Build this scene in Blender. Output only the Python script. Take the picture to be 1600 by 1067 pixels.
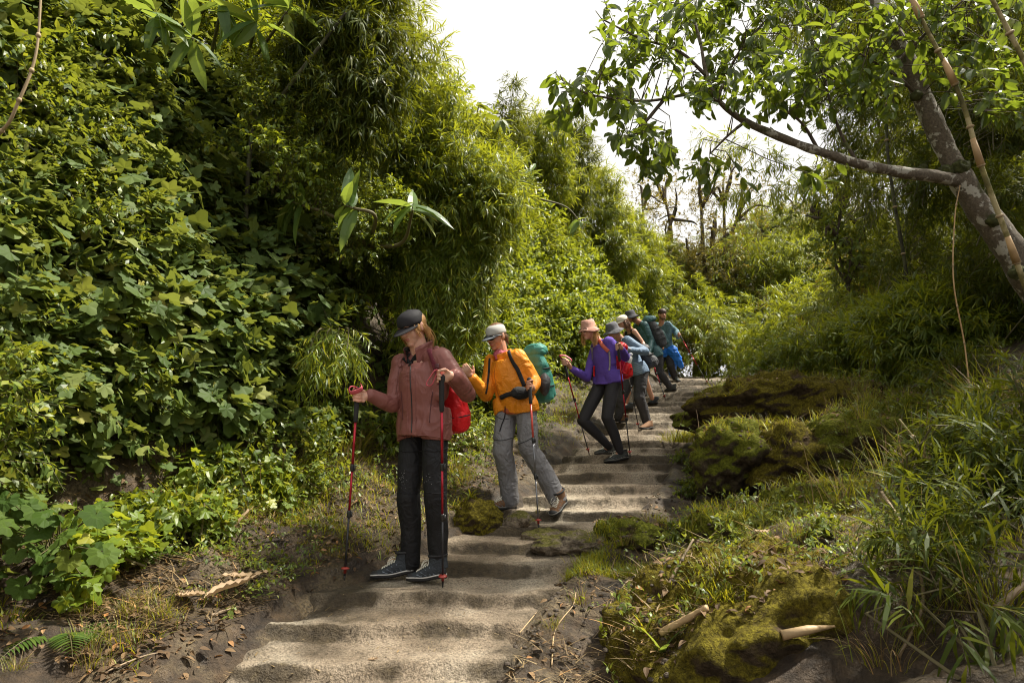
import bpy, bmesh, math, random
import numpy as np
from mathutils import Vector, Matrix
from mathutils.bvhtree import BVHTree

R = math.radians
PI = math.pi
scene = bpy.context.scene
for o in list(bpy.data.objects):
    bpy.data.objects.remove(o)

# ------------------------------------------------------------------ camera
ZC = 1.5
PITCH = R(8.9)
FPX = 1066.7
cam_d = bpy.data.cameras.new('camera')
cam_d.lens = 24.0
cam_d.sensor_width = 36.0
cam_d.clip_end = 500
cam_d.clip_start = 0.05
cam = bpy.data.objects.new('camera', cam_d)
scene.collection.objects.link(cam)
cam.location = (0, 0, ZC)
cam.rotation_euler = (PI / 2 + PITCH, 0, 0)
scene.camera = cam

# ------------------------------------------------------------------ light
SUN_EL, SUN_AZ = 60.0, 12.0       # azimuth: plan angle of the direction TOWARDS the sun, 0 = +x, -90 = towards the viewer
world = bpy.data.worlds.new('World')
scene.world = world
world.use_nodes = True
wn = world.node_tree
wn.nodes.clear()
sky = wn.nodes.new('ShaderNodeTexSky')
sky.sky_type = 'NISHITA'
sky.sun_disc = False
sky.sun_elevation = R(SUN_EL)
sky.sun_rotation = R(90 - SUN_AZ)
sky.air_density = 1.0
sky.dust_density = 4.0
tc = wn.nodes.new('ShaderNodeTexCoord')
cn = wn.nodes.new('ShaderNodeTexNoise')
cn.inputs['Scale'].default_value = 1.6
cn.inputs['Detail'].default_value = 4
cr = wn.nodes.new('ShaderNodeMapRange')
cr.inputs['From Min'].default_value = 0.3
cr.inputs['From Max'].default_value = 0.7
cr.inputs['To Min'].default_value = 0.80
cr.inputs['To Max'].default_value = 0.97
mx = wn.nodes.new('ShaderNodeMix')
mx.data_type = 'RGBA'
mx.inputs['B'].default_value = (8.9, 8.7, 8.2, 1)      # bright even cloud cover
bg = wn.nodes.new('ShaderNodeBackground')
bg.inputs['Strength'].default_value = 0.063
wo = wn.nodes.new('ShaderNodeOutputWorld')
wn.links.new(tc.outputs['Generated'], cn.inputs['Vector'])
wn.links.new(cn.outputs['Fac'], cr.inputs['Value'])
wn.links.new(cr.outputs['Result'], mx.inputs['Factor'])
wn.links.new(sky.outputs['Color'], mx.inputs['A'])
wn.links.new(mx.outputs['Result'], bg.inputs['Color'])
wn.links.new(bg.outputs['Background'], wo.inputs['Surface'])

sd = bpy.data.lights.new('sun', 'SUN')
sd.energy = 5.0
sd.angle = R(3.0)
sd.color = (1.0, 0.945, 0.82)
sun = bpy.data.objects.new('sun', sd)
scene.collection.objects.link(sun)
sv = Vector((math.cos(R(SUN_AZ)) * math.cos(R(SUN_EL)), math.sin(R(SUN_AZ)) * math.cos(R(SUN_EL)), math.sin(R(SUN_EL))))
sun.rotation_euler = sv.to_track_quat('Z', 'Y').to_euler()
sun.location = sv * 30

scene.view_settings.view_transform = 'Standard'
scene.view_settings.look = 'None'
scene.view_settings.gamma = 1
scene.view_settings.exposure = 1.08
scene.cycles.max_bounces = 6
scene.cycles.diffuse_bounces = 3
scene.cycles.glossy_bounces = 2
scene.cycles.transmission_bounces = 4
scene.cycles.transparent_max_bounces = 4
scene.cycles.use_adaptive_sampling = True
scene.cycles.pixel_filter_type = 'BLACKMAN_HARRIS'
scene.cycles.filter_width = 1.05

# ------------------------------------------------------------------ numpy helpers
def rng(seed): return np.random.default_rng(seed)

def _h(ix, iy, iz, seed):
    n = (ix.astype(np.int64) * 374761393 + iy.astype(np.int64) * 668265263 + iz.astype(np.int64) * 1274126177 + seed * 974634777) & 0xffffffff
    n = ((n ^ (n >> 13)) * 1103515245) & 0xffffffff
    n = ((n ^ (n >> 16)) * 2246822519) & 0xffffffff
    return ((n ^ (n >> 15)) & 0xffffff) / float(0xffffff) * 2 - 1

def vnoise(p, seed=0):
    p = np.asarray(p, float)
    i = np.floor(p)
    f = p - i
    f = f * f * (3 - 2 * f)
    ix, iy, iz = i[:, 0], i[:, 1], i[:, 2]
    out = 0
    for dx in (0, 1):
        wx = f[:, 0] if dx else 1 - f[:, 0]
        for dy in (0, 1):
            wy = f[:, 1] if dy else 1 - f[:, 1]
            for dz in (0, 1):
                wz = f[:, 2] if dz else 1 - f[:, 2]
                out = out + wx * wy * wz * _h(ix + dx, iy + dy, iz + dz, seed)
    return out

def fbm(p, octv=4, seed=0, gain=0.5):
    p = np.asarray(p, float)
    s, a = 0, 1
    for k in range(octv):
        s = s + a * vnoise(p * 2 ** k + 17.3 * k, seed + k)
        a *= gain
    return s

def nrm(v):
    v = np.asarray(v, float)
    return v / (np.linalg.norm(v, axis=-1, keepdims=True) + 1e-12)

def P(px, py, Y):
    u = (px - 800) / FPX
    v = (533.5 - py) / FPX
    d = np.array([u, math.cos(PITCH) - v * math.sin(PITCH), math.sin(PITCH) + v * math.cos(PITCH)])
    return np.array([0, 0, ZC]) + d * (Y / d[1])

def pix(p):
    x, y, z = p[0], p[1], p[2] - ZC
    c, s = math.cos(PITCH), math.sin(PITCH)
    dep = y * c + z * s
    return 800 + x / dep * FPX, 533.5 - (z * c - y * s) / dep * FPX

# ------------------------------------------------------------------ terrain
YB = [-20, 0, 2, 3.0, 4.1, 5.7, 7.5, 9.5, 10.8, 12, 14, 17, 22, 60, 200]
ZB = [-3.5, -1.6, -1.2, -.98, -.77, -.54, -.15, .26, .66, .97, 1.39, 1.80, 2.1, 2.6, 3.5]
def base(Y): return np.interp(Y, YB, ZB) + ZC
YE = [-20, 1, 3.0, 3.6, 4.1, 5.0, 5.7, 6.5, 7.5, 9.5, 11, 13, 15, 17, 20, 60]
LE = [-3, -1.7, -1.45, -1.3, -1.15, -.65, -.3, 0.0, .25, 1.0, 1.6, 2.5, 3.3, 4.1, 5.0, 15]
RE = [-1, -.2, .05, .2, .35, .78, 1.15, 1.45, 1.85, 2.55, 3.1, 3.9, 5.1, 6.4, 8.0, 20]
def left_e(Y): return np.interp(Y, YE, LE)
def right_e(Y): return np.interp(Y, YE, RE)
YW = [-20, 1, 2.5, 4, 5, 6, 7.5, 9, 10.5, 12, 14, 17, 22, 60]
XW = [-5, -3.3, -2.9, -2.3, -1.85, -1.3, -.75, -.1, .6, 1.25, 2.1, 3.3, 4.6, 12]
def wall_x(Y): return np.interp(Y, YW, XW)
LIPS = np.array([0.4, .9, 1.4, 1.9, 2.35, 2.8, 3.22, 3.60, 3.98, 4.5, 4.93, 5.36, 5.8, 6.22, 6.62, 7.06, 7.42, 7.86, 8.22, 8.68, 9.06, 9.5, 9.9, 10.35, 10.75, 11.2, 11.65, 12.1, 12.6, 13.1, 13.6, 14.1, 14.7, 15.3, 16.0, 17, 18.5, 20.5, 23.5, 27])

def stair(x, Y):
    xc = (left_e(Y) + right_e(Y)) / 2
    hw = (right_e(Y) - left_e(Y)) / 2
    z0 = np.zeros_like(x)
    u = (x - xc) / hw
    q = Y + .10 * (x - xc) * np.clip((Y - 4) / 3, -.4, 1) + .055 * fbm(np.stack([x * 1.1, Y * .9, z0], 1), 3, 5) - .10 * u * u * np.clip((Y - 4.5) / 2, 0, 1)
    k = np.clip(np.searchsorted(LIPS, q) - 1, 0, len(LIPS) - 2)
    a, b = LIPS[k], LIPS[k + 1]
    za, zb = base(a), base(b)
    t = (q - a)
    L = b - a
    rw = np.clip(.062 + .02 * np.sin(k * 2.7), .04, .5 * L)      # riser run
    r = np.clip((t - (L - rw)) / rw, 0, 1)
    r = np.where(r < .5, 2 * r * r, 1 - 2 * (1 - r) ** 2) * .55 + r * .45
    tread = np.where(Y > 4.8, -.02, .08) * np.clip(t / (L - rw), 0, 1)
    f = tread + (1 - tread) * r
    z = za + (zb - za) * f
    z = z - .035 * (1 - u * u) * np.clip(1 - u * u, 0, 1) * 0 - (.014 + .006 * np.sin(k * 1.7)) * np.sin(np.clip(t / (L - rw * .6), 0, 1) * PI) ** 1.2 * np.clip(1.1 - u * u, 0, 1)
    z = z + .010 * fbm(np.stack([x * 5, Y * 5, z0], 1), 5, 9, .6) + .009 * fbm(np.stack([x * 1.7, Y * 1.7, z0], 1), 2, 19)
    return z, t / L, k

def ground_z(x, Y):
    x = np.asarray(x, float); Y = np.asarray(Y, float)
    z0 = np.zeros_like(x)
    b = base(Y)
    le, re, wx = left_e(Y), right_e(Y), wall_x(Y)
    dl = le - x
    dr = x - re
    n1 = fbm(np.stack([x * .8, Y * .8, z0], 1), 4, 31)
    n2 = fbm(np.stack([x * 3.1, Y * 3.1, z0], 1), 4, 37)
    z = b + .03 * n2
    # strip between steps and left bank
    gap = np.maximum(le - wx, .3)
    z = z + np.where(dl > 0, .30 * np.clip(dl / gap, 0, 1) ** 1.1 + .05, 0)
    dw = wx - x
    bank = np.interp(dw, [0, .25, .7, 1.3, 2.0, 3, 8, 20, 60], [0, .3, 1.4, 2.6, 3.3, 3.7, 4.6, 5.5, 8])
    z = z + np.where(dw > 0, bank * (1 + .12 * n1), 0)
    # right side
    prof = np.interp(dr, [0, .25, .5, 1.0, 1.6, 2.4, 4, 8, 20, 60], [0, -.07, -.02, .16, .42, .78, 1.7, 3.2, 5, 8])
    far = np.clip((Y - 14) / 5, 0, 1)
    z = z + np.where(dr > 0, prof * (1 - .6 * far) + .09 * n1 * np.clip(dr, 0, 1.5) + .045 * n2 * np.clip(dr * 2, 0, 1), 0)
    z = z + np.where(dl > 0, .06 * n2 * np.clip(dl * 2, 0, 1), 0)
    inside = np.clip((np.minimum(-dl, -dr) - .06) / .2, 0, 1)
    z = z - .16 * inside
    return z

def path_z(x, Y):
    z, r, k = stair(x, Y)
    le, re = left_e(Y), right_e(Y)
    e = np.minimum(x - le, re - x) + .14 * fbm(np.stack([x * 2.2, Y * 2.2, np.zeros_like(x)], 1), 4, 77)
    z = z - .25 * np.clip((.10 - e) / .25, 0, 1)
    return z, r, k

def H(x, Y):
    x1, Y1 = np.atleast_1d(np.asarray(x, float)), np.atleast_1d(np.asarray(Y, float))
    a = ground_z(x1, Y1)
    b = path_z(x1, Y1)[0]
    inn = (x1 > left_e(Y1) - .3) & (x1 < right_e(Y1) + .3)
    return np.where(inn, np.maximum(a, b), a)

def hit(px, py, y0=2.0, y1=40):
    Ys = np.arange(y0, y1, .01)
    d = P(px, py, 1.0) - np.array([0, 0, ZC])
    xs, zs = d[0] * Ys, ZC + d[2] * Ys
    h = H(xs, Ys)
    below = np.nonzero(zs <= h)[0]
    if len(below) == 0: return P(px, py, 12.0)
    i = below[0]
    return np.array([xs[i], Ys[i], h[i]])

# ------------------------------------------------------------------ mesh helpers
def tag(o, label=None, cat=None, group=None, kind=None):
    if label: o['label'] = label
    if cat: o['category'] = cat
    if group: o['group'] = group
    if kind: o['kind'] = kind
    return o

def raw_mesh(name, V, F, M=None, smooth=False, attr=None):
    me = bpy.data.meshes.new(name)
    V = np.asarray(V, np.float32); F = np.asarray(F, np.int32)
    n = F.shape[1]
    me.vertices.add(len(V)); me.vertices.foreach_set('co', V.ravel())
    me.loops.add(F.size); me.loops.foreach_set('vertex_index', F.ravel())
    me.polygons.add(len(F))
    me.polygons.foreach_set('loop_start', np.arange(0, F.size, n, dtype=np.int32))
    try: me.polygons.foreach_set('loop_total', np.full(len(F), n, np.int32))
    except Exception: pass
    if M is not None: me.polygons.foreach_set('material_index', np.asarray(M, np.int32))
    me.update(calc_edges=True)
    me.validate()
    me.polygons.foreach_set('use_smooth', np.full(len(me.polygons), bool(smooth)))
    if attr is not None:
        for k, v in attr.items():
            a = me.attributes.new(k, 'FLOAT', 'POINT')
            a.data.foreach_set('value', np.asarray(v, np.float32))
    return me

def root_loc(p):
    while p is not None and p.parent is not None: p = p.parent
    return np.array(p.location) if p is not None else np.zeros(3)

def link(name, me, mats, parent=None, loc=None):
    o = bpy.data.objects.new(name, me)
    scene.collection.objects.link(o)
    for m in (mats if isinstance(mats, (list, tuple)) else [mats]):
        if m is not None: me.materials.append(m)
    if parent is not None: o.parent = parent
    if loc is not None: o.location = loc
    return o

def build(name, geo, mats, parent=None, origin=None, smooth=True, attr=None):
    """geo in world coordinates; a child is stored relative to its thing's origin, a top-level mesh relative to `origin`."""
    V, F = geo[0], geo[1]
    M = geo[2] if len(geo) > 2 else None
    org = root_loc(parent) if parent is not None else (np.asarray(origin, float) if origin is not None else np.array([V[:, 0].mean(), V[:, 1].mean(), V[:, 2].min()]))
    me = raw_mesh(name, V - org, F, M, smooth, attr)
    return link(name, me, mats, parent, None if parent is not None else org)

def empty(name, loc, label, cat, group=None):
    o = bpy.data.objects.new(name, None)
    scene.collection.objects.link(o)
    o.location = loc
    o.empty_display_size = .1
    return tag(o, label, cat, group)

def copy_thing(o, loc, rotz=0, scale=1, label=None, group=None, rx=0, ry=0):
    c = o.copy(); scene.collection.objects.link(c)
    c.location = loc; c.rotation_euler = (rx, ry, rotz)
    c.scale = (scale,) * 3 if not isinstance(scale, (tuple, list)) else scale
    if label: c['label'] = label
    if group: c['group'] = group
    for ch in list(o.children):
        d = ch.copy(); scene.collection.objects.link(d); d.parent = c
        for g in ch.children:
            e = g.copy(); scene.collection.objects.link(e); e.parent = d
    return c

def join(*geos):
    Vs, Fs, Ms, n = [], [], [], 0
    for g in geos:
        if g is None or len(g[0]) == 0: continue
        Vs.append(g[0]); Fs.append(np.asarray(g[1]) + n)
        Ms.append(g[2] if len(g) > 2 else np.zeros(len(g[1]), np.int32))
        n += len(g[0])
    return np.concatenate(Vs), np.concatenate(Fs), np.concatenate(Ms)

def frames(pts):
    pts = np.asarray(pts, float)
    T = np.gradient(pts, axis=0) if len(pts) > 2 else np.repeat([pts[1] - pts[0]], 2, 0)
    T = nrm(T)
    up = np.array([0, 0, 1.]) if abs(T[0][2]) < .9 else np.array([1., 0, 0])
    A = nrm(np.cross(T[0], up)); As, Bs = [], []
    for t in T:
        A = nrm(A - t * A.dot(t)); As.append(A); Bs.append(np.cross(t, A))
    return T, np.array(As), np.array(Bs)

def tube(pts, rad, sides=8, cap=True, mat=0):
    pts = np.asarray(pts, float); n = len(pts)
    rad = np.full(n, rad) if np.isscalar(rad) else np.interp(np.linspace(0, 1, n), np.linspace(0, 1, len(rad)), rad)
    T, A, B = frames(pts)
    a = np.arange(sides) * 2 * PI / sides
    V = pts[:, None] + (A[:, None] * np.cos(a)[None, :, None] + B[:, None] * np.sin(a)[None, :, None]) * rad[:, None, None]
    return _rings(V.reshape(-1, 3), n, sides, cap, pts, rad, T, mat)

def _rings(V, n, s, cap, pts, rad, T, mat):
    i, j = np.meshgrid(np.arange(n - 1), np.arange(s), indexing='ij')
    a = i * s + j; b = i * s + (j + 1) % s; c = a + s; d = b + s
    F = np.concatenate([np.stack([a, b, d], -1).reshape(-1, 3), np.stack([a, d, c], -1).reshape(-1, 3)])
    if cap:
        V = np.concatenate([V, [pts[0]], [pts[-1]]])
        j = np.arange(s)
        F = np.concatenate([F, np.stack([(j + 1) % s, j, np.full(s, n * s)], -1), np.stack([(n - 1) * s + j, (n - 1) * s + (j + 1) % s, np.full(s, n * s + 1)], -1)])
    return V, F, np.full(len(F), mat, np.int32)

def capsule(a, b, ra, rb, sides=14):
    a, b = np.asarray(a, float), np.asarray(b, float)
    d = nrm(b - a); L = np.linalg.norm(b - a)
    ts, rs = [], []
    for q in np.linspace(-1, 0, 5): ts.append(ra * q * 1.0); rs.append(ra * math.sqrt(max(1 - q * q, .0025)))
    for q in np.linspace(.2, .8, 4): ts.append(L * q); rs.append(ra + (rb - ra) * q)
    for q in np.linspace(0, 1, 5): ts.append(L + rb * q); rs.append(rb * math.sqrt(max(1 - q * q, .0025)))
    pts = a + d * np.array(ts)[:, None]
    return ringtube(pts, np.array(rs), d, sides)

def ringtube(pts, rs, d, sides):
    up = np.array([0, 0, 1.]) if abs(d[2]) < .9 else np.array([1., 0, 0])
    A = nrm(np.cross(d, up)); B = np.cross(d, A)
    a = np.arange(sides) * 2 * PI / sides
    V = pts[:, None] + (A[None, None] * np.cos(a)[None, :, None] + B[None, None] * np.sin(a)[None, :, None]) * rs[:, None, None]
    return _rings(V.reshape(-1, 3), len(pts), sides, True, pts, rs, None, 0)

def chain(pts, rs, sides=14):
    """tapered limb through joints, rounded at each joint"""
    return join(*[capsule(pts[i], pts[i + 1], rs[i], rs[i + 1], sides) for i in range(len(pts) - 1)])

def loft(rings, sides=28, mat=0, pw=2.0):
    """rings: (centre, half_vec_a, half_vec_b)"""
    a = np.arange(sides) * 2 * PI / sides
    c, s = np.cos(a), np.sin(a)
    c = np.sign(c) * np.abs(c) ** (2 / pw); s = np.sign(s) * np.abs(s) ** (2 / pw)
    pts = np.array([r[0] for r in rings], float)
    V = np.concatenate([np.asarray(r[0])[None] + np.outer(c, r[1]) + np.outer(s, r[2]) for r in rings])
    return _rings(V, len(rings), sides, True, pts, None, None, mat)

def ell(c, r, rot=None, nu=20, nv=12):
    u = np.arange(nu) * 2 * PI / nu; v = np.linspace(-PI / 2 + .05, PI / 2 - .05, nv)
    X = np.stack([np.outer(np.cos(v), np.cos(u)), np.outer(np.cos(v), np.sin(u)), np.outer(np.sin(v), np.ones(nu))], -1) * np.asarray(r, float)
    pts = np.stack([0 * v, 0 * v, np.sin(v) * r[2]], 1)
    V, F, M = _rings(X.reshape(-1, 3), nv, nu, True, pts, None, None, 0)
    if rot is not None: V = V @ np.asarray(rot).T
    return V + np.asarray(c), F, M

def box(c, h, rot=None):
    V = np.array([[x, y, z] for x in (-1, 1) for y in (-1, 1) for z in (-1, 1)], float) * h
    if rot is not None: V = V @ np.asarray(rot).T
    F = [[0, 1, 3], [0, 3, 2], [4, 6, 7], [4, 7, 5], [0, 4, 5], [0, 5, 1], [2, 3, 7], [2, 7, 6], [0, 2, 6], [0, 6, 4], [1, 5, 7], [1, 7, 3]]
    return V + np.asarray(c), np.array(F), np.zeros(12, np.int32)

def spline(pts, n):
    """Catmull-Rom through points"""
    pts = np.asarray(pts, float)
    if len(pts) == 2: return pts[0] + (pts[1] - pts[0]) * np.linspace(0, 1, n)[:, None]
    Q = np.concatenate([[2 * pts[0] - pts[1]], pts, [2 * pts[-1] - pts[-2]]])
    t = np.linspace(0, len(pts) - 1 - 1e-6, n); i = t.astype(int); f = (t - i)[:, None]
    p0, p1, p2, p3 = Q[i], Q[i + 1], Q[i + 2], Q[i + 3]
    return .5 * ((2 * p1) + (-p0 + p2) * f + (2 * p0 - 5 * p1 + 4 * p2 - p3) * f * f + (-p0 + 3 * p1 - 3 * p2 + p3) * f ** 3)

def remesh(geo, voxel, smooth=3, fold=0.0, ffreq=9.0, seed=3, stretch=(1, 1, 1), fac=.5):
    me = raw_mesh('tmp', geo[0], geo[1])
    o = bpy.data.objects.new('tmp', me); scene.collection.objects.link(o)
    m = o.modifiers.new('r', 'REMESH'); m.mode = 'VOXEL'; m.voxel_size = voxel
    if smooth:
        s = o.modifiers.new('s', 'SMOOTH'); s.factor = fac; s.iterations = smooth
    dg = bpy.context.evaluated_depsgraph_get(); dg.update()
    ev = o.evaluated_get(dg)
    m2 = bpy.data.meshes.new_from_object(ev)
    bpy.data.objects.remove(o); bpy.data.meshes.remove(me)
    m2.calc_loop_triangles()
    V = np.zeros(len(m2.vertices) * 3, np.float32); m2.vertices.foreach_get('co', V); V = V.reshape(-1, 3).astype(float)
    N = np.zeros(len(m2.vertices) * 3, np.float32); m2.vertices.foreach_get('normal', N); N = N.reshape(-1, 3)
    F = np.zeros(len(m2.loop_triangles) * 3, np.int32); m2.loop_triangles.foreach_get('vertices', F); F = F.reshape(-1, 3)
    bpy.data.meshes.remove(m2)
    if fold:
        q = V * np.array(stretch) * ffreq
        w = q + .6 * np.stack([vnoise(q * .5, 91), vnoise(q * .5, 92), vnoise(q * .5, 93)], 1)
        a = 1 - np.abs(vnoise(w, seed)) * 2
        b = 1 - np.abs(vnoise(w * 2.3 + 5, seed + 1)) * 2
        V = V + N * ((a * .65 + b * .35) * fold)[:, None]
    return V, F, np.zeros(len(F), np.int32)

# ------------------------------------------------------------------ materials
MATS = {}
def mat_base(name):
    m = bpy.data.materials.new(name); m.use_nodes = True
    nt = m.node_tree; b = nt.nodes['Principled BSDF']
    return m, nt, b

def N(nt, t, **kw):
    n = nt.nodes.new(t)
    for k, v in kw.items():
        if k in n.inputs.keys(): n.inputs[k].default_value = v
        else: setattr(n, k, v)
    return n

def ramp(nt, fac, stops):
    r = nt.nodes.new('ShaderNodeValToRGB')
    e = r.color_ramp.elements
    while len(e) < len(stops): e.new(.5)
    for i, (p, c) in enumerate(stops):
        e[i].position = p; e[i].color = (*c, 1)
    nt.links.new(fac, r.inputs['Fac'])
    return r.outputs['Color']

def mixc(nt, fac, a, b, mode='MIX'):
    n = nt.nodes.new('ShaderNodeMix'); n.data_type = 'RGBA'; n.blend_type = mode
    for s, v in (('Factor', fac), ('A', a), ('B', b)):
        i = [x for x in n.inputs if x.name == s and (x.type == ('VALUE' if s == 'Factor' else 'RGBA'))][0]
        if hasattr(v, 'is_linked'): nt.links.new(v, i)
        elif isinstance(v, tuple): i.default_value = (*v, 1)
        else: i.default_value = v
    return [x for x in n.outputs if x.type == 'RGBA'][0]

def obco(nt, scale=(1, 1, 1), world=False):
    t = nt.nodes.new('ShaderNodeNewGeometry' if world else 'ShaderNodeTexCoord')
    mp = nt.nodes.new('ShaderNodeMapping'); mp.inputs['Scale'].default_value = scale
    nt.links.new(t.outputs['Position' if world else 'Object'], mp.inputs['Vector'])
    return mp.outputs['Vector']

def noise(nt, vec, scale, detail=4, rough=.55, dist=0):
    n = N(nt, 'ShaderNodeTexNoise', Scale=scale, Detail=detail, Roughness=rough, Distortion=dist)
    nt.links.new(vec, n.inputs['Vector'])
    return n.outputs['Fac']

def mrange(nt, v, a, b, c=0, d=1):
    n = nt.nodes.new('ShaderNodeMapRange')
    for k, x in zip(('From Min', 'From Max', 'To Min', 'To Max'), (a, b, c, d)): n.inputs[k].default_value = x
    nt.links.new(v, n.inputs['Value'])
    return n.outputs['Result']

def bump(nt, b, h, strength=.4, dist=.01, prev=None):
    n = N(nt, 'ShaderNodeBump', Strength=strength, Distance=dist)
    nt.links.new(h, n.inputs['Height'])
    nt.links.new(n.outputs['Normal'], b.inputs['Normal'])
    return n

def leaf_mat(name, c1, c2, c3, rough=.42, tr=.35, tcol=None, spec=.45, vs=1.0):
    m, nt, b = mat_base(name)
    g = nt.nodes.new('ShaderNodeNewGeometry')
    col = ramp(nt, g.outputs['Random Per Island'], [(0, c1), (.45, c2), (.86, c3), (1, tuple(min(1, x * k) for x, k in zip(c3, (1.9, 1.35, .9))))])
    n = noise(nt, obco(nt, world=True), 1.3 * vs, 3)
    col = mixc(nt, mrange(nt, n, .35, .7, 0, .55), col, c1)
    nt.links.new(col, b.inputs['Base Color'])
    b.inputs['Roughness'].default_value = rough
    b.inputs['Specular IOR Level'].default_value = spec
    t = nt.nodes.new('ShaderNodeBsdfTranslucent')
    tc = mixc(nt, .5, col, tcol or tuple(min(1, x * 2.6) for x in (c3[0] * 1.25, c3[1], c3[2] * .4)))
    nt.links.new(tc, t.inputs['Color'])
    ms = nt.nodes.new('ShaderNodeMixShader'); ms.inputs[0].default_value = tr
    nt.links.new(b.outputs[0], ms.inputs[1]); nt.links.new(t.outputs[0], ms.inputs[2])
    nt.links.new(ms.outputs[0], nt.nodes['Material Output'].inputs['Surface'])
    return m

def plain(name, col, rough=.6, bscale=60, bstr=.15, var=.12, metal=0, spec=.5, bdist=.003, sheen=0):
    m, nt, b = mat_base(name)
    v = obco(nt)
    n = noise(nt, v, bscale * .12, 4)
    c = mixc(nt, mrange(nt, n, .3, .7), tuple(x * (1 - var) for x in col), tuple(min(1, x * (1 + var)) for x in col))
    nt.links.new(c, b.inputs['Base Color'])
    b.inputs['Roughness'].default_value = rough
    b.inputs['Metallic'].default_value = metal
    b.inputs['Specular IOR Level'].default_value = spec
    if sheen:
        b.inputs['Sheen Weight'].default_value = sheen
    bump(nt, b, noise(nt, v, bscale, 3), bstr, bdist)
    return m

def cloth(name, col, fscale=7, fstr=.5, rough=.65, weave=500, var=.10, stretch=(1, 1, 1), spec=.3):
    m, nt, b = mat_base(name)
    v = obco(nt, stretch)
    n = noise(nt, v, fscale * .5, 3)
    c = mixc(nt, mrange(nt, n, .3, .7), tuple(x * (1 - var) for x in col), tuple(min(1, x * (1 + var)) for x in col))
    nt.links.new(c, b.inputs['Base Color'])
    b.inputs['Roughness'].default_value = rough
    b.inputs['Specular IOR Level'].default_value = spec
    f = noise(nt, v, fscale, 2, .5, 1.2)
    f2 = N(nt, 'ShaderNodeMath', operation='SUBTRACT'); nt.links.new(f, f2.inputs[0]); f2.inputs[1].default_value = .5
    f3 = N(nt, 'ShaderNodeMath', operation='ABSOLUTE'); nt.links.new(f2.outputs[0], f3.inputs[0])
    bn = N(nt, 'ShaderNodeBump', Strength=fstr, Distance=.05, invert=True)
    nt.links.new(f3.outputs[0], bn.inputs['Height'])
    w = noise(nt, v, weave, 2)
    b2 = N(nt, 'ShaderNodeBump', Strength=.15, Distance=.002)
    nt.links.new(w, b2.inputs['Height']); nt.links.new(bn.outputs['Normal'], b2.inputs['Normal'])
    nt.links.new(b2.outputs['Normal'], b.inputs['Normal'])
    return m

def skin_mat(name, col):
    m, nt, b = mat_base(name)
    v = obco(nt)
    n = noise(nt, v, 14, 3)
    c = mixc(nt, mrange(nt, n, .35, .7), col, (min(1, col[0] * 1.02), col[1] * .78, col[2] * .72))
    nt.links.new(c, b.inputs['Base Color'])
    b.inputs['Roughness'].default_value = .5
    b.inputs['Subsurface Weight'].default_value = .12
    b.inputs['Subsurface Radius'].default_value = (.02, .008, .004)
    bump(nt, b, noise(nt, v, 120, 3), .12, .002)
    return m

# ------------------------------------------------------------------ ground and steps
def ground_mat():
    m, nt, b = mat_base('soil_and_moss')
    v = obco(nt, world=True)
    big = noise(nt, v, 1.6, 5, .6)
    mid = noise(nt, v, 9, 5, .65)
    fine = noise(nt, v, 55, 4, .7)
    soil = ramp(nt, mid, [(.28, (.010, .006, .003)), (.5, (.042, .026, .013)), (.72, (.11, .070, .036))])
    straw = ramp(nt, fine, [(.35, (.03, .02, .01)), (.62, (.15, .11, .06))])
    c = mixc(nt, mrange(nt, noise(nt, v, 3.3, 4), .5, .62), soil, straw)
    moss = ramp(nt, noise(nt, v, 30, 4, .7), [(.3, (.022, .026, .003)), (.55, (.085, .085, .008)), (.75, (.17, .15, .014))])
    at = N(nt, 'ShaderNodeAttribute', attribute_name='mossy')
    mm = N(nt, 'ShaderNodeMath', operation='MULTIPLY_ADD'); nt.links.new(big, mm.inputs[0]); mm.inputs[1].default_value = 1.3
    nt.links.new(at.outputs['Fac'], mm.inputs[2])
    c = mixc(nt, mrange(nt, mm.outputs[0], .95, 1.15), c, moss)
    nt.links.new(c, b.inputs['Base Color'])
    wet = mrange(nt, noise(nt, v, 2.3, 3), .42, .62, .38, .9)
    nt.links.new(wet, b.inputs['Roughness'])
    hh = N(nt, 'ShaderNodeMath', operation='ADD'); nt.links.new(mid, hh.inputs[0]); nt.links.new(fine, hh.inputs[1])
    bump(nt, b, hh.outputs[0], .9, .03)
    return m

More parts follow.
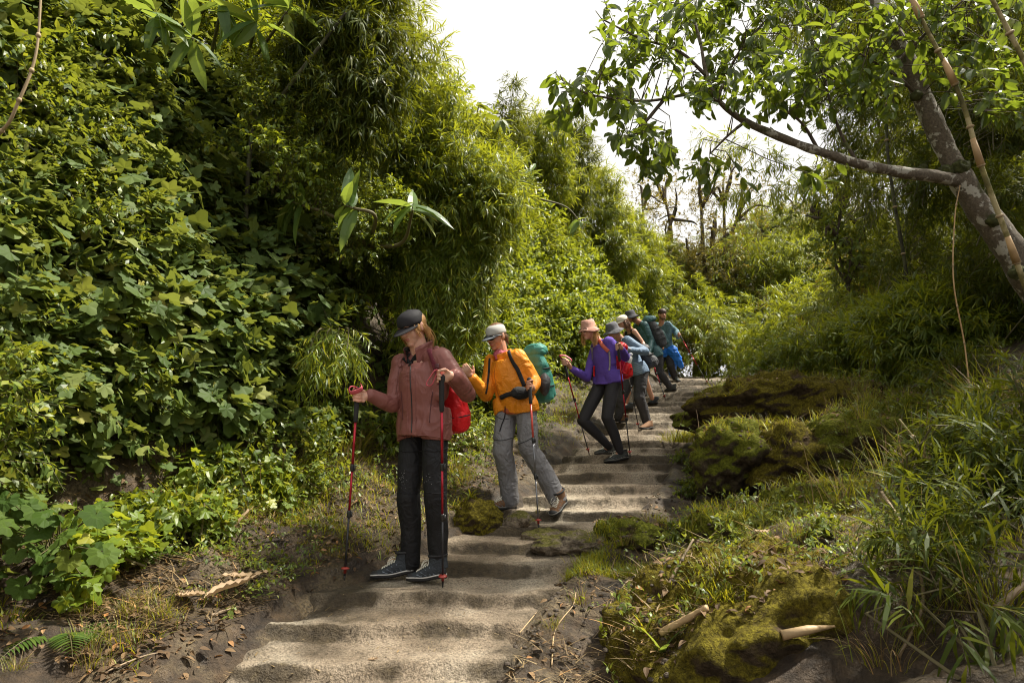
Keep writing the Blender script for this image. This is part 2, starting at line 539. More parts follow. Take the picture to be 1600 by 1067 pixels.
def stone_mat():
    m, nt, b = mat_base('worn_stone')
    v = obco(nt, world=True)
    big = noise(nt, v, 1.5, 5, .6)
    c = ramp(nt, big, [(.3, (.115, .082, .052)), (.5, (.30, .24, .175)), (.7, (.48, .42, .33))])
    sp = noise(nt, v, 75, 4, .75)
    c = mixc(nt, .8, c, ramp(nt, sp, [(.34, (.16, .14, .12)), (.5, (.85, .84, .82)), (.66, (1.3, 1.27, 1.22))]), 'MULTIPLY')
    cr = N(nt, 'ShaderNodeTexVoronoi', Scale=7.0, feature='DISTANCE_TO_EDGE')
    w = N(nt, 'ShaderNodeMixRGB'); w.inputs[0].default_value = .12
    nt.links.new(v, w.inputs[1])
    ns = N(nt, 'ShaderNodeTexNoise', Scale=4.0); nt.links.new(v, ns.inputs['Vector']); nt.links.new(ns.outputs['Color'], w.inputs[2])
    nt.links.new(w.outputs[0], cr.inputs['Vector'])
    a1 = N(nt, 'ShaderNodeAttribute', attribute_name='stain_shade')
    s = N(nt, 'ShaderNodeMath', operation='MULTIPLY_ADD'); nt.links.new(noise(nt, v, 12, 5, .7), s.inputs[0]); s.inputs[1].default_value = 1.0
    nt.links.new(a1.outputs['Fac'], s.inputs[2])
    dirt_shade = ramp(nt, noise(nt, v, 22, 4, .7), [(.3, (.020, .014, .008)), (.6, (.065, .047, .025)), (.8, (.12, .09, .04))])
    c = mixc(nt, mrange(nt, s.outputs[0], .62, 1.12, 0, .9), c, dirt_shade)  # real dirt patches plus the shade painted along the risers
    nt.links.new(c, b.inputs['Base Color'])
    b.inputs['Roughness'].default_value = .75
    b.inputs['Specular IOR Level'].default_value = .3
    hh = N(nt, 'ShaderNodeMath', operation='MULTIPLY_ADD'); nt.links.new(sp, hh.inputs[0]); hh.inputs[1].default_value = .5
    nt.links.new(noise(nt, v, 16, 5, .65), hh.inputs[2])
    bump(nt, b, hh.outputs[0], 1.0, .035)
    return m

def axis(lo, hi, step, far_lo, far_hi, g=1.09):
    c = list(np.arange(lo, hi, step))
    s, x = step, c[-1]
    while x < far_hi: s *= g; x += s; c.append(x)
    s, x = step, lo
    pre = []
    while x > far_lo: s *= g; x -= s; pre.append(x)
    return np.array(pre[::-1] + c)

def grid(xs, ys):
    X, Y = np.meshgrid(xs, ys)
    nx, ny = len(xs), len(ys)
    i, j = np.meshgrid(np.arange(ny - 1), np.arange(nx - 1), indexing='ij')
    a = (i * nx + j).ravel()
    F = np.concatenate([np.stack([a, a + 1, a + nx + 1], 1), np.stack([a, a + nx + 1, a + nx], 1)])
    return X.ravel(), Y.ravel(), F

gx, gy, gF = grid(axis(-3.6, 5.2, .028, -140, 140), axis(2.0, 10, .03, -60, 220))
gz = ground_z(gx, gy)
nn = fbm(np.stack([gx * 6, gy * 6, gx * 0], 1), 4, 55)
near = np.clip((12 - gy) / 4, 0, 1)
gz = gz + .022 * nn * near
dr_ = gx - right_e(gy); dl_ = left_e(gy) - gx
mossy = .12 * np.clip(dr_ * 1.5, 0, 1.5) + .12 * np.clip((gy - 5) / 3, 0, 1) - .35 * ((dr_ > -.3) & (dr_ < .75) & (gy < 4.6)) - .25 * (wall_x(gy) - gx > 0) + .1 * (dl_ > .1) * (gy > 4.4)
gm = ground_mat()
ground = build('ground', (np.stack([gx, gy, gz], 1), gF), gm, origin=(0, 0, 0), attr={'mossy': mossy})
tag(ground, kind='structure')

# steps: strip mesh in (across, along)
ys = np.concatenate([np.arange(.5, 2.6, .04), np.arange(2.6, 6.2, .0125), np.arange(6.2, 11, .02), np.arange(11, 22, .045)])
us = np.linspace(-.12, 1.12, 150)
Yg, Ug = np.meshgrid(ys, us, indexing='ij')
Xg = left_e(Yg) + Ug * (right_e(Yg) - left_e(Yg))
px_, py_ = Xg.ravel(), Yg.ravel()
pz_, rr_, kk_ = path_z(px_, py_)
pz_ = pz_ + .006 * fbm(np.stack([px_ * 14, py_ * 14, px_ * 0], 1), 3, 66) * np.clip((9 - py_) / 3, 0, 1)
a = np.arange(len(ys) - 1)[:, None] * len(us) + np.arange(len(us) - 1)[None]
a = a.ravel(); nx = len(us)
pF = np.concatenate([np.stack([a, a + 1, a + nx + 1], 1), np.stack([a, a + nx + 1, a + nx], 1)])
uu = Ug.ravel()
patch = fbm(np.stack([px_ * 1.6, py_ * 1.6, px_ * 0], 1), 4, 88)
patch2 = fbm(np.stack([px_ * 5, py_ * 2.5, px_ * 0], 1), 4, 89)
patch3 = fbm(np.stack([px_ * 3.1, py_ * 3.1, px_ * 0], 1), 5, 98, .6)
bumpt = np.exp(-((rr_ - .93 + .035 * patch3) / .075) ** 2)  # riser band: dirt and moss, deepened with painted shade so risers stand out
stain_shade = .05 + np.where(py_ > 4.8, .66, .5) * bumpt * (.8 + 1.2 * patch3) * np.clip(1.25 - .8 * uu * (py_ < 4.6), .3, 1.2) + .34 * patch + .26 * patch3
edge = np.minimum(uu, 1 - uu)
stain_shade += .65 * np.clip((.20 - edge + .14 * patch) / .2, 0, 1)
stain_shade += .26 * np.clip((.42 - uu) / .3, 0, 1) * (py_ < 4.3) * (.4 + .8 * bumpt) - .16 * ((uu > .3) & (uu < .8) & (py_ < 4.4))
path = build('path', (np.stack([px_, py_, pz_], 1), pF), stone_mat(), origin=(0, 0, 0), attr={'stain_shade': stain_shade})
tag(path, kind='structure')

# ------------------------------------------------------------------ people
M_ = {}
def mat_of(name, fn, *a, **k):
    if name not in M_: M_[name] = fn(name, *a, **k)
    return M_[name]

def basis(yaw, pitch, roll=0):
    """columns: forward, left, up. yaw plan angle of the facing; pitch > 0 looks down"""
    m = Matrix.Rotation(R(yaw), 3, 'Z') @ Matrix.Rotation(R(pitch), 3, 'Y') @ Matrix.Rotation(R(roll), 3, 'X')
    return np.array(m)

def xf(geo, B, c, s=1.0):
    return (np.asarray(geo[0]) * s) @ B.T + np.asarray(c), geo[1], (geo[2] if len(geo) > 2 else np.zeros(len(geo[1]), np.int32))

def head_geo():
    g = [ell((-.014, 0, .024), (.092, .075, .079)), ell((.022, 0, -.020), (.066, .062, .085)),
         ell((.038, 0, -.068), (.042, .044, .042)), ell((.064, 0, -.092), (.022, .024, .020)),
         ell((.030, .033, -.030), (.046, .030, .045)), ell((.030, -.033, -.030), (.046, .030, .045)),
         ell((.072, 0, .024), (.015, .048, .010)), ell((.080, 0, .010), (.010, .008, .022)),
         capsule((.082, 0, .022), (.104, 0, -.020), .0075, .0125, 12), ell((.093, .010, -.024), (.010, .008, .007)), ell((.093, -.010, -.024), (.010, .008, .007)),
         ell((.083, 0, -.0505), (.011, .022, .0055)), ell((.081, 0, -.060), (.011, .019, .0065)),
         ell((.052, .040, -.018), (.022, .018, .018)), ell((.052, -.040, -.018), (.022, .018, .018))]
    for s in (1, -1):
        g += [ell((-.008, s * .078, -.008), (.019, .008, .032), basis(0, -12)), ell((-.002, s * .074, -.028), (.010, .007, .010))]
    return join(*g)

def grip_hand(wrist, G, axis, r=.0165, fr=.0090, n=4, flip=1, hs=1.0):
    """closed hand: palm from the wrist to the grip, four unequal fingers curled round the axis, thumb over the other way"""
    a = nrm(axis); s = wrist - G; s = nrm(s - a * s.dot(a)); t = np.cross(a, s) * flip
    g = [chain([wrist, G + s * .052 * hs], [.024 * hs, .028 * hs], 12),
         ell(G + s * .034 * hs, (.030 * hs, .017 * hs, .040 * hs), np.stack([s, t, a], 1))]
    lens = [200, 222, 212, 170]
    for i in range(n):
        off = (.031 - .0205 * i) * hs
        R0 = r + fr * .85
        pts = [G + s * .040 * hs + t * .012 + a * off]
        for th in np.linspace(25, lens[i], 6):
            th = R(th)
            pts.append(G + (s * math.cos(th) + t * math.sin(th)) * R0 + a * (off + .002 * math.sin(3 * th)))
        g.append(chain(pts, np.linspace(fr * 1.08, fr * .86, len(pts)) * hs, 8))
    pts = [G + s * .040 * hs - t * .012 + a * .022 * hs]
    for th, up in ((-30, .034), (-75, .042), (-125, .040), (-160, .034)):
        pts.append(G + (s * math.cos(R(th)) + t * math.sin(R(th))) * (r + fr) + a * up * hs)
    g.append(chain(pts, np.linspace(fr * 1.3, fr * .95, len(pts)) * hs, 8))
    return join(*g)

def open_hand(wrist, d, nml, curl=35, hs=1.0, side=1):
    """relaxed, slightly curled hand. d: towards the fingertips, nml: back of the hand, side: where the thumb leaves"""
    d = nrm(d); nml = nrm(nml - d * nml.dot(d)); w = np.cross(d, nml) * side
    Bm = np.stack([d, w, nml], 1)
    g = [chain([wrist, wrist + d * .03], [.022 * hs, .026 * hs], 12), ell(wrist + d * .055 * hs, (.045 * hs, .038 * hs, .015 * hs), Bm)]
    for i, L in enumerate((.070, .078, .072, .056)):
        o = wrist + d * .088 * hs + w * (.028 - .0187 * i) * hs
        pts = [o - d * .02]; cur = o; an = 0
        for seg in (.42, .32, .26):
            an += R(curl * .7)
            pts.append(cur); cur = cur + (d * math.cos(an) - nml * math.sin(an)) * L * seg * hs
        pts.append(cur)
        g.append(chain(pts, [.0095 * hs, .0092 * hs, .0085 * hs, .008 * hs, .0072 * hs], 8))
    o = wrist + d * .02 * hs + w * .022 * hs
    g.append(chain([o, o + (d * .6 + w * .7 - nml * .2) * .032 * hs, o + (d * .95 + w * .75 - nml * .5) * .055 * hs], [.013 * hs, .011 * hs, .0085 * hs], 8))
    return join(*g)

def torso_rings(J, spec, grow=0.0, fwd=None):
    """spec: list of (t, half_width, half_depth, forward_offset) with t 0 at the hips and 1 at the shoulders"""
    hip = (J['hipL'] + J['hipR']) / 2; sh = (J['shL'] + J['shR']) / 2; nk = J['neck']
    ah = nrm(J['hipL'] - J['hipR']); as_ = nrm(J['shL'] - J['shR'])
    rings = []
    mid = J.get('mid', (hip + sh) / 2)
    for t, w, d, off in spec:
        if t <= 1: c = (1 - t) ** 2 * hip + 2 * t * (1 - t) * (2 * mid - (hip + sh) / 2) + t * t * sh if 0 <= t else hip + (hip - mid) * (-t) * 1.0
        else: c = sh + (nk - sh) * (t - 1)
        ax = nrm(ah * (1 - np.clip(t, 0, 1)) + as_ * np.clip(t, 0, 1))
        tan = nrm((1 - np.clip(t, 0, 1)) * (mid - hip) + np.clip(t, 0, 1) * (sh - mid))
        dv = nrm(np.cross(ax, tan)) * -1
        fv = dv if dv.dot(J['fwd']) > 0 else -dv
        rings.append((c + fv * off, ax * (w + grow), fv * (d + grow)))
    return rings

def drape(bvh, pts, rad, off=.001, n=40, sides=6, flat=None, mat=0, frm=None):
    """a cord or ribbon laid on a surface: points given in the picture, found on the mesh by sight lines, then thickened"""
    q = spline([(p[0], p[1], 0) for p in pts], n)
    o = np.array([0, 0, ZC]) if frm is None else frm
    out, nn_ = [], []
    for p in q:
        d = nrm(P(p[0], p[1], 5) - o)
        loc, no, idx, dist = bvh.ray_cast(Vector(o), Vector(d))
        if loc is None: continue
        out.append(np.array(loc)); nn_.append(np.array(no))
    if len(out) < 3: return None
    out = np.array(out); nn_ = np.array(nn_)
    for _ in range(3):
        out[1:-1] = (out[:-2] + out[2:] + 2 * out[1:-1]) / 4
        nn_[1:-1] = (nn_[:-2] + nn_[2:] + 2 * nn_[1:-1]) / 4
    nn_ = nrm(nn_)
    T = nrm(np.gradient(out, axis=0)); S = nrm(np.cross(T, nn_))
    if flat is None:
        out = out + nn_ * (off + rad * .4)
        return tube(out, rad, sides, mat=mat)
    out = out + nn_ * (off + flat)
    a = np.arange(8) * PI / 4
    ca = np.sign(np.cos(a)) * np.abs(np.cos(a)) ** .6; sa = np.sign(np.sin(a)) * np.abs(np.sin(a)) ** .6
    V = out[:, None] + S[:, None] * (ca * rad)[None, :, None] + nn_[:, None] * (sa * flat)[None, :, None]
    return _rings(V.reshape(-1, 3), len(out), 8, True, out, None, None, mat)

def bvh_of(geo): return BVHTree.FromPolygons([Vector(v) for v in geo[0]], [tuple(int(i) for i in f) for f in geo[1]])

def rubber_m(): return mat_of('black_trim', plain, (.018, .018, .02), .7)

def shoe(root, ankle, sole_heel, sole_toe, col, sole_col, trim, high=.10, detail=True, lace=(.75, .72, .62), pitchup=0):
    """sole_heel and sole_toe are points on the ground"""
    f = nrm(sole_toe - sole_heel); L = np.linalg.norm(sole_toe - sole_heel)
    up = nrm(np.array([0, 0, 1.]) - f * f[2]); l = np.cross(up, f)
    B = np.stack([f, l, up], 1)
    W = .050
    def ring(x, wa, h0, h1, sh=0): # ring across the foot
        return (sole_heel + f * x * L + up * (h0 + h1) / 2 + l * sh, l * wa, up * (h1 - h0) / 2)
    upg = join(loft([ring(.02, .022, .02, .07), ring(.07, .034, .012, .095), ring(.2, .038, .012, .105), ring(.35, .038, .012, .10), ring(.5, .041, .012, .085),
                     ring(.65, .047, .012, .068), ring(.8, .046, .012, .052), ring(.92, .036, .012, .044), ring(.985, .018, .014, .034)], 20, pw=2.4),
               loft([(sole_heel + f * .20 * L + up * .06, f * .062, l * .038), (sole_heel + f * .19 * L + up * (high + .01), f * .056, l * .040), (sole_heel + f * .17 * L + up * (high + .035), f * .052, l * .041)], 18))
    upg = remesh(upg, .005 if detail else .008, 2)
    up_o = build('shoe', upg, col, root)
    # sole with tread
    n = 26; xs_ = np.linspace(0, 1, n)
    w = np.interp(xs_, [0, .06, .2, .4, .55, .72, .9, .97, 1], [.016, .032, .039, .034, .040, .050, .042, .026, .010])
    rings = [(sole_heel + f * (x * 1.03 - .01) * L + up * (.013 + .004 * math.sin(x * 9) + .012 * max(0, x - .9) * 10 * .6), l * (ww + .002), up * (.011 + .003 * abs(math.sin(x * 40)))) for x, ww in zip(xs_, w)]
    build('sole', loft(rings, 14, pw=3.0), sole_col, up_o)
    if detail:
        tr = [loft([(sole_heel + f * (x * 1.035 - .012) * L + up * (.0245 + .004 * math.sin(x * 9)), l * (ww + .0035), up * .0055) for x, ww in zip(xs_, w)], 14, pw=3.0)]
        build('midsole', join(*tr), trim, up_o)
        bv = bvh_of(upg); gl = []
        def on(x, y):
            p = sole_heel + f * x * L + l * y + up * .3
            loc, no, _, _ = bv.ray_cast(Vector(p), Vector(-up))
            return np.array(loc) + up * .003 if loc is not None else None
        xs2 = np.linspace(.42, .70, 6)
        for k, x in enumerate(xs2):
            row = [on(x + .03 * abs(y) / .02, y) for y in np.linspace(-.026, .026, 8)]
            row = [r for r in row if r is not None]
            if len(row) > 3: gl.append(tube(row, .0022, 5))
            row = [on(x + .05 * (j / 7), -.024 + .048 * j / 7) for j in range(8)]
            row = [r for r in row if r is not None]
            if len(row) > 3: gl.append(tube(row, .002, 5))
        top = sole_heel + f * .40 * L + up * .108
        for s in (1, -1):
            gl.append(tube(spline([top, top + f * .03 + l * s * .03 + up * .005, top + f * .055 + l * s * .035 - up * .03, top + f * .02 + l * s * .012 - up * .01], 12), .002, 5))
        build('laces', join(*gl), mat_of('lace', plain, lace), up_o)
        for s_ in (1, -1):
            r = []
            for x_, z_ in ((.30, .03), (.42, .078), (.40, .03), (.53, .068), (.50, .03), (.64, .055), (.62, .028), (.74, .044)):
                p = sole_heel + f * x_ * L + up * z_
                loc, no, _, _ = bv.ray_cast(Vector(p + l * s_ * .2), Vector(-l * s_))
                if loc is not None: r.append(np.array(loc) + np.array(no) * .0005)
            if len(r) > 3: build('side_overlay', tube(r, .0042, 6), mat_of('overlay_grey', plain, (.15, .18, .22)), up_o)
        build('toe_cap', loft([(sole_heel + f * x_ * L + up * .026, l * w_, up * h_) for x_, w_, h_ in ((.84, .045, .022), (.90, .0405, .022), (.96, .031, .020), (1.0, .018, .014))], 18, pw=2.4), rubber_m(), up_o)
        build('heel_counter', loft([(sole_heel + f * x_ * L + up * .042, l * w_, up * h_) for x_, w_, h_ in ((-.005, .020, .028), (.03, .031, .034), (.10, .0395, .036), (.17, .040, .020))], 18, pw=2.4), rubber_m(), up_o)
        tp = sole_heel + f * .19 * L + up * (high + .033)
        build('ankle_collar', tube([tp + f * .054 * math.cos(a_) + l * .041 * math.sin(a_) for a_ in np.linspace(0, 2 * PI, 24)], .008, 8), rubber_m(), up_o)
    return up_o

def pole(top, tip, label, upc, loc_, group=None, straps=(.02, .02, .025), cork=None, lw=1.0):
    top, tip = np.asarray(top, float), np.asarray(tip, float)
    d = nrm(tip - top); L = np.linalg.norm(tip - top)
    r = empty('hiking_pole', tip, label, 'hiking pole', group)
    A = lambda s: top + d * s
    side = nrm(np.cross(d, [0, 1., 0])); fwd = np.cross(side, d)
    g = loft([(A(-.012), side * .010, fwd * .010), (A(0), side * .021, fwd * .017), (A(.02), side * .0195, fwd * .016), (A(.035), side * .0145, fwd * .0145), (A(.06), side * .0165, fwd * .0155),
              (A(.085), side * .0145, fwd * .014), (A(.11), side * .016, fwd * .015), (A(.13), side * .0145, fwd * .014), (A(.15), side * .015, fwd * .015), (A(.20), side * .0135, fwd * .0135), (A(.205), side * .010, fwd * .010)], 14)
    go = build('grip', g, mat_of('grip_foam', plain, (.02, .02, .022), .8), r)
    build('upper_shaft', tube([A(.2), A(L * .42)], .0085 * lw, 10), upc, r)
    build('middle_shaft', tube([A(L * .42), A(L * .66)], .0074 * lw, 10), upc if cork is None else cork, r)
    build('lower_shaft', tube([A(L * .66), A(L - .03)], .0064 * lw, 10), loc_, r)
    for s in (.42, .66):
        c = A(L * s)
        gg = join(loft([(c - d * .022, side * .011, fwd * .011), (c - d * .015, side * .013, fwd * .013), (c + d * .015, side * .0125, fwd * .0125), (c + d * .022, side * .009, fwd * .009)], 12), box(c + side * .014, (.006, .006, .016)))
        build('lock_clamp', gg, mat_of('black_plastic', plain, (.02, .02, .02), .4), r)
    b = A(L - .075)
    build('basket', loft([(b - d * .006, side * .008, fwd * .008), (b, side * .024, fwd * .024), (b + d * .004, side * .026, fwd * .026), (b + d * .008, side * .009, fwd * .009), (b + d * .03, side * .009, fwd * .009)], 16), mat_of('red_plastic', plain, (.35, .04, .03), .4), r)
    build('tip', tube([A(L - .04), A(L - .008), A(L)], [.0065, .0045, .002], 8), mat_of('black_plastic', plain, (.02, .02, .02), .4), r)
    return r, go, side, fwd, d

def strap_loop(grip, pts, rad, m):
    q = spline(pts, 26)
    T, A, B = frames(q)
    V = q[:, None] + (A[:, None] * 1.0 * np.cos(np.arange(8) * PI / 4)[None, :, None] * rad + B[:, None] * np.sin(np.arange(8) * PI / 4)[None, :, None] * .0028)
    build('wrist_strap', _rings(V.reshape(-1, 3), len(q), 8, True, q, None, None, 0), m, grip)

def cap_parts(root, B, c, crown, brimc, s=1.0, tilt=0, trim=None):
    Bc = B @ basis(0, tilt)
    rings = []
    for h, a, b, o in ((.010, .102, .083, -.009), (.035, .103, .085, -.009), (.064, .098, .081, -.011), (.087, .083, .070, -.013), (.100, .058, .048, -.016), (.108, .030, .026, -.016), (.110, .006, .006, -.016)):
        rings.append((np.array([o, 0, h]), np.array([a, 0, 0]), np.array([0, b, 0])))
    g = loft(rings, 36)
    g = join(g, ell((-.016, 0, .111), (.008, .008, .004)))
    cr_ = build('cap', xf(g, Bc, c, s), crown, root)
    seams = [tube([np.array([-.013, 0, .110]) + (np.array([math.cos(a_) * .101 * math.cos(e), math.sin(a_) * .083 * math.cos(e), (.03 + .080 * math.sin(e)) - .110])) for e in np.linspace(.1, 1.5, 12)], .0012, 4) for a_ in np.arange(6) * PI / 3 + .5]
    build('seams', xf(join(*seams), Bc, c, s), trim or crown, cr_)
    # brim: curved plate
    n, m_ = 22, 9
    th = np.linspace(-1.25, 1.25, n)
    V = []
    for side_ in (0, 1):
        for k in range(m_):
            q = k / (m_ - 1)
            for t in th:
                ax, ay = (.086 + .098 * q * (math.cos(t) ** .6 if math.cos(t) > 0 else 0)), .083 + .002 * q
                x = ax * math.cos(t) - .008 + .0; y = ay * math.sin(t)
                z = .020 - .085 * (y ** 2) / .083 * .9 - .030 * q * math.cos(t) - (.004 if side_ else 0) - .0
                V.append((x, y, z))
    V = np.array(V); F = []
    w = n * m_
    for k in range(m_ - 1):
        for i in range(n - 1):
            a_ = k * n + i
            F += [(a_, a_ + 1, a_ + n + 1), (a_, a_ + n + 1, a_ + n), (w + a_, w + a_ + n + 1, w + a_ + 1), (w + a_, w + a_ + n, w + a_ + n + 1)]
    for i in range(n - 1):
        a_ = (m_ - 1) * n + i; F += [(a_, a_ + 1, w + a_ + 1), (a_, w + a_ + 1, w + a_)]
    build('brim', xf((V, np.array(F)), Bc, c, s), brimc, cr_)
    return cr_

def bucket_parts(root, B, c, col, s=1.0, tilt=0, under=None, band=None, flare=.05, mats=None):
    Bc = B @ basis(0, tilt)
    prof = [(.118, .02, .016), (.117, .062, .052), (.110, .080, .068), (.07, .094, .078), (.025, .104, .086), (.020, .107, .089), (-.008, .104 + flare * .7, .089 + flare * .65), (-.020, .104 + flare, .089 + flare * .95),
            (-.024, .102 + flare, .087 + flare * .95), (-.010, .100 + flare * .6, .085 + flare * .6), (.014, .100, .083)]
    r_ = rng(int(abs(c[0]) * 1000)); a = np.arange(40) * 2 * PI / 40
    rings = []
    for z, ax, ay in prof:
        rings.append((np.array([-.010, 0, z]), np.array([ax, 0, 0]), np.array([0, ay, 0])))
    V, F, M = loft(rings, 40)
    wob = np.clip((.02 - V[:, 2]) / .045, 0, 1)
    V[:, 2] += wob * .010 * np.sin(np.arctan2(V[:, 1], V[:, 0]) * 3 + 1)
    V[:, 2] += .005 * vnoise(V * 40, 4) * (V[:, 2] > .03)
    o = build('bucket_hat', xf((V, F, M), Bc, c, s), col, root)
    st = [tube([np.array([-.010 + (.104 + flare * q) * math.cos(t), (.0885 + flare * q * .95) * math.sin(t), .018 - .036 * q]) for t in np.linspace(0, 2 * PI, 40)], .0012, 4) for q in (.02, .35, .6, .85)]
    build('brim_stitching', xf(join(*st), Bc, c, s), band or col, o)
    return o

def sunglasses(root, B, c, s=1.0, lens=(.008, .008, .010)):
    g = []
    for sd_ in (1, -1):
        rings = [(np.array([.096 - .012 * abs(q) ** 2 * 0 + k * .004, sd_ * .032, .004]), np.array([0, .027 * e, 0]), np.array([0, 0, .020 * e])) for k, e in ((0, .9), (.5, 1.0), (1, .92)) for q in (0,)]
        gg = loft(rings, 20, pw=2.6)
        V = gg[0].copy(); V[:, 0] -= 4.5 * (V[:, 1] ** 2)
        g.append((V, gg[1], gg[2]))
    lo = build('sunglasses', xf(join(*g), B, c, s), mat_of('dark_lens', plain, lens, .08, 20, .0), root)
    fr = []
    for sd_ in (1, -1):
        fr.append(tube([(.084, sd_ * .058, .010), (.06, sd_ * .075, .010), (.0, sd_ * .082, .004), (-.012, sd_ * .082, -.006)], .0028, 6))
        ring = [(.102 - 4.5 * (sd_ * .032 + .027 * math.cos(t)) ** 2, sd_ * .032 + .0275 * math.cos(t), .004 + .0205 * math.sin(t)) for t in np.linspace(0, 2 * PI, 20)]
        fr.append(tube(ring, .002, 5))
    fr.append(tube([(.100, .008, .008), (.102, 0, .010), (.100, -.008, .008)], .0022, 6))
    build('glasses_frame', xf(join(*fr), B, c, s), mat_of('black_plastic', plain, (.02, .02, .02), .4), lo)

def hair_geo(B, c, kind, s=1.0, seed=1):
    r_ = rng(seed); g = []
    if kind in ('pony', 'loose', 'long'):
        g.append(ell((-.030, 0, .020), (.088, .083, .080)))
        g.append(ell((-.050, 0, -.030), (.058, .072, .055)))
        for s_ in (1, -1): g.append(ell((.012, s_ * .068, .000), (.022, .010, .040)))
    if kind == 'short':
        g.append(ell((-.022, 0, .036), (.094, .081, .082))); g.append(ell((-.050, 0, -.020), (.052, .070, .050)))
    base_ = remesh(join(*g), .006, 2, .0025, 60, 5, (1, 1, .35))
    return xf(base_, B, c, s)

def strands(B, c, paths, n, spread, rad, seed, s=1.0):
    """paths in head space; bundles of fine strands"""
    r_ = rng(seed); g = []
    for k in range(n):
        p = np.array(paths[k % len(paths)], float)
        q = spline(p, 14)
        off = r_.normal(0, 1, 3) * spread
        wob = np.stack([np.sin(np.linspace(0, 4, 14) * r_.uniform(.5, 1.5) + r_.uniform(0, 6))] * 3, 1) * r_.normal(0, .006, 3)
        q = q + off * np.linspace(.4, 1.2, 14)[:, None] + wob * np.linspace(0, 1, 14)[:, None]
        g.append(tube(q, [rad * .8, rad, rad * .3], 5))
    return xf(join(*g), B, c, s)

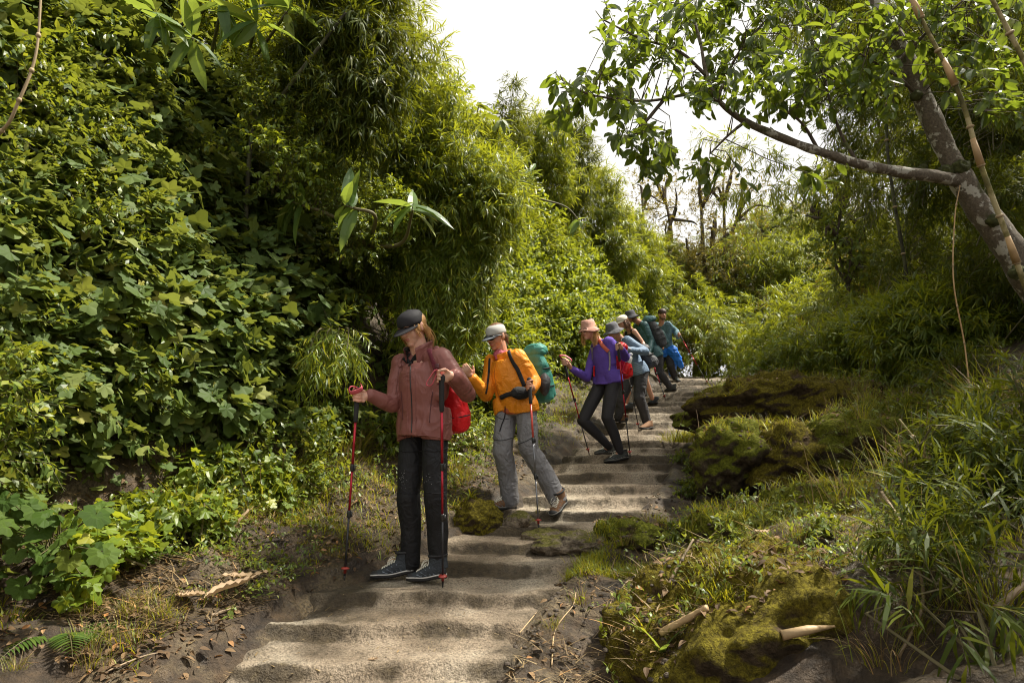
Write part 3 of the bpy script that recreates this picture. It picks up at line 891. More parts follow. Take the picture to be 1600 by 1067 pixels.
def person(label, Jp, Y0, st):
    """Jp: joint -> (px, py, depth offset)"""
    J = {k: P(v[0], v[1], Y0 + v[2]) for k, v in Jp.items() if k not in ('heelL', 'toeL', 'heelR', 'toeR')}
    fyaw = st['yaw']
    J['fwd'] = np.array([math.cos(R(fyaw)), math.sin(R(fyaw)), 0])
    feet = {}
    for s_ in 'LR':
        for k in ('heel', 'toe'):
            v = Jp[k + s_]
            feet[k + s_] = P(v[0], v[1], Y0 + v[2]) if len(v) == 3 else hit(v[0], v[1], Y0 - 1.5, Y0 + 1.5)
    base_ = (feet['heelL'] + feet['heelR']) / 2; base_[2] = min(feet['heelL'][2], feet['heelR'][2])
    root = empty('person', base_, label, 'person', st.get('group'))
    hb = basis(*st['head']); hs = st.get('hs', 1.0)
    hc = J['head']
    k = st.get('k', 1.0)
    vox = st.get('vox', .008)
    dbg = {n: round(float(np.linalg.norm(J[a] - J[b])), 2) for n, a, b in (('ua', 'shL', 'elL'), ('fa', 'elL', 'wrL'), ('uaR', 'shR', 'elR'), ('faR', 'elR', 'wrR'), ('thL', 'hipL', 'knL'), ('shL', 'knL', 'anL'), ('thR', 'hipR', 'knR'), ('shR', 'knR', 'anR'), ('shw', 'shL', 'shR'), ('hipw', 'hipL', 'hipR'))}
    dbg['tor'] = round(float(np.linalg.norm((J['shL'] + J['shR'] - J['hipL'] - J['hipR']) / 2)), 2)
    dbg['headtop-foot'] = round(float(hc[2] + .12 - base_[2]), 2)
    dbg['feetY'] = [round(float(feet[q][1]), 2) for q in feet]
    dbg['Y0'] = Y0; dbg['anL_z'] = round(float(J['anL'][2] - feet['heelL'][2]), 2); dbg['anR_z'] = round(float(J['anR'][2] - feet['heelR'][2]), 2)
    print('PERSON', label[:30], dbg)
    # body
    g = [xf(head_geo(), hb, hc, hs), capsule(hc + hb @ np.array([-.02, 0, -.03]) * hs, J['neck'], .054, .058)]
    g.append(loft(torso_rings(J, st.get('torso', TORSO)), 28))
    for s_ in 'LR':
        g.append(chain([J['sh' + s_], J['el' + s_], J['wr' + s_]], [.050 * k, .040 * k, .026 * k]))
        g.append(chain([J['hip' + s_], J['kn' + s_], J['an' + s_]], [.080 * k, .054 * k, .038 * k]))
        g.append(chain([J['an' + s_], feet['heel' + s_] * .4 + feet['toe' + s_] * .6 + np.array([0, 0, .025])], [.030, .015]))
    g += st.get('hands', lambda J: [])(J)
    bg_ = remesh(join(*g), vox, 2 if vox < .006 else 1)
    body = build('body', bg_, st['skin'], root)
    J['_body'] = bg_
    # trousers
    if st.get('legs') is not None:
        m_, rs, clo = st['legs']
        gl = [loft(torso_rings(J, [(-.10, .13 * k, .09 * k, -.01), (.02, .155 * k, .115 * k, -.012), (.18, .155 * k, .112 * k, -.005), (.36, .135 * k, .10 * k, 0)]), 28)]
        for s_ in 'LR':
            an = J['an' + s_] + (J['an' + s_] - J['kn' + s_]) * clo
            gl.append(chain([J['hip' + s_], (J['hip' + s_] * .5 + J['kn' + s_] * .5) + J['fwd'] * .008, J['kn' + s_] + J['fwd'] * .005, J['kn' + s_] * .55 + an * .45 - J['fwd'] * .01, an], [rs[0], (rs[0] + rs[1]) * .52, rs[1], rs[2], rs[3]]))
        tg = remesh(join(*gl), max(vox, .007), 3, st.get('lfold', .006), 11, 7, (1, 1, .8))
        build('trousers', tg, m_, root); J['_legs'] = tg
    if st.get('top') is not None:
        m_, spec, ar, cl = st['top']
        gl = [loft(torso_rings(J, spec), 32)]
        for s_ in 'LR':
            el, wr = J['el' + s_], J['wr' + s_]
            gl.append(chain([J['sh' + s_] * .93 + J['neck'] * .07, J['sh' + s_] * .5 + el * .5, el, el * .5 + wr * .5, el + (wr - el) * cl], ar))
            gl.append(chain([J['sh' + s_] * .9 + J['neck'] * .1, (J['hip' + s_] + J['sh' + s_]) / 2], [ar[0] * 1.08, ar[0] * .8]))
            gl.append(chain([J['sh' + s_] * .93 + J['neck'] * .07, J['neck'] + (J['neck'] - J['head']) * .12], [ar[0] * .9, .055]))
        if 'skirt' in st:
            for s_ in 'LR':
                h_, kn_ = J['hip' + s_], J['kn' + s_]; a0 = h_ + (J['sh' + s_] - h_) * .3; b0 = h_ + (kn_ - h_) * st['skirt'][0]; dd_ = nrm(b0 - a0)
                e1_ = nrm(np.cross(dd_, [0, 1., 0])); e2_ = np.cross(dd_, e1_); rr0 = st['skirt'][1]
                gl.append(loft([(a0, e1_ * rr0 * .8, e2_ * rr0 * .8), ((a0 + b0) / 2, e1_ * rr0, e2_ * rr0), (b0, e1_ * rr0 * 1.02, e2_ * rr0 * 1.02)], 22))
        tg = remesh(join(*gl), max(vox, .0065), 3, st.get('fold', .007), st.get('ff', 10), 13, (1, 1, .75))
        o = build(st.get('topname', 'jacket'), tg, m_, root); J['_top'] = tg; J['_topo'] = o
    for s_ in 'LR':
        sc, so, tr, hi, de = st['shoes']
        shoe(root, J['an' + s_], feet['heel' + s_], feet['toe' + s_], sc, so, tr, hi, de)
    return root, J, hb, hc

TORSO = [(-.05, .13, .095, 0), (.1, .150, .105, -.005), (.35, .125, .092, 0), (.6, .125, .09, .0), (.85, .110, .075, -.01), (.97, .08, .055, -.012), (1.25, .05, .05, 0)]

def backpack(label, c, B, size, col, col2, base_at=None, extras=None, seed=3, fold=.006, group=None, voxel=.009):
    """B columns: away from the wearer's back, wearer's left, up"""
    w, h, d = size
    root = empty('backpack', c - B[:, 2] * h * .5, label, 'backpack', group)
    rings = []
    for t, a, b, o in ((0, .55, .5, 0), (.06, .85, .8, 0), (.25, 1, 1, .0), (.5, .98, 1.0, .0), (.75, .92, .85, -.02), (.93, .75, .62, -.03), (1, .45, .35, -.04)):
        rings.append((np.array([o, 0, (t - .5) * h]), np.array([d / 2 * b, 0, 0]), np.array([0, w / 2 * a, 0])))
    g = remesh(loft(rings, 32, pw=2.8), voxel, 3, fold, 8, seed)
    bag = build('bag', xf(g, B, c), col, root)
    lid = remesh(loft([(np.array([-.0 + .0 * t, 0, h * .5 - .03 + t * .11]), np.array([d * .5 * a, 0, 0]), np.array([0, w * .46 * a, 0])) for t, a in ((0, .85), (.25, 1), (.6, .95), (.9, .6), (1, .3))], 26, pw=2.6), voxel, 3, fold, 9, seed + 1)
    build('lid', xf(lid, B, c), col2, root)
    pk = remesh(loft([(np.array([d * .45, 0, -h * .45 + t * h * .5]), np.array([d * .22 * a, 0, 0]), np.array([0, w * .36 * a, 0])) for t, a in ((0, .6), (.1, .95), (.5, 1.05), (.9, .9), (1, .6))], 22, pw=2.8), voxel, 2, fold, 9, seed + 2)
    build('pocket', xf(pk, B, c), col2, root)
    th = np.linspace(0, 2 * PI, 40)
    for t_, wf in ((.30, 1.0), (.66, .96)):
        ring = np.stack([d / 2 * 1.02 * np.sign(np.cos(th)) * np.abs(np.cos(th)) ** .72, w / 2 * wf * 1.02 * np.sign(np.sin(th)) * np.abs(np.sin(th)) ** .72, np.full(40, (t_ - .5) * h)], 1)
        build('compression_strap', xf(tube(ring, .007, 6), B, c), bpy.data.materials['black_webbing'], root)
    return root, bag

# ---- colours for the people
skinA = skin_mat('skin_fair', (.62, .38, .28)); skinB = skin_mat('skin_tanned', (.48, .26, .17)); skinC = skin_mat('skin_warm', (.55, .32, .22))
mauve = cloth('mauve_shell', (.215, .080, .068), 6, .7, .5)
black_c = cloth('black_softshell', (.012, .012, .014), 9, .5, .7)
leggings = cloth('charcoal_leggings', (.030, .028, .032), 5, .2, .7)
grey_t = cloth('grey_trekking', (.185, .18, .19), 10, .6, .75)
orange_c = cloth('orange_shell', (.72, .24, .015), 9, .6, .5)
purple_c = cloth('purple_fleece', (.115, .065, .36), 6, .35, .85)
blue_c = cloth('blue_shirt', (.14, .20, .29), 9, .5, .7)
dkgrey = cloth('dark_grey_cotton', (.045, .043, .046), 9, .5, .8)
blackcap = cloth('black_cap_cotton', (.016, .015, .018), 3, .1, .75)
greycap = cloth('light_grey_cap', (.42, .41, .39), 3, .1, .75)
greybrim = cloth('slate_brim', (.10, .11, .13), 3, .1, .7)
pinkhat = cloth('dusty_pink_cotton', (.50, .275, .215), 4, .2, .85)
greyhat = cloth('slate_hat_cotton', (.11, .11, .125), 4, .2, .85)
darkhat = cloth('charcoal_hat_cotton', (.06, .06, .07), 4, .2, .85)
whitecap = cloth('cream_cap_cotton', (.68, .62, .52), 4, .2, .85)
teal_c = cloth('teal_ripstop', (.045, .19, .155), 8, .6, .5)
dkpack = cloth('dark_grey_ripstop', (.05, .05, .055), 8, .6, .6)
red_c = cloth('red_rain_cover', (.62, .015, .02), 8, .7, .4)
blue_j = cloth('bright_blue_shell', (.02, .16, .62), 8, .7, .5)
tealj = cloth('dark_teal_shell', (.05, .115, .125), 8, .6, .45)
strapm = cloth('black_webbing', (.02, .02, .022), 20, .3, .8)
burg = cloth('burgundy_webbing', (.13, .022, .035), 20, .3, .8)
coral = cloth('coral_webbing', (.60, .14, .09), 20, .3, .7)
greyweb = cloth('grey_webbing', (.28, .25, .25), 20, .3, .7)
pinkstrap = plain('pink_padded_strap', (.62, .10, .14), .6)
blond = plain('blond_hair', (.50, .27, .10), .45, 200, .6, .35, bdist=.004)
ginger = plain('reddish_brown_hair', (.20, .085, .035), .45, 200, .6, .35, bdist=.004)
brown = plain('brown_hair', (.13, .06, .03), .45, 200, .6, .35, bdist=.004)
redmetal = plain('red_anodised', (.38, .02, .035), .25, 20, .02, .03, metal=.6)
darkmetal = plain('dark_carbon', (.03, .03, .035), .35, 20, .02, .03, metal=.3)
greymetal = plain('grey_metal', (.20, .20, .22), .3, 20, .02, .03, metal=.7)
shoe_navy = cloth('navy_mesh_upper', (.036, .042, .050), 30, .4, .7)
shoe_brown = cloth('brown_suede', (.16, .085, .045), 20, .3, .85)
shoe_grey = cloth('grey_mesh_upper', (.06, .065, .06), 30, .4, .8)
rubber = plain('black_rubber', (.015, .014, .014), .8)
white_r = plain('white_midsole', (.55, .53, .50), .6)
grey_r = plain('grey_midsole', (.20, .19, .17), .7)
eye_w = plain('eye', (.5, .47, .45), .2, var=.01)
lip_m = plain('lips', (.48, .17, .15), .45)

def eyes(root, hb, hc, body=None):
    for s_ in (1, -1):
        e = build('eye', xf(ell((.078, s_ * .031, .006), (.011, .013, .009)), hb, hc), eye_w, root)
        build('eyelid', xf(ell((.079, s_ * .031, .0095), (.0125, .0155, .0085)), hb, hc), skinA, e)

def lips(root, hb, hc):
    g = join(ell((.086, 0, -.0505), (.0105, .021, .0045)), ell((.084, 0, -.0585), (.0105, .018, .0055)))
    build('lips', xf(g, hb, hc), lip_m, root)

def brows(root, hb, hc, m):
    for s_ in (1, -1):
        build('eyebrow', xf(tube([(.089, s_ * .014, .024), (.088, s_ * .032, .030), (.074, s_ * .050, .024)], [.002, .003, .0015], 5), hb, hc), m, root)

# ============ 1: woman in the mauve jacket
Y1 = float(hit(640, 909)[1]); print('Y1', Y1)
T1, B1 = P(559, 607, Y1 - .12), hit(538, 908)
T2, B2 = P(690, 588, Y1 - .42), hit(692, 905)
B2 = P(692, 903, Y1 - .10); B2[2] = H(B2[0], B2[1])[0]
JP = dict(head=(643, 511, 0.0), neck=(656, 552, .05), shL=(693, 563, -.10), shR=(626, 572, .12), elL=(730, 615, -.16), wrL=(710, 587, -.36), elR=(613, 633, .04), wrR=(577, 617, -.07),
          hipL=(680, 668, -.05), hipR=(646, 668, .07), knL=(681, 775, -.09), knR=(639, 778, .03), anL=(684, 868, -.02), anR=(641, 868, .08),
          heelL=(698, 903, -.03), toeL=(636, 909, -.05), heelR=(648, 896, .08), toeR=(580, 905, .03))
def hands1(J):
    return [grip_hand(J['wrR'], T1 + nrm(B1 - T1) * .045, T1 - B1, flip=-1), grip_hand(J['wrL'], T2 + nrm(B2 - T2) * .0, T2 - B2, flip=1)]
st = dict(yaw=238, head=(238, 30, 4), skin=skinA, vox=.0048, hands=hands1, k=.92,
          legs=(black_c, (.078, .070, .062, .056), .14), skirt=(.17, .094), lfold=.006,
          top=(mauve, [(-.235, .196, .150, -.005), (-.22, .198, .152, -.005), (-.05, .190, .142, 0), (.12, .160, .122, 0), (.35, .146, .118, .008), (.62, .152, .122, .012), (.85, .152, .118, .005), (.98, .120, .094, 0)],
               (.068, .058, .050, .048, .040), .96),
          fold=.0075, ff=6, shoes=(shoe_navy, rubber, white_r, .105, True))
p1, J, hb, hc = person('woman in a mauve rain jacket and black cap standing nearest on the steps, looking down', JP, Y1, st)
cap_parts(p1, hb, hc, blackcap, blackcap, .98, -4)
hair = build('hair', hair_geo(hb, hc, 'pony'), blond, p1)
build('loose_strands', join(strands(hb, hc, [[(-.03, .07, .0), (-.055, .075, -.05), (-.06, .07, -.10), (-.05, .06, -.16)], [(-.05, .05, .0), (-.08, .05, -.06), (-.085, .05, -.12), (-.07, .04, -.17)], [(-.01, .079, .0), (-.03, .082, -.05), (-.05, .078, -.11), (-.04, .07, -.15)]], 70, .009, .0022, 3),
      strands(hb, hc, [[(.03, -.070, .02), (.035, -.078, -.04), (.02, -.078, -.10), (.03, -.07, -.14)], [(.045, .066, .02), (.045, .074, -.03), (.03, .074, -.075)]], 22, .004, .0016, 4)), blond, hair)
eyes(p1, hb, hc); lips(p1, hb, hc); brows(p1, hb, hc, brown)
bv = bvh_of(J['_top']); jk = J['_topo']
zipm = mat_of('zip_black', plain, (.015, .015, .015), .4)
build('zip', join(*[g for g in (drape(bv, [(642, 566), (641, 590), (643, 620), (644, 650), (643, 678), (643, 688)], .0035, 0, 50),) if g]), zipm, jk)
build('storm_flap', join(*[g for g in (drape(bv, [(636, 572), (636, 600), (637, 640), (637, 686)], .0028, 0, 40), drape(bv, [(650, 566), (649, 600), (650, 640), (650, 684)], .0025, 0, 40)) if g]), mauve, jk)
for vv in ([(676, 612), (673, 635), (671, 660)], [(627, 612), (629, 635), (629, 655)]):
    d_ = drape(bv, vv, .003, 0, 20)
    if d_: build('pocket_seam', d_, mat_of('dark_mauve_seam', cloth, (.10, .035, .035)), jk)
build('hem_cord', join(*[g for g in (drape(bv, [(621, 684), (640, 681), (665, 680), (690, 684), (704, 688)], .004, 0, 50), drape(bv, [(622, 580), (620, 600), (618, 615)], .003, 0, 20)) if g]), mauve, jk)
# open collar with black lining, hood lying on the back
ncol = J['neck']; upv = nrm(J['head'] - J['neck']) * .6 + np.array([0, 0, .6]); upv = nrm(upv)
lt = nrm(J['shL'] - J['shR']); fw = nrm(np.cross(lt, upv)); fw = fw if fw.dot(J['fwd']) > 0 else -fw
def collar(c, r0, h, col, lin, open_=.9, par=None, lean=.25, name='collar'):
    for nm, rr, m_, th0 in ((name, 0, col, .006), ('collar_lining', -.007, lin, .005)):
        a_ = np.linspace(open_ / 2, 2 * PI - open_ / 2, 36)
        V = []
        for (rad, z) in ((r0 + rr, -h * .45), (r0 + rr + .006, 0), (r0 + rr + .004, h * .35), (r0 + rr + .009, h * .5), (r0 + rr - .004, h * .47), (r0 + rr - th0, 0), (r0 + rr - th0 - .004, -h * .45)):
            for t in a_:
                z2 = z + (.010 * vnoise([[t * 2, z * 30, rr * 9]], 3)[0]) - lean * h * math.cos(t)
                V.append(c + fw * math.cos(t) * rad * 1.15 + lt * math.sin(t) * rad + upv * z2)
        n = len(a_); F = []
        for k in range(6):
            for i in range(n - 1):
                q = k * n + i; F += [(q, q + 1, q + n + 1), (q, q + n + 1, q + n)]
        for e in (0, n - 1):
            for k in range(1, 5): F.append((e, e + k * n, e + (k + 1) * n))
        build(nm, (np.array(V), np.array(F)), m_, par)
collar(ncol + fw * .004 + upv * .012, .084, .100, mauve, black_c, 1.15, jk, .34)
hood = remesh(join(chain([ncol - fw * .065 + lt * .085 + upv * .005, ncol - fw * .10 + upv * .0, ncol - fw * .065 - lt * .085 + upv * .005], [.024, .034, .024]), chain([ncol - fw * .10 + lt * .03 - upv * .01, ncol - fw * .12 - upv * .06, ncol - fw * .10 - lt * .03 - upv * .01], [.032, .03, .03])), .007, 3, .008, 12)
build('hood', hood, mauve, jk)
for vv in ([(655, 547), (650, 557), (644, 567)], [(631, 558), (636, 563), (642, 570)]):
    lf = drape(bv, vv, .016, .002, 20, flat=.003)
    if lf: build('lining_fold', lf, black_c, jk)
lap = drape(bv, [(636, 556), (628, 559), (624, 566), (626, 573)], .012, .0, 20, flat=.004)
if lap: build('collar_flap', lap, mauve, jk)
lin = drape(bv, [(641, 553), (636, 560), (640, 568)], .010, .002, 18, flat=.004)
if lin: build('lining_flap', lin, black_c, jk)
# trouser details: thigh seam rings and reflective dots on the knees
tb = bvh_of(J['_legs'])
seam = [drape(tb, [(619, 701), (630, 705), (645, 706), (660, 704)], .0035, 0, 30), drape(tb, [(662, 704), (680, 705), (700, 700)], .0035, 0, 24), drape(tb, [(622, 768), (640, 772), (658, 768)], .003, 0, 20), drape(tb, [(664, 768), (682, 771), (699, 768)], .003, 0, 20)]
tro = [c for c in p1.children if c.name.startswith('trousers')][0]
build('trouser_seam', join(*[g for g in seam if g]), black_c, tro)
dots = []
r_ = rng(5)
for k in range(26):
    x_, y_ = (r_.normal(631, 4), r_.normal(749, 8)) if k < 18 else (r_.normal(670, 3.5), r_.normal(752, 6))
    d = nrm(P(x_, y_, 5) - np.array([0, 0, ZC])); loc, no, _, _ = tb.ray_cast(Vector((0, 0, ZC)), Vector(d))
    if loc is not None: dots.append(ell(np.array(loc) + np.array(no) * .001, (.0018, .0018, .0018), nu=6, nv=4))
build('reflective_dots', join(*dots), mat_of('reflective', plain, (.35, .35, .36), .3), tro)
# wrist watch cuff
build('cuff', tube([J['wrL'] + (J['elL'] - J['wrL']) * .10, J['wrL'] + (J['elL'] - J['wrL']) * .18], .041, 18), black_c, jk)

grp = None
r1, g1, s1, f1, d1 = pole(T1, B1, 'red hiking pole held out by the woman in mauve, planted left of her feet', redmetal, darkmetal)
strap_loop(g1, [T1 + np.array([0, 0, .0]), T1 + np.array([-.03, -.03, .012]), T1 + np.array([-.045, -.035, -.008]), T1 + np.array([-.03, -.042, -.03]), T1 + np.array([.01, -.045, -.02]), T1 + np.array([.035, -.035, .0]), T1 + np.array([.02, 0, .02])], .016, pinkstrap)
r2, g2, s2, f2, d2 = pole(T2, B2, 'pink red hiking pole in front of the mauve jacket, tip beside her left shoe', redmetal, darkmetal)
strap_loop(g2, [T2, T2 + np.array([-.03, -.02, .035]), T2 + np.array([-.06, -.02, .0]), T2 + np.array([-.085, -.01, -.045]), T2 + np.array([-.055, -.01, -.05]), T2 + np.array([-.03, 0, .012])], .017, pinkstrap)
# her red pack
bkc = P(703, 634, Y1 + .17)
Bp = np.stack([-fw, lt, upv], 1); Bp = np.array(Matrix(Bp.tolist()).to_quaternion().to_matrix()) if False else Bp
root1, bag1 = backpack('small backpack under a bright red rain cover on the back of the woman in mauve', bkc, Bp, (.24, .36, .15), red_c, red_c, seed=7, fold=.012)
sg = [drape(bv, [(671, 545), (675, 560), (683, 580), (688, 600)], .017, .002, 40, flat=.003)]
build('shoulder_strap', join(*[g for g in sg if g]), burg, root1)
bk = drape(bv, [(683, 569), (684, 575)], .014, .007, 8, flat=.004)
if bk: build('strap_buckle', bk, mat_of('buckle', plain, (.10, .03, .04), .35), root1)

# ============ 2: woman in orange
Y2 = float(hit(783, 800)[1]); print('Y2', Y2)
T3, B3 = P(827, 592, Y2 - .42), hit(842, 830)
JP = dict(head=(775, 525, 0), neck=(785, 557, .05), shL=(811, 559, -.10), shR=(768, 567, .12), elL=(835, 596, -.06), wrL=(833, 608, -.28), elR=(760, 617, .0), wrR=(738, 590, -.14),
          hipL=(822, 645, -.05), hipR=(792, 645, .05), knL=(828, 702, -.10), knR=(786, 705, -.04), anL=(868, 773, -.08), anR=(797, 776, .05),
          heelL=(884, 786, -.05), toeL=(863, 808, -.20), heelR=(806, 795, .08), toeR=(759, 797, -.03))
def hands2(J):
    return [grip_hand(J['wrL'], T3 + nrm(B3 - T3) * .055, T3 - B3, flip=1), open_hand(J['wrR'], P(726, 573, Y2 - .2) - J['wrR'], np.array([-.2, -.9, .3]), 50, side=1)]
st = dict(yaw=228, head=(226, 22, 0), skin=skinB, vox=.006, hands=hands2, k=.95, skirt=(-.05, .112), legs=(grey_t, (.090, .083, .080, .076), .06), lfold=.008,
          top=(orange_c, [(.0, .150, .112, -.01), (.08, .158, .118, -.01), (.3, .150, .120, 0), (.6, .155, .124, .012), (.85, .155, .118, .005), (1.0, .120, .094, 0), (1.12, .07, .075, 0)], (.070, .062, .056, .050, .042), .95),
          fold=.009, ff=10, shoes=(shoe_brown, rubber, grey_r, .105, True))
p2, J, hb, hc = person('woman in an orange jacket and grey zip-off trousers stepping down behind the woman in mauve', JP, Y2, st)
cap_parts(p2, hb, hc, greycap, greybrim, .98, -4)
hair = build('hair', hair_geo(hb, hc, 'short', .97), brown, p2)
build('ponytail', strands(hb, hc, [[(-.09, 0, .0), (-.12, 0, -.04), (-.115, 0, -.10)]], 40, .010, .003, 3), brown, hair)
sunglasses(p2, hb, hc); lips(p2, hb, hc)
bv2 = bvh_of(J['_top']); jk = J['_topo']
ncol = J['neck']; upv = nrm(J['head'] - J['neck']) * .6 + np.array([0, 0, .6]); upv = nrm(upv)
lt = nrm(J['shL'] - J['shR']); fw = nrm(np.cross(lt, upv)); fw = fw if fw.dot(J['fwd']) > 0 else -fw
collar(ncol, .076, .075, orange_c, orange_c, .5, jk, .2)
build('neck_scarf', remesh(join(chain([ncol + fw * .03 + upv * .015, ncol + upv * .03], [.058, .056])), .006, 2, .006, 20), cloth('pink_patterned_scarf', (.50, .12, .17), 30, .6, .8, var=.5), p2)
build('zip', join(*[g for g in (drape(bv2, [(776, 556), (773, 585), (777, 610), (783, 628)], .003, 0, 40),) if g]), cloth('dark_orange_zip', (.35, .10, .01)), jk)
tb2 = bvh_of(J['_legs'])
tro = [c for c in p2.children if c.name.startswith('trousers')][0]
build('zip_off_seam', join(*[g for g in (drape(tb2, [(769, 686), (784, 688), (800, 684)], .004, 0, 24), drape(tb2, [(809, 694), (822, 689), (836, 681)], .004, 0, 24), drape(tb2, [(775, 650), (785, 655), (795, 654)], .003, 0, 20)) if g]), cloth('dark_grey_seam', (.06, .06, .065)), tro)
build('shirt_hem', loft(torso_rings(J, [(-.02, .150, .112, -.01), (.0, .154, .116, -.01), (.10, .154, .116, -.01)]), 30), cloth('rust_shirt', (.35, .08, .03)), p2)
pole(T3, B3, 'hiking pole with red and dark grey shafts held by the woman in orange', mat_of('coral_metal', plain, (.55, .07, .05), .3), greymetal, cork=greymetal)
Bp = np.stack([-fw, lt, upv], 1)
root2, bag2 = backpack('teal and grey trekking backpack worn by the woman in orange', P(842, 590, Y2 + .17), Bp, (.25, .45, .17), teal_c, teal_c, seed=17, fold=.010)
sg = [drape(bv2, [(795, 547), (800, 562), (810, 580), (819, 603)], .018, .003, 40, flat=.005), drape(bv2, [(765, 560), (763, 590), (759, 615)], .009, .003, 30, flat=.003)]
build('shoulder_strap', join(*[g for g in sg if g]), strapm, root2)
hbg = [drape(bv2, [(783, 621), (795, 616), (812, 613), (830, 614)], .020, .003, 40, flat=.006)]
build('hip_belt', join(*[g for g in hbg if g]), strapm, root2)
build('side_pocket', remesh(ell(P(851, 601, Y2 + .02), (.05, .08, .10)), .008, 2, .008), dkpack, root2)
dng = drape(tb2, [(790, 634), (789, 650), (784, 664), (781, 674)], .005, .003, 24, flat=.002)
if dng: build('belt_tail', dng, strapm, root2)
# waist bag
wb = remesh(ell(P(813, 614, Y2 - .20), (.085, .05, .052), basis(10, 0, -8)), .007, 2, .006, 12)
wbo = build('waist_bag', wb, strapm, None, origin=P(813, 614, Y2 - .20)); tag(wbo, 'small black pouch at the waist of the woman in orange', 'pouch')

# ============ 3: woman in purple
Y3 = float(hit(964, 716)[1]); print('Y3', Y3)
T4, B4 = P(880, 562, Y3 - .25), hit(921, 711)
T5, B5 = P(965, 536, Y3 - .42), hit(985, 718)
JP = dict(head=(919, 515, 0), neck=(936, 536, .05), shL=(953, 535, -.12), shR=(931, 543, .12), elL=(977, 558, -.10), wrL=(972, 545, -.32), elR=(917, 590, .05), wrR=(893, 576, -.12),
          hipL=(959, 597, -.08), hipR=(941, 598, .08), knL=(949, 652, -.14), knR=(911, 657, -.02), anL=(968, 703, -.03), anR=(950, 696, .12),
          heelL=(982, 718), toeL=(945, 724), heelR=(961, 709), toeR=(931, 712))
def hands3(J):
    return [grip_hand(J['wrR'], T4 + nrm(B4 - T4) * .03, T4 - B4, flip=-1), grip_hand(J['wrL'], T5 + nrm(B5 - T5) * .045, T5 - B5, flip=1)]
st = dict(yaw=215, head=(224, 14, 0), skin=skinA, vox=.007, hands=hands3, k=.92, skirt=(.0, .105), legs=(leggings, (.086, .066, .060, .045), .04), lfold=.0015,
          top=(purple_c, [(-.07, .180, .142, 0), (.0, .178, .140, -.01), (.15, .150, .115, 0), (.4, .140, .112, .01), (.65, .145, .115, .012), (.85, .145, .11, .005), (1.0, .115, .09, 0), (1.12, .06, .06, 0)], (.064, .056, .050, .044, .036), .95),
          fold=.005, ff=8, topname='fleece', shoes=(shoe_grey, rubber, grey_r, .075, True))
p3, J, hb, hc = person('woman in a purple fleece and pink bucket hat leaning back on two poles', JP, Y3, st)
bucket_parts(p3, hb, hc, pinkhat, .99, -4, flare=.036)
hair = build('hair', hair_geo(hb, hc, 'long'), blond, p3)
build('loose_strands', strands(hb, hc, [[(-.03, .07, .0), (-.02, .085, -.06), (.0, .085, -.13), (.02, .08, -.20)], [(-.05, .05, .0), (-.06, .07, -.08), (-.04, .07, -.15), (-.02, .07, -.22)], [(.02, -.07, .0), (.03, -.075, -.08), (.04, -.07, -.17)]], 90, .012, .003, 3), blond, hair)
sunglasses(p3, hb, hc); lips(p3, hb, hc)
bv3 = bvh_of(J['_top'])
lt = nrm(J['shL'] - J['shR']); upv = nrm((J['shL'] + J['shR'] - J['hipL'] - J['hipR'])); fw = nrm(np.cross(lt, upv)); fw = fw if fw.dot(J['fwd']) > 0 else -fw
Bp = np.stack([-fw, lt, upv], 1)
root3, bag3 = backpack('red daypack with coral straps worn by the woman in purple', P(973, 569, Y3 + .16), Bp, (.22, .36, .13), red_c, red_c, seed=27, fold=.006)
sg = [drape(bv3, [(936, 530), (942, 540), (951, 549)], .022, .003, 30, flat=.005)]
build('shoulder_strap', join(*[g for g in sg if g]), coral, root3)
sg = [drape(bv3, [(952, 549), (953, 563), (952, 579)], .010, .003, 30, flat=.003), drape(bv3, [(925, 543), (926, 553), (926, 562)], .012, .003, 30, flat=.003)]
build('strap_webbing', join(*[g for g in sg if g]), greyweb, root3)
d_ = drape(bv3, [(927, 573), (928, 588)], .020, .006, 12, flat=.010)
if d_: tag(build('phone_case', d_, strapm, None), 'black pouch with red edge hanging at the front of the purple fleece', 'pouch')
d_ = drape(bv3, [(931, 571), (931, 589)], .006, .012, 12, flat=.010)
if d_: build('pouch_edge', d_, red_c, [o for o in scene.objects if o.name == 'phone_case'][0])
bt = P(981, 568, Y3 - .03); ax_ = nrm(P(985, 556, Y3) - P(977, 580, Y3)); e1 = nrm(np.cross(ax_, [0, 1, 0])); e2 = np.cross(ax_, e1)
bo = empty('water_bottle', bt - ax_ * .13, 'clear plastic bottle with red lower half in the side pocket of the red daypack', 'bottle')
build('bottle', loft([(bt + ax_ * t, e1 * r, e2 * r) for t, r in ((-.13, .03), (-.12, .036), (.0, .036), (.05, .036), (.08, .030), (.095, .016), (.11, .016))], 18), mat_of('clear_plastic', plain, (.62, .60, .58), .15), bo)
build('sleeve', loft([(bt + ax_ * t, e1 * r, e2 * r) for t, r in ((-.133, .036), (-.125, .041), (.0, .040), (.005, .036))], 18), red_c, bo)
build('lid', loft([(bt + ax_ * t, e1 * r, e2 * r) for t, r in ((.10, .020), (.105, .021), (.125, .021), (.128, .016))], 18), mat_of('white_plastic', plain, (.7, .7, .7), .3), bo)
pole(T4, B4, 'red hiking pole in the right hand of the woman in purple, left of her knees', redmetal, darkmetal)
pole(T5, B5, 'red hiking pole held by the woman in purple, tip behind her front shoe', redmetal, darkmetal)
g4 = [o for o in scene.objects if o.name.startswith('grip')][-2]
strap_loop(g4, [T4, T4 + np.array([-.04, -.02, .04]), T4 + np.array([.02, -.02, .045]), T4 + np.array([.09, -.01, .0]), T4 + np.array([.08, 0, -.03]), T4 + np.array([.02, 0, .0])], .018, plain('dark_red_strap', (.30, .03, .05), .6))

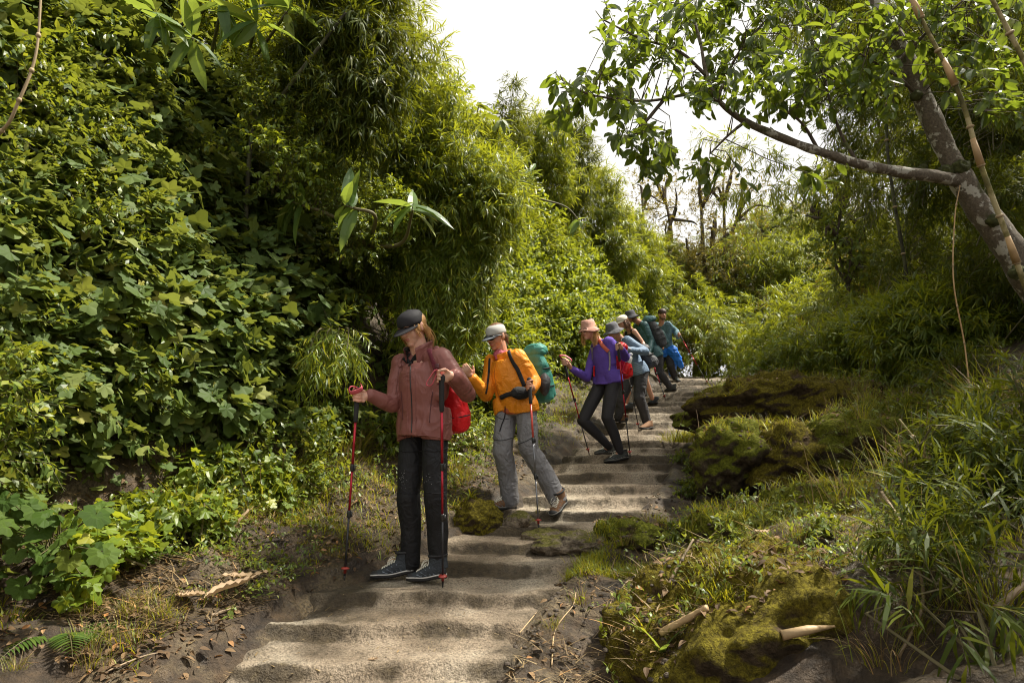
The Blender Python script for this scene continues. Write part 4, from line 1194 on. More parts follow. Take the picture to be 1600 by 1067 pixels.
# ============ 4: man in the blue shirt
Y4 = float(hit(1012, 671)[1]); print('Y4', Y4)
T6, B6 = P(968, 538, Y4 - .55), hit(998, 670)
T6 = P(976, 556, Y4 - .50)
JP = dict(head=(957, 517, -.12), neck=(971, 531, 0), shL=(981, 533, -.10), shR=(966, 537, .16), elL=(1008, 549, -.18), wrL=(979, 547, -.38), elR=(985, 560, .25), wrR=(972, 556, .0),
          hipL=(1003, 581, -.08), hipR=(988, 581, .10), knL=(999, 622, -.12), knR=(970, 624, .05), anL=(1011, 661, -.04), anR=(966, 652, .12),
          heelL=(1019, 670), toeL=(1001, 671), heelR=(979, 661), toeR=(960, 659))
def hands4(J):
    return [grip_hand(J['wrL'], T6 - nrm(B6 - T6) * .08, T6 - B6, flip=1), open_hand(J['wrR'], np.array([-.9, -.2, .1]), np.array([0, -.3, 1.]), 40)]
st = dict(yaw=205, head=(218, 22, 0), skin=skinB, vox=.009, hands=hands4, skirt=(.08, .112), legs=(dkgrey, (.096, .080, .072, .062), -.04), lfold=.005,
          top=(blue_c, [(-.12, .165, .125, 0), (.0, .168, .125, 0), (.3, .158, .120, 0), (.6, .165, .125, .0), (.85, .168, .12, .0), (1.0, .13, .10, 0), (1.12, .07, .07, 0)], (.070, .062, .056, .050, .042), .93),
          fold=.008, ff=9, topname='shirt', shoes=(shoe_brown, rubber, grey_r, .08, False))
p4, J, hb, hc = person('man in a blue shirt and grey bucket hat behind the woman in purple', JP, Y4, st)
bucket_parts(p4, hb, hc, greyhat, 1.06, 0, flare=.06)
build('hair', hair_geo(hb, hc, 'short', .96), brown, p4); sunglasses(p4, hb, hc); lips(p4, hb, hc)
bv4 = bvh_of(J['_top'])
lt = nrm(J['shL'] - J['shR']); upv = nrm((J['shL'] + J['shR'] - J['hipL'] - J['hipR'])); fw = nrm(np.cross(lt, upv)); fw = fw if fw.dot(J['fwd']) > 0 else -fw
Bp = np.stack([-fw, lt, upv], 1)
root4, bag4 = backpack('compact black backpack low on the back of the man in the blue shirt', P(1012, 560, Y4 + .12), Bp, (.26, .30, .16), dkpack, dkpack, seed=37)
sg = [drape(bv4, [(969, 528), (974, 536), (985, 546)], .016, .003, 30, flat=.004)]
sg = [g for g in sg if g]
if sg: build('shoulder_strap', join(*sg), greyweb, root4)
stp = [drape(bv4, [(986, 566 + 3 * k), (994, 568 + 3 * k), (1004, 572 + 3 * k)], .006, .001, 16, flat=.001) for k in range(5)]
stp = [g for g in stp if g]
if stp: build('shirt_stripes', join(*stp), cloth('pale_blue_stripe', (.26, .34, .42)), J['_topo'])
pole(T6, B6, 'grey hiking pole held by the man in the blue shirt', greymetal, darkmetal)

# ============ 5: woman with the cream cap
Y5 = float(hit(1020, 632)[1]); print('Y5', Y5)
JP = dict(head=(972, 503, -.1), neck=(984, 515, 0), shL=(991, 518, -.10), shR=(978, 522, .14), elL=(1004, 536, -.12), wrL=(1012, 552, -.30), elR=(985, 545, .25), wrR=(975, 550, .1),
          hipL=(1008, 562, -.08), hipR=(998, 562, .10), knL=(1008, 592, -.14), knR=(985, 600, .0), anL=(1019, 622, -.02), anR=(977, 633, .1),
          heelL=(1028, 631), toeL=(1013, 633), heelR=(990, 642), toeR=(972, 642))
def hands5(J): return [open_hand(J['wrL'], np.array([.3, -.5, -.7]), np.array([.9, -.3, .1]), 60), open_hand(J['wrR'], np.array([-.6, -.4, -.2]), np.array([0, -.3, 1.]), 50)]
st = dict(yaw=205, head=(205, 18, 0), skin=skinC, vox=.009, hands=hands5, k=.95, legs=None, top=None, shoes=(shoe_navy, rubber, grey_r, .075, False))
p5, J, hb, hc = person('bare-armed woman in a black vest and cream cap, partly hidden behind the blue shirt', JP, Y5, st)
tg = remesh(join(loft(torso_rings(J, [(-.05, .15, .115, 0), (.2, .145, .115, 0), (.5, .145, .115, .01), (.8, .145, .11, .0), (.97, .09, .08, 0)]), 28), *[chain([J['sh' + q] * .75 + J['neck'] * .25, J['sh' + q] * .6 + J['hip' + q] * .4], [.045, .06]) for q in 'LR']), .009, 2, .005)
build('vest', tg, black_c, p5)
tg = remesh(join(loft(torso_rings(J, [(-.08, .145, .11, 0), (.1, .155, .118, 0), (.22, .15, .112, 0)]), 28), *[chain([J['hip' + q], J['hip' + q] * .45 + J['kn' + q] * .55], [.098, .088]) for q in 'LR']), .009, 2, .006)
build('shorts', tg, black_c, p5)
cap_parts(p5, hb, hc, whitecap, whitecap, 1.02)
hair = build('hair', hair_geo(hb, hc, 'long'), brown, p5)
build('loose_strands', strands(hb, hc, [[(-.03, .07, .0), (-.03, .085, -.06), (-.02, .085, -.13)], [(-.07, .05, .0), (-.08, .06, -.08), (-.07, .06, -.15)], [(.0, .078, .0), (.0, .085, -.06), (.01, .085, -.12)]], 60, .012, .004, 3), brown, hair)
lips(p5, hb, hc)

# ============ 6: hiker in the charcoal hat with the big pack
Y6 = float(hit(1048, 612)[1]); print('Y6', Y6)
T7, B7 = P(1016, 556, Y6 - .45), hit(1040, 626)
JP = dict(head=(985, 495, -.1), neck=(999, 504, 0), shL=(1008, 509, -.10), shR=(995, 511, .16), elL=(1018, 533, -.12), wrL=(1014, 552, -.34), elR=(1000, 535, .25), wrR=(992, 548, .1),
          hipL=(1028, 556, -.08), hipR=(1015, 556, .10), knL=(1030, 582, -.08), knR=(1005, 585, .0), anL=(1046, 603, -.02), anR=(1003, 611, .1),
          heelL=(1057, 611), toeL=(1039, 612), heelR=(1010, 618), toeR=(994, 618))
def hands6(J): return [grip_hand(J['wrL'], T7 + nrm(B7 - T7) * .05, T7 - B7, flip=1), open_hand(J['wrR'], np.array([-.6, -.4, -.2]), np.array([0, -.3, 1.]), 50)]
st = dict(yaw=205, head=(200, 16, 0), skin=skinB, vox=.009, hands=hands6, skirt=(.05, .112), legs=(dkgrey, (.096, .080, .07, .06), -.02), lfold=.005,
          top=(tealj, [(-.1, .165, .125, 0), (.0, .168, .125, 0), (.3, .158, .120, 0), (.6, .165, .125, .0), (.85, .168, .12, .0), (1.0, .13, .10, 0), (1.12, .07, .07, 0)], (.070, .062, .056, .050, .042), .93),
          fold=.008, shoes=(shoe_grey, rubber, white_r, .08, False))
p6, J, hb, hc = person('hiker in a charcoal bucket hat and dark trousers bent under a big dark backpack', JP, Y6, st)
bucket_parts(p6, hb, hc, darkhat, 1.04, 0)
hair = build('hair', hair_geo(hb, hc, 'long'), ginger, p6); sunglasses(p6, hb, hc)
build('loose_strands', strands(hb, hc, [[(-.03, .07, .0), (-.03, .085, -.06), (-.02, .085, -.12)], [(.0, .078, .0), (.0, .085, -.06), (.01, .085, -.11)]], 40, .012, .004, 3), ginger, hair)
lt = nrm(J['shL'] - J['shR']); upv = nrm((J['shL'] + J['shR'] - J['hipL'] - J['hipR'])); fw = nrm(np.cross(lt, upv)); fw = fw if fw.dot(J['fwd']) > 0 else -fw
Bp = np.stack([-fw, lt, upv], 1)
root6, bag6 = backpack('big dark grey trekking backpack with teal trim on the hiker in the charcoal hat', P(1024, 521, Y6 + .02), Bp, (.32, .56, .22), dkpack, tealj, seed=47, fold=.01)
pole(T7, B7, 'thin red hiking pole of the hiker in the charcoal hat', redmetal, darkmetal)

# ============ 7: man at the back
Y7 = float(hit(1052, 596)[1]) + .1; print('Y7', Y7)
T8, B8 = P(1060, 520, Y7 - .3), hit(1107, 601)
JP = dict(head=(1035, 492, -.25), neck=(1033, 508, -.15), shL=(1044, 508, -.15), shR=(1026, 510, .05), elL=(1056, 518, -.05), wrL=(1060, 527, -.26), elR=(1022, 525, -.1), wrR=(1030, 538, -.28),
          hipL=(1046, 552, .05), hipR=(1034, 552, .12), knL=(1048, 572, -.08), knR=(1030, 575, .02), anL=(1054, 589, .0), anR=(1036, 590, .1),
          heelL=(1052, 594, .06), toeL=(1062, 597, -.14), heelR=(1038, 595, .12), toeR=(1030, 598, -.08))
def hands7(J): return [grip_hand(J['wrL'], T8 + nrm(B8 - T8) * .045, T8 - B8, flip=1), open_hand(J['wrR'], np.array([.5, -.4, -.4]), np.array([0, -.3, 1.]), 50)]
st = dict(yaw=262, head=(285, 8, 0), skin=skinB, vox=.009, hands=hands7, legs=(leggings, (.10, .080, .07, .058), .04), lfold=.006,
          top=(cloth('teal_patterned_shell', (.10, .19, .23), 14, .9, .45, var=.55), [(-.05, .17, .13, 0), (.1, .165, .128, 0), (.4, .165, .125, 0), (.7, .175, .13, .0), (.9, .17, .12, .0), (1.0, .13, .10, 0), (1.12, .07, .07, 0)], (.078, .068, .062, .056, .044), .93),
          fold=.012, shoes=(shoe_grey, rubber, white_r, .08, False))
p7, J, hb, hc = person('bareheaded bearded man last in the line, bending forward and facing the camera', JP, Y7, st)
build('hair', xf(remesh(join(ell((-.016, 0, .054), (.106, .086, .084)), ell((-.050, 0, -.010), (.052, .070, .050))), .006, 2, .003, 50), hb, hc), mat_of('dark_brown_hair', plain, (.05, .025, .015)), p7)
build('beard', xf(remesh(join(ell((.046, 0, -.078), (.044, .047, .036)), ell((.020, .05, -.055), (.035, .022, .035)), ell((.020, -.05, -.055), (.035, .022, .035))), .006, 1, .003, 60), hb, hc), brown, p7)
brows(p7, hb, hc, brown)
for s_ in (1, -1): build('eye', xf(ell((.083, s_ * .031, .006), (.009, .012, .007)), hb, hc), mat_of('dark_eye', plain, (.03, .02, .015), .2), p7)
# blue jacket tied at the waist: a wrinkled skirt of cloth hanging to the right
hip = (J['hipL'] + J['hipR']) / 2
gsk = join(loft([(hip + np.array([0, 0, .10]), np.array([.17, 0, 0]), np.array([0, .14, 0])), (hip + np.array([.02, 0, .02]), np.array([.19, 0, 0]), np.array([0, .16, 0])), (hip + np.array([.03, .02, -.10]), np.array([.19, 0, 0]), np.array([0, .15, 0]))], 24),
           chain([P(1050, 548, Y7 - .1), P(1058, 560, Y7 - .08), P(1064, 572, Y7 - .05)], [.10, .085, .04]), chain([P(1052, 545, Y7 - .12), P(1053, 566, Y7 - .02), P(1049, 584, Y7 + .15)], [.08, .08, .05]), chain([P(1024, 548, Y7), P(1028, 556, Y7 - .1)], [.06, .05]))
build('tied_jacket', remesh(gsk, .010, 2, .022, 8, 5), blue_j, p7)
build('red_glove', tube([J['wrL'] + (J['elL'] - J['wrL']) * .05, J['wrL'] + (J['elL'] - J['wrL']) * .45], .052, 14), red_c, p7)
lt = nrm(J['shL'] - J['shR']); upv = nrm((J['shL'] + J['shR'] - J['hipL'] - J['hipR'])); fw = nrm(np.cross(lt, upv)); fw = fw if fw.dot(J['fwd']) > 0 else -fw
pole(T8, B8, 'red and black hiking pole planted right of the last man in the line', redmetal, darkmetal)

# ------------------------------------------------------------------ vegetation
def leaf_lance(w=.10, fold=.25, bend=.25, rows=(.12, .35, .65, .85), prof=(.6, 1.0, .8, .42)):
    V = [(0, 0, 0)]; F = []
    for x, p in zip(rows, prof):
        y = w * p
        z0 = -bend * x * x
        V += [(x, y, z0 + fold * y), (x, 0, z0), (x, -y, z0 + fold * y)]
    V.append((1, 0, -bend))
    F += [(0, 2, 1), (0, 3, 2)]
    n = len(rows)
    for k in range(n - 1):
        a = 1 + 3 * k; b = a + 3
        F += [(a, a + 1, b + 1), (a, b + 1, b), (a + 1, a + 2, b + 2), (a + 1, b + 2, b + 1)]
    a = 1 + 3 * (n - 1); t = len(V) - 1
    F += [(a, a + 1, t), (a + 1, a + 2, t)]
    return np.array(V, float), np.array(F)

def leaf_blade(w=.058, bend=.35):
    V = np.array([(0, 0, 0), (.3, w, -bend * .09), (.3, -w, -bend * .09), (.68, w * .72, -bend * .46), (.68, -w * .72, -bend * .46), (1, 0, -bend)], float)
    return V, np.array([(0, 2, 1), (1, 2, 4), (1, 4, 3), (3, 4, 5)])

def leaf_lobed(seed=0, lobes=5, deep=.42):
    r = rng(seed); V = [(.12, 0, 0.02)]; n = 6 * lobes + 1
    th = np.linspace(-2.5, 2.5, n)
    for i, t in enumerate(th):
        ph = abs(((t + 2.5) / 5.0 * lobes) % 1 - .5) * 2          # 0 at a lobe tip, 1 in the notch
        env = 1 - .36 * (abs(t) / 2.5) ** 1.4
        rad = .60 * env * (1 - deep * ph ** 1.6 + .06 * (1 - ph) ** 3) * (1 + .035 * (-1) ** i + .03 * r.normal())
        if i in (0, n - 1): rad = .20
        x, y = .14 + rad * math.cos(t) * 1.15, rad * math.sin(t)
        V.append((x, y, .035 * math.cos(ph * PI) - .22 * x * x + .10 * abs(y) - .28 * abs(y) ** 2))
    F = [(0, i + 1, i + 2) for i in range(n - 1)]
    return np.array(V, float), np.array(F)

def leaf_round(seed=0):
    r = rng(seed); V = [(.1, 0, -.05)]; n = 19
    th = np.linspace(-2.85, 2.85, n)
    for i, t in enumerate(th):
        rad = .5 * (1.0 if i % 3 else .84) * (1 + .03 * r.normal())
        V.append((.1 + rad * .45 * math.cos(t) , rad * .45 * math.sin(t), .02))
    for i, t in enumerate(th):
        rad = .55 * (1.0 if i % 3 else .82) * (1 + .03 * r.normal())
        V.append((.1 + rad * math.cos(t), rad * math.sin(t), .03 * math.sin(i * 2.1) - .08))
    F = [(0, i + 1, i + 2) for i in range(n - 1)]
    for i in range(n - 1): F += [(i + 1, n + i + 1, n + i + 2), (i + 1, n + i + 2, i + 2)]
    return np.array(V, float), np.array(F)

LANCE = leaf_lance(); LANCEW = leaf_lance(.155, .18, .32); OVATE = leaf_lance(.26, .35, .3, (.12, .35, .62, .84), (.62, 1, .82, .4)); ELLIP = leaf_lance(.24, .3, .3, (.14, .4, .7, .88), (.5, .95, .9, .5))
BLADE = leaf_blade(); LOBED = [leaf_lobed(k, 5 - 2 * (k == 2), .30) for k in range(3)]; ROUND = [leaf_round(k) for k in range(2)]
SMALL = (np.array([(0, 0, 0), (.5, .22, -.03), (.5, -.22, -.03), (1, 0, -.15)], float), np.array([(0, 2, 1), (1, 2, 3)]))

def inst(T, O, D, Nn, S, mat=0):
    """copies of a leaf: origin, direction, face normal, size"""
    D = nrm(D); Y = nrm(np.cross(Nn, D)); Z = np.cross(D, Y)
    Rm = np.stack([D, Y, Z], 1)                                  # rows x,y,z axes
    V = np.einsum('vk,nkj->nvj', T[0], Rm) * np.asarray(S)[:, None, None] + O[:, None]
    n, k = len(O), len(T[0])
    F = (T[1][None] + (np.arange(n) * k)[:, None, None]).reshape(-1, 3)
    return V.reshape(-1, 3), F, np.full(len(F), mat, np.int32)

def mini_tubes(P0, P1, P2, r0, r1, mat=1, sides=3):
    """many thin bent twigs: start, middle, end"""
    n = len(P0); a = np.arange(sides) * 2 * PI / sides
    D = nrm(P2 - P0); up = np.where(np.abs(D[:, 2:3]) < .9, np.array([[0, 0, 1.]]), np.array([[1., 0, 0]]))
    A = nrm(np.cross(D, up)); B = np.cross(D, A)
    c = (A[:, None] * np.cos(a)[None, :, None] + B[:, None] * np.sin(a)[None, :, None])
    r0 = np.asarray(r0); r1 = np.asarray(r1)
    V = np.stack([P0[:, None] + c * r0, P1[:, None] + c * (r0 + r1) / 2, P2[:, None] + c * r1], 1)     # n,3,s,3
    i = np.arange(n)[:, None, None] * 3 * sides; k = np.arange(2)[None, :, None] * sides; j = np.arange(sides)[None, None]
    q = i + k + j; q2 = i + k + (j + 1) % sides
    F = np.concatenate([np.stack([q, q2, q2 + sides], -1).reshape(-1, 3), np.stack([q, q2 + sides, q + sides], -1).reshape(-1, 3)])
    return V.reshape(-1, 3), F, np.full(len(F), mat, np.int32)

KIND = {  # length, leaves, template, size, lateral, droop, sag, forward, stem radius
    'lobed': dict(L=.34, m=8, T=LOBED, s=.125, lat=.9, dr=.30, sag=.25, fw=.45, sr=.0022, face=.75),
    'ovate': dict(L=.36, m=14, T=[OVATE], s=.070, lat=.8, dr=.25, sag=.3, fw=.6, sr=.0018, face=.6),
    'small': dict(L=.30, m=20, T=[SMALL], s=.040, lat=.8, dr=.15, sag=.3, fw=.6, sr=.0014, face=.5),
    'bamboo': dict(L=.36, m=19, T=[BLADE], s=.135, lat=.8, dr=.28, sag=.35, fw=.75, sr=.0012, face=.4),
    'ellip': dict(L=.26, m=8, T=[ELLIP], s=.108, lat=.8, dr=.2, sag=.2, fw=.6, sr=.0026, face=.5),
    'lance': dict(L=.10, m=9, T=[LANCEW], s=.25, lat=1.0, dr=.08, sag=.0, fw=.22, sr=.005, face=.3),
    'far': dict(L=.55, m=26, T=[SMALL], s=.075, lat=.8, dr=.15, sag=.3, fw=.6, sr=.003, face=.5),
    'farb': dict(L=.6, m=26, T=[BLADE], s=.17, lat=.55, dr=.45, sag=.5, fw=.85, sr=.002, face=.4),
}

def sprigs(r, base_, dirs, kind, k=1.0, out=None, mk=None):
    K = KIND[kind]; n = len(base_); m = mk or K['m']
    L = K['L'] * k * r.uniform(.7, 1.25, n)
    dirs = nrm(dirs)
    sag = K['sag'] * L
    t = np.tile(np.linspace(.18, 1, m), (n, 1)) + r.uniform(-.04, .04, (n, m))
    pos = base_[:, None] + dirs[:, None] * (L[:, None] * t)[..., None]
    pos[..., 2] -= sag[:, None] * t * t
    tan = dirs[:, None] * np.ones((n, m, 1)); tan[..., 2] -= 2 * K['sag'] * t; tan = nrm(tan)
    rv = nrm(r.normal(0, 1, (n, m, 3)))
    lat = nrm(np.cross(tan, rv))
    D = tan * K['fw'] * r.uniform(.6, 1.4, (n, m, 1)) + lat * K['lat']
    D[..., 2] -= K['dr'] * r.uniform(.3, 1.5, (n, m))
    Nn = np.array([0, 0, 1.]) + r.normal(0, .35, (n, m, 3)) + (out[:, None] if out is not None else dirs[:, None]) * K['face']
    S = K['s'] * k * r.uniform(.42, 1.38, (n, m)) * (1 - .35 * np.clip(t - .6, 0, 1))
    if kind == 'lance': S = K['s'] * k * r.uniform(.7, 1.2, (n, m))
    if kind in ('lobed',): pos = pos + nrm(D) * (.05 * k)
    g = []
    T = K['T']; idx = r.integers(0, len(T), n * m)
    O, Df, Nf, Sf = pos.reshape(-1, 3), D.reshape(-1, 3), Nn.reshape(-1, 3), S.reshape(-1)
    for q in range(len(T)):
        s_ = idx == q
        if s_.any(): g.append(inst(T[q], O[s_], Df[s_], Nf[s_], Sf[s_]))
    e = base_ + dirs * L[:, None]; e[:, 2] -= sag
    mid = base_ + dirs * L[:, None] * .5; mid[:, 2] -= sag * .25
    g.append(mini_tubes(base_, mid, e, K['sr'] * k, K['sr'] * .4 * k))
    return join(*g)

def shell_pts(r, n, rad, facing=None, lo=.45, cut=-.25):
    v = nrm(r.normal(0, 1, (int(n * 3), 3)))
    if facing is not None: v = v[v @ np.asarray(facing) > cut]
    v = v[:n]
    return v * np.asarray(rad) * (lo + (1 - lo) * r.uniform(0, 1, (len(v), 1)) ** .5), v

def blob_geo(seed, kind, n, rad, facing=(1, 0, .3), k=1.0, upb=.35, cut=-.25, lump=.25):
    r = rng(seed)
    p, v = shell_pts(r, n, rad, nrm(facing), cut=cut)
    p = p * (1 + lump * vnoise(v * 2.1 + seed, seed)[:, None])
    d = v * .9 + r.normal(0, .4, v.shape); d[:, 2] += upb
    d = nrm(d)
    L = KIND[kind]['L'] * k
    return sprigs(r, p - d * L * .5, d, kind, k, out=v)

def stems_geo(seed, n, rad, back=(-1, 0, -.6), spread=.5, r0=.007):
    r = rng(seed)
    p, v = shell_pts(r, n, np.asarray(rad) * .8, None, .3)
    b = np.asarray(back) * np.asarray(rad) + r.normal(0, spread * .35, p.shape) * np.asarray(rad)
    m = (p + b) / 2 + r.normal(0, .08, p.shape); m[:, 2] += .05
    return mini_tubes(b, m, p, r0, r0 * .35, 0, 4)

stem_m = plain('green_brown_stem', (.10, .085, .035), .7)
dry_m = plain('dry_stem', (.30, .22, .12), .7)
L_lobed = leaf_mat('lobed_leaf', (.038, .070, .013), (.085, .130, .026), (.155, .205, .058), .6, .30, spec=.25)
L_ovate = leaf_mat('ovate_leaf', (.040, .074, .009), (.092, .140, .015), (.175, .225, .032), .42, .36)
L_bright = leaf_mat('bright_leaf', (.070, .118, .010), (.125, .190, .016), (.20, .255, .028), .45, .42)
L_bamboo = leaf_mat('bamboo_leaf', (.042, .078, .007), (.105, .158, .012), (.21, .26, .028), .42, .42)
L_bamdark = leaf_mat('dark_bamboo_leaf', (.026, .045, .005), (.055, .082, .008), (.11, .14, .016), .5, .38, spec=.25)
L_olive = leaf_mat('olive_leaf', (0.075, 0.078, 0.012), (0.12, 0.12, 0.018), (0.19, 0.17, 0.028), .5, .35)
L_tree = leaf_mat('tree_leaf', (.030, .060, .009), (.058, .105, .013), (.11, .165, .022), .38, .5, spec=.6)
L_big = leaf_mat('large_leaf', (.06, .12, .030), (.10, .18, .04), (.17, .25, .06), .45, .40)
L_round = leaf_mat('round_leaf', (.030, .060, .008), (.050, .090, .012), (.075, .115, .018), .65, .25, spec=.15)
L_grass = leaf_mat('grass_blade', (0.075, 0.115, 0.006), (0.14, 0.19, 0.01), (0.26, 0.27, 0.03), .45, .4)
L_dry = leaf_mat('dry_blade', (.09, .058, .024), (.19, .13, .06), (.33, .25, .13), .6, .2, (.5, .35, .15))

SH = {}
def variants(key, cnt, kind, n, rad, leaf, k=1.0, facing=(1, 0, .3), stems=10, cut=-.25, **kw):
    out = []
    for q in range(cnt):
        f = blob_geo(hash(key) % 1000 if False else sum(map(ord, key)) + q * 13, kind, n, rad, facing, k, cut=cut, **kw)
        me = raw_mesh('foliage', f[0], f[1], f[2]); me.materials.append(leaf); me.materials.append(stem_m)
        s = stems_geo(q + 77, stems, rad)
        ms = raw_mesh('stem', s[0], s[1]); ms.materials.append(stem_m)
        out.append((me, ms))
    SH[key] = out

def put(key, loc, label, group, rotz=0, scale=1, name='leafy_shrub', cat='shrub', q=0, tilt=0):
    me, ms = SH[key][q % len(SH[key])]
    e = empty(name, loc, label, cat, group)
    e.rotation_euler = (0, tilt, rotz); e.scale = (scale,) * 3 if np.isscalar(scale) else scale
    for nm, m in (('foliage', me), ('stem', ms)):
        o = bpy.data.objects.new(nm, m); scene.collection.objects.link(o); o.parent = e
    return e

variants('lobed', 4, 'lobed', 125, (.42, .50, .46), L_lobed)
variants('lobedS', 2, 'lobed', 110, (.42, .50, .46), L_lobed, k=.75)
variants('ovate', 4, 'ovate', 150, (.45, .50, .46), L_ovate)
variants('mixed', 3, 'small', 210, (.45, .50, .46), L_ovate, k=1.25)
variants('bright', 4, 'ovate', 150, (.50, .60, .55), L_bright, k=1.0)
variants('bambush', 4, 'bamboo', 170, (.50, .60, .60), L_bamboo, upb=.5)
variants('darkbam', 3, 'bamboo', 190, (.60, .60, .70), L_bamdark, facing=(-1, 0, .2), upb=.4, cut=-.6)
variants('farbush', 4, 'farb', 150, (1.0, 1.0, .95), L_bamboo, facing=(0, -1, .4), cut=-.5, upb=.6)
variants('farolive', 3, 'far', 170, (1.0, 1.0, .9), L_olive, facing=(0, -1, .4), cut=-.5)
variants('farbright', 3, 'far', 170, (1.0, 1.0, .9), L_bright, facing=(0, -1, .4), cut=-.5)

# ---- left bank: shrubs rooted on the bank, one after another from its foot to its crest
rb = rng(11)
SETB = ([0, .3, 1.4, 2.6, 3.4, 4.2, 6], [.0, .25, .7, 1.3, 2.0, 2.3, 2.6])
hY, hH = [2, 5, 8, 10.5, 13, 16, 17.5, 19], [5.6, 5.4, 5.3, 5.1, 4.8, 4.3, 3.2, 2.4]
TXT = {'lobed': 'shrub with lobed maple-like leaves in the dense cover of the left bank', 'lobedS': 'low shrub with small lobed leaves in the dense cover of the left bank',
       'ovate': 'shrub with small pointed oval leaves in the dense cover of the left bank', 'bright': 'sunlit yellow-green shrub on the left bank beside the upper steps',
       'mixed': 'fine-leaved shrub in the dense cover of the left bank',
       'bambush': 'feathery clump of narrow bamboo leaves in the cover of the left bank'}
Yc = 2.3; qi = 0
while Yc < 19:
    Hh = np.interp(Yc, hY, hH)
    sc = np.interp(Yc, [3, 8, 18], [.85, 1.0, 1.35])
    h = .30
    while h < Hh - .2:
        yy = Yc + rb.uniform(-.15, .15); hh = h + rb.uniform(-.1, .1)
        dw = np.interp(hh, *SETB)
        s_ = (wall_x(yy + .2) - wall_x(yy - .2)) / .4
        nrm_ = nrm([1, -s_]); 
        lump = .22 * fbm([[yy * .9, hh * .9, 3]], 3, 7)[0]
        x_ = wall_x(yy) - dw + nrm_[0] * (.20 + lump) ; y_ = yy + nrm_[1] * (.20 + lump)
        z_ = base(yy) + hh
        pp = pix((x_, y_, z_))
        if not (-180 < pp[0] < 1080 and -260 < pp[1] < 1150): h += .40 * sc; qi += 1; continue
        under = (hh < .75 and yy > 3.9) or (495 < pp[0] < 650 and 400 < pp[1] < 650)                     # dark hollow at the foot of the bank
        if Yc < 6.3: key = ['lobed', 'lobedS', 'ovate', 'lobed', 'mixed', 'lobed', 'mixed', 'ovate'][rb.integers(0, 8 if hh > 2 else 6)]
        elif Yc < 8.5: key = ['bambush', 'ovate', 'bright', 'lobedS', 'mixed'][rb.integers(0, 5)]
        else: key = ['bright', 'bright', 'bambush', 'ovate'][rb.integers(0, 4)]
        if under and rb.uniform() < .82: h += .40 * sc; qi += 1; continue
        ang = math.atan2(nrm_[1], nrm_[0])
        put(key, (x_, y_, z_), TXT[key], 'shrubs covering the left bank', ang + rb.uniform(-.35, .35), sc * rb.uniform(.95, 1.3), q=qi, tilt=-np.interp(hh, [0, 2.5, 5.5], [0, .15, .5]))
        h += .40 * sc; qi += 1
    Yc += np.interp(Yc, [3, 8, 18], [.52, .62, .95])

# ---- bamboo tails: arching culms clothed in drooping leaves
def tail_geo(seed, lines, per_m, k=1.0, spread=.10, kind='bamboo', down=.6):
    r = rng(seed); g = []; st_ = []
    for ln in lines:
        q = spline(ln, 24); Ls = np.linalg.norm(np.diff(q, axis=0), axis=1).sum()
        n = max(4, int(per_m * Ls)); t = r.uniform(.12, 1, n) * 23
        i = np.minimum(t.astype(int), 22); f = (t - i)[:, None]
        p = q[i] * (1 - f) + q[i + 1] * f
        tan = nrm(q[i + 1] - q[i])
        d = nrm(r.normal(0, 1, (n, 3))) * .9 + tan * .7; d[:, 2] -= down * r.uniform(0, 1, n)
        g.append(sprigs(r, p + r.normal(0, spread * .3, p.shape), d, kind, k))
        st_.append(tube(q, [.010, .006, .002], 6))
    return join(*g), join(*st_)

def bamboo_tails(name, label, lines, per_m, leaf, k=1.0, seed=1, group=None, cat='bamboo', kind='bamboo', down=.6, stemm=None):
    root_p = np.array(lines[0][0], float)
    gz_ = H(root_p[0], root_p[1])[0]
    e = empty(name, (root_p[0], root_p[1], min(gz_, root_p[2])), label, cat, group)
    f, s = tail_geo(seed, lines, per_m, k, kind=kind, down=down)
    build('foliage', f, [leaf, stem_m], e, smooth=False); build('culm', s, stemm or stem_m, e)
    return e

def down_root(p):
    return np.array([p[0], p[1], H(p[0], p[1])[0] - .05])

def fan_lines(r, root, tips, bow=.5):
    out = []
    for t in tips:
        t = np.asarray(t, float); m = (root * .45 + t * .55); m[2] = max(root[2], t[2]) + bow * r.uniform(.5, 1.2)
        out.append([root + r.normal(0, .06, 3) * [1, 1, 0], m, t])
    return out

r_ = rng(21)
def bamboo_mass(label, root, blobs, leaf, k=1.0, n=150, seed=1, name='bamboo_clump', kind='bamboo', upb=.6, group=None):
    """rounded clump: culms from one root, each ending in a burst of leafy twigs. blobs: (px, py, Y, radius)"""
    root = np.asarray(root, float); r = rng(seed)
    e = empty(name, root, label, 'bamboo', group)
    fs, st_ = [], []
    for q, (x, y, Y, rad) in enumerate(blobs):
        c = P(x, y, Y)
        f = blob_geo(seed * 31 + q, kind, int(n * (rad / .5) ** 2), (rad, rad, rad * .9), (.4, -.8, .3), k, upb=upb, cut=-.75, lump=.4)
        fs.append((f[0] + c, f[1], f[2]))
        for w in range(3):
            t_ = c + r.normal(0, rad * .4, 3); m = (root + t_) / 2 + r.normal(0, .1, 3) + [0, .15, .2]
            st_.append(tube(spline([root + r.normal(0, .05, 3), m, t_], 16), [.011, .007, .003], 6))
    build('foliage', join(*fs), [leaf, stem_m], e, smooth=False); build('culm', join(*st_), culm_g, e)
    return e
culm_g = plain('green_culm', (.12, .13, .04), .5)
bamboo_mass('dense dark bamboo column at the top left of the sky gap', down_root(P(470, 330, 7.4)), [(520, 15, 6.0, .42), (570, 0, 6.0, .42), (530, 80, 5.9, .42), (580, 75, 5.9, .38), (545, 140, 5.8, .36), (500, 160, 5.8, .34), (575, 135, 5.8, .3), (545, 195, 5.7, .22), (490, 100, 5.9, .36), (540, -60, 6, .4)], L_bamdark, .95, 330, 31, upb=-.2)
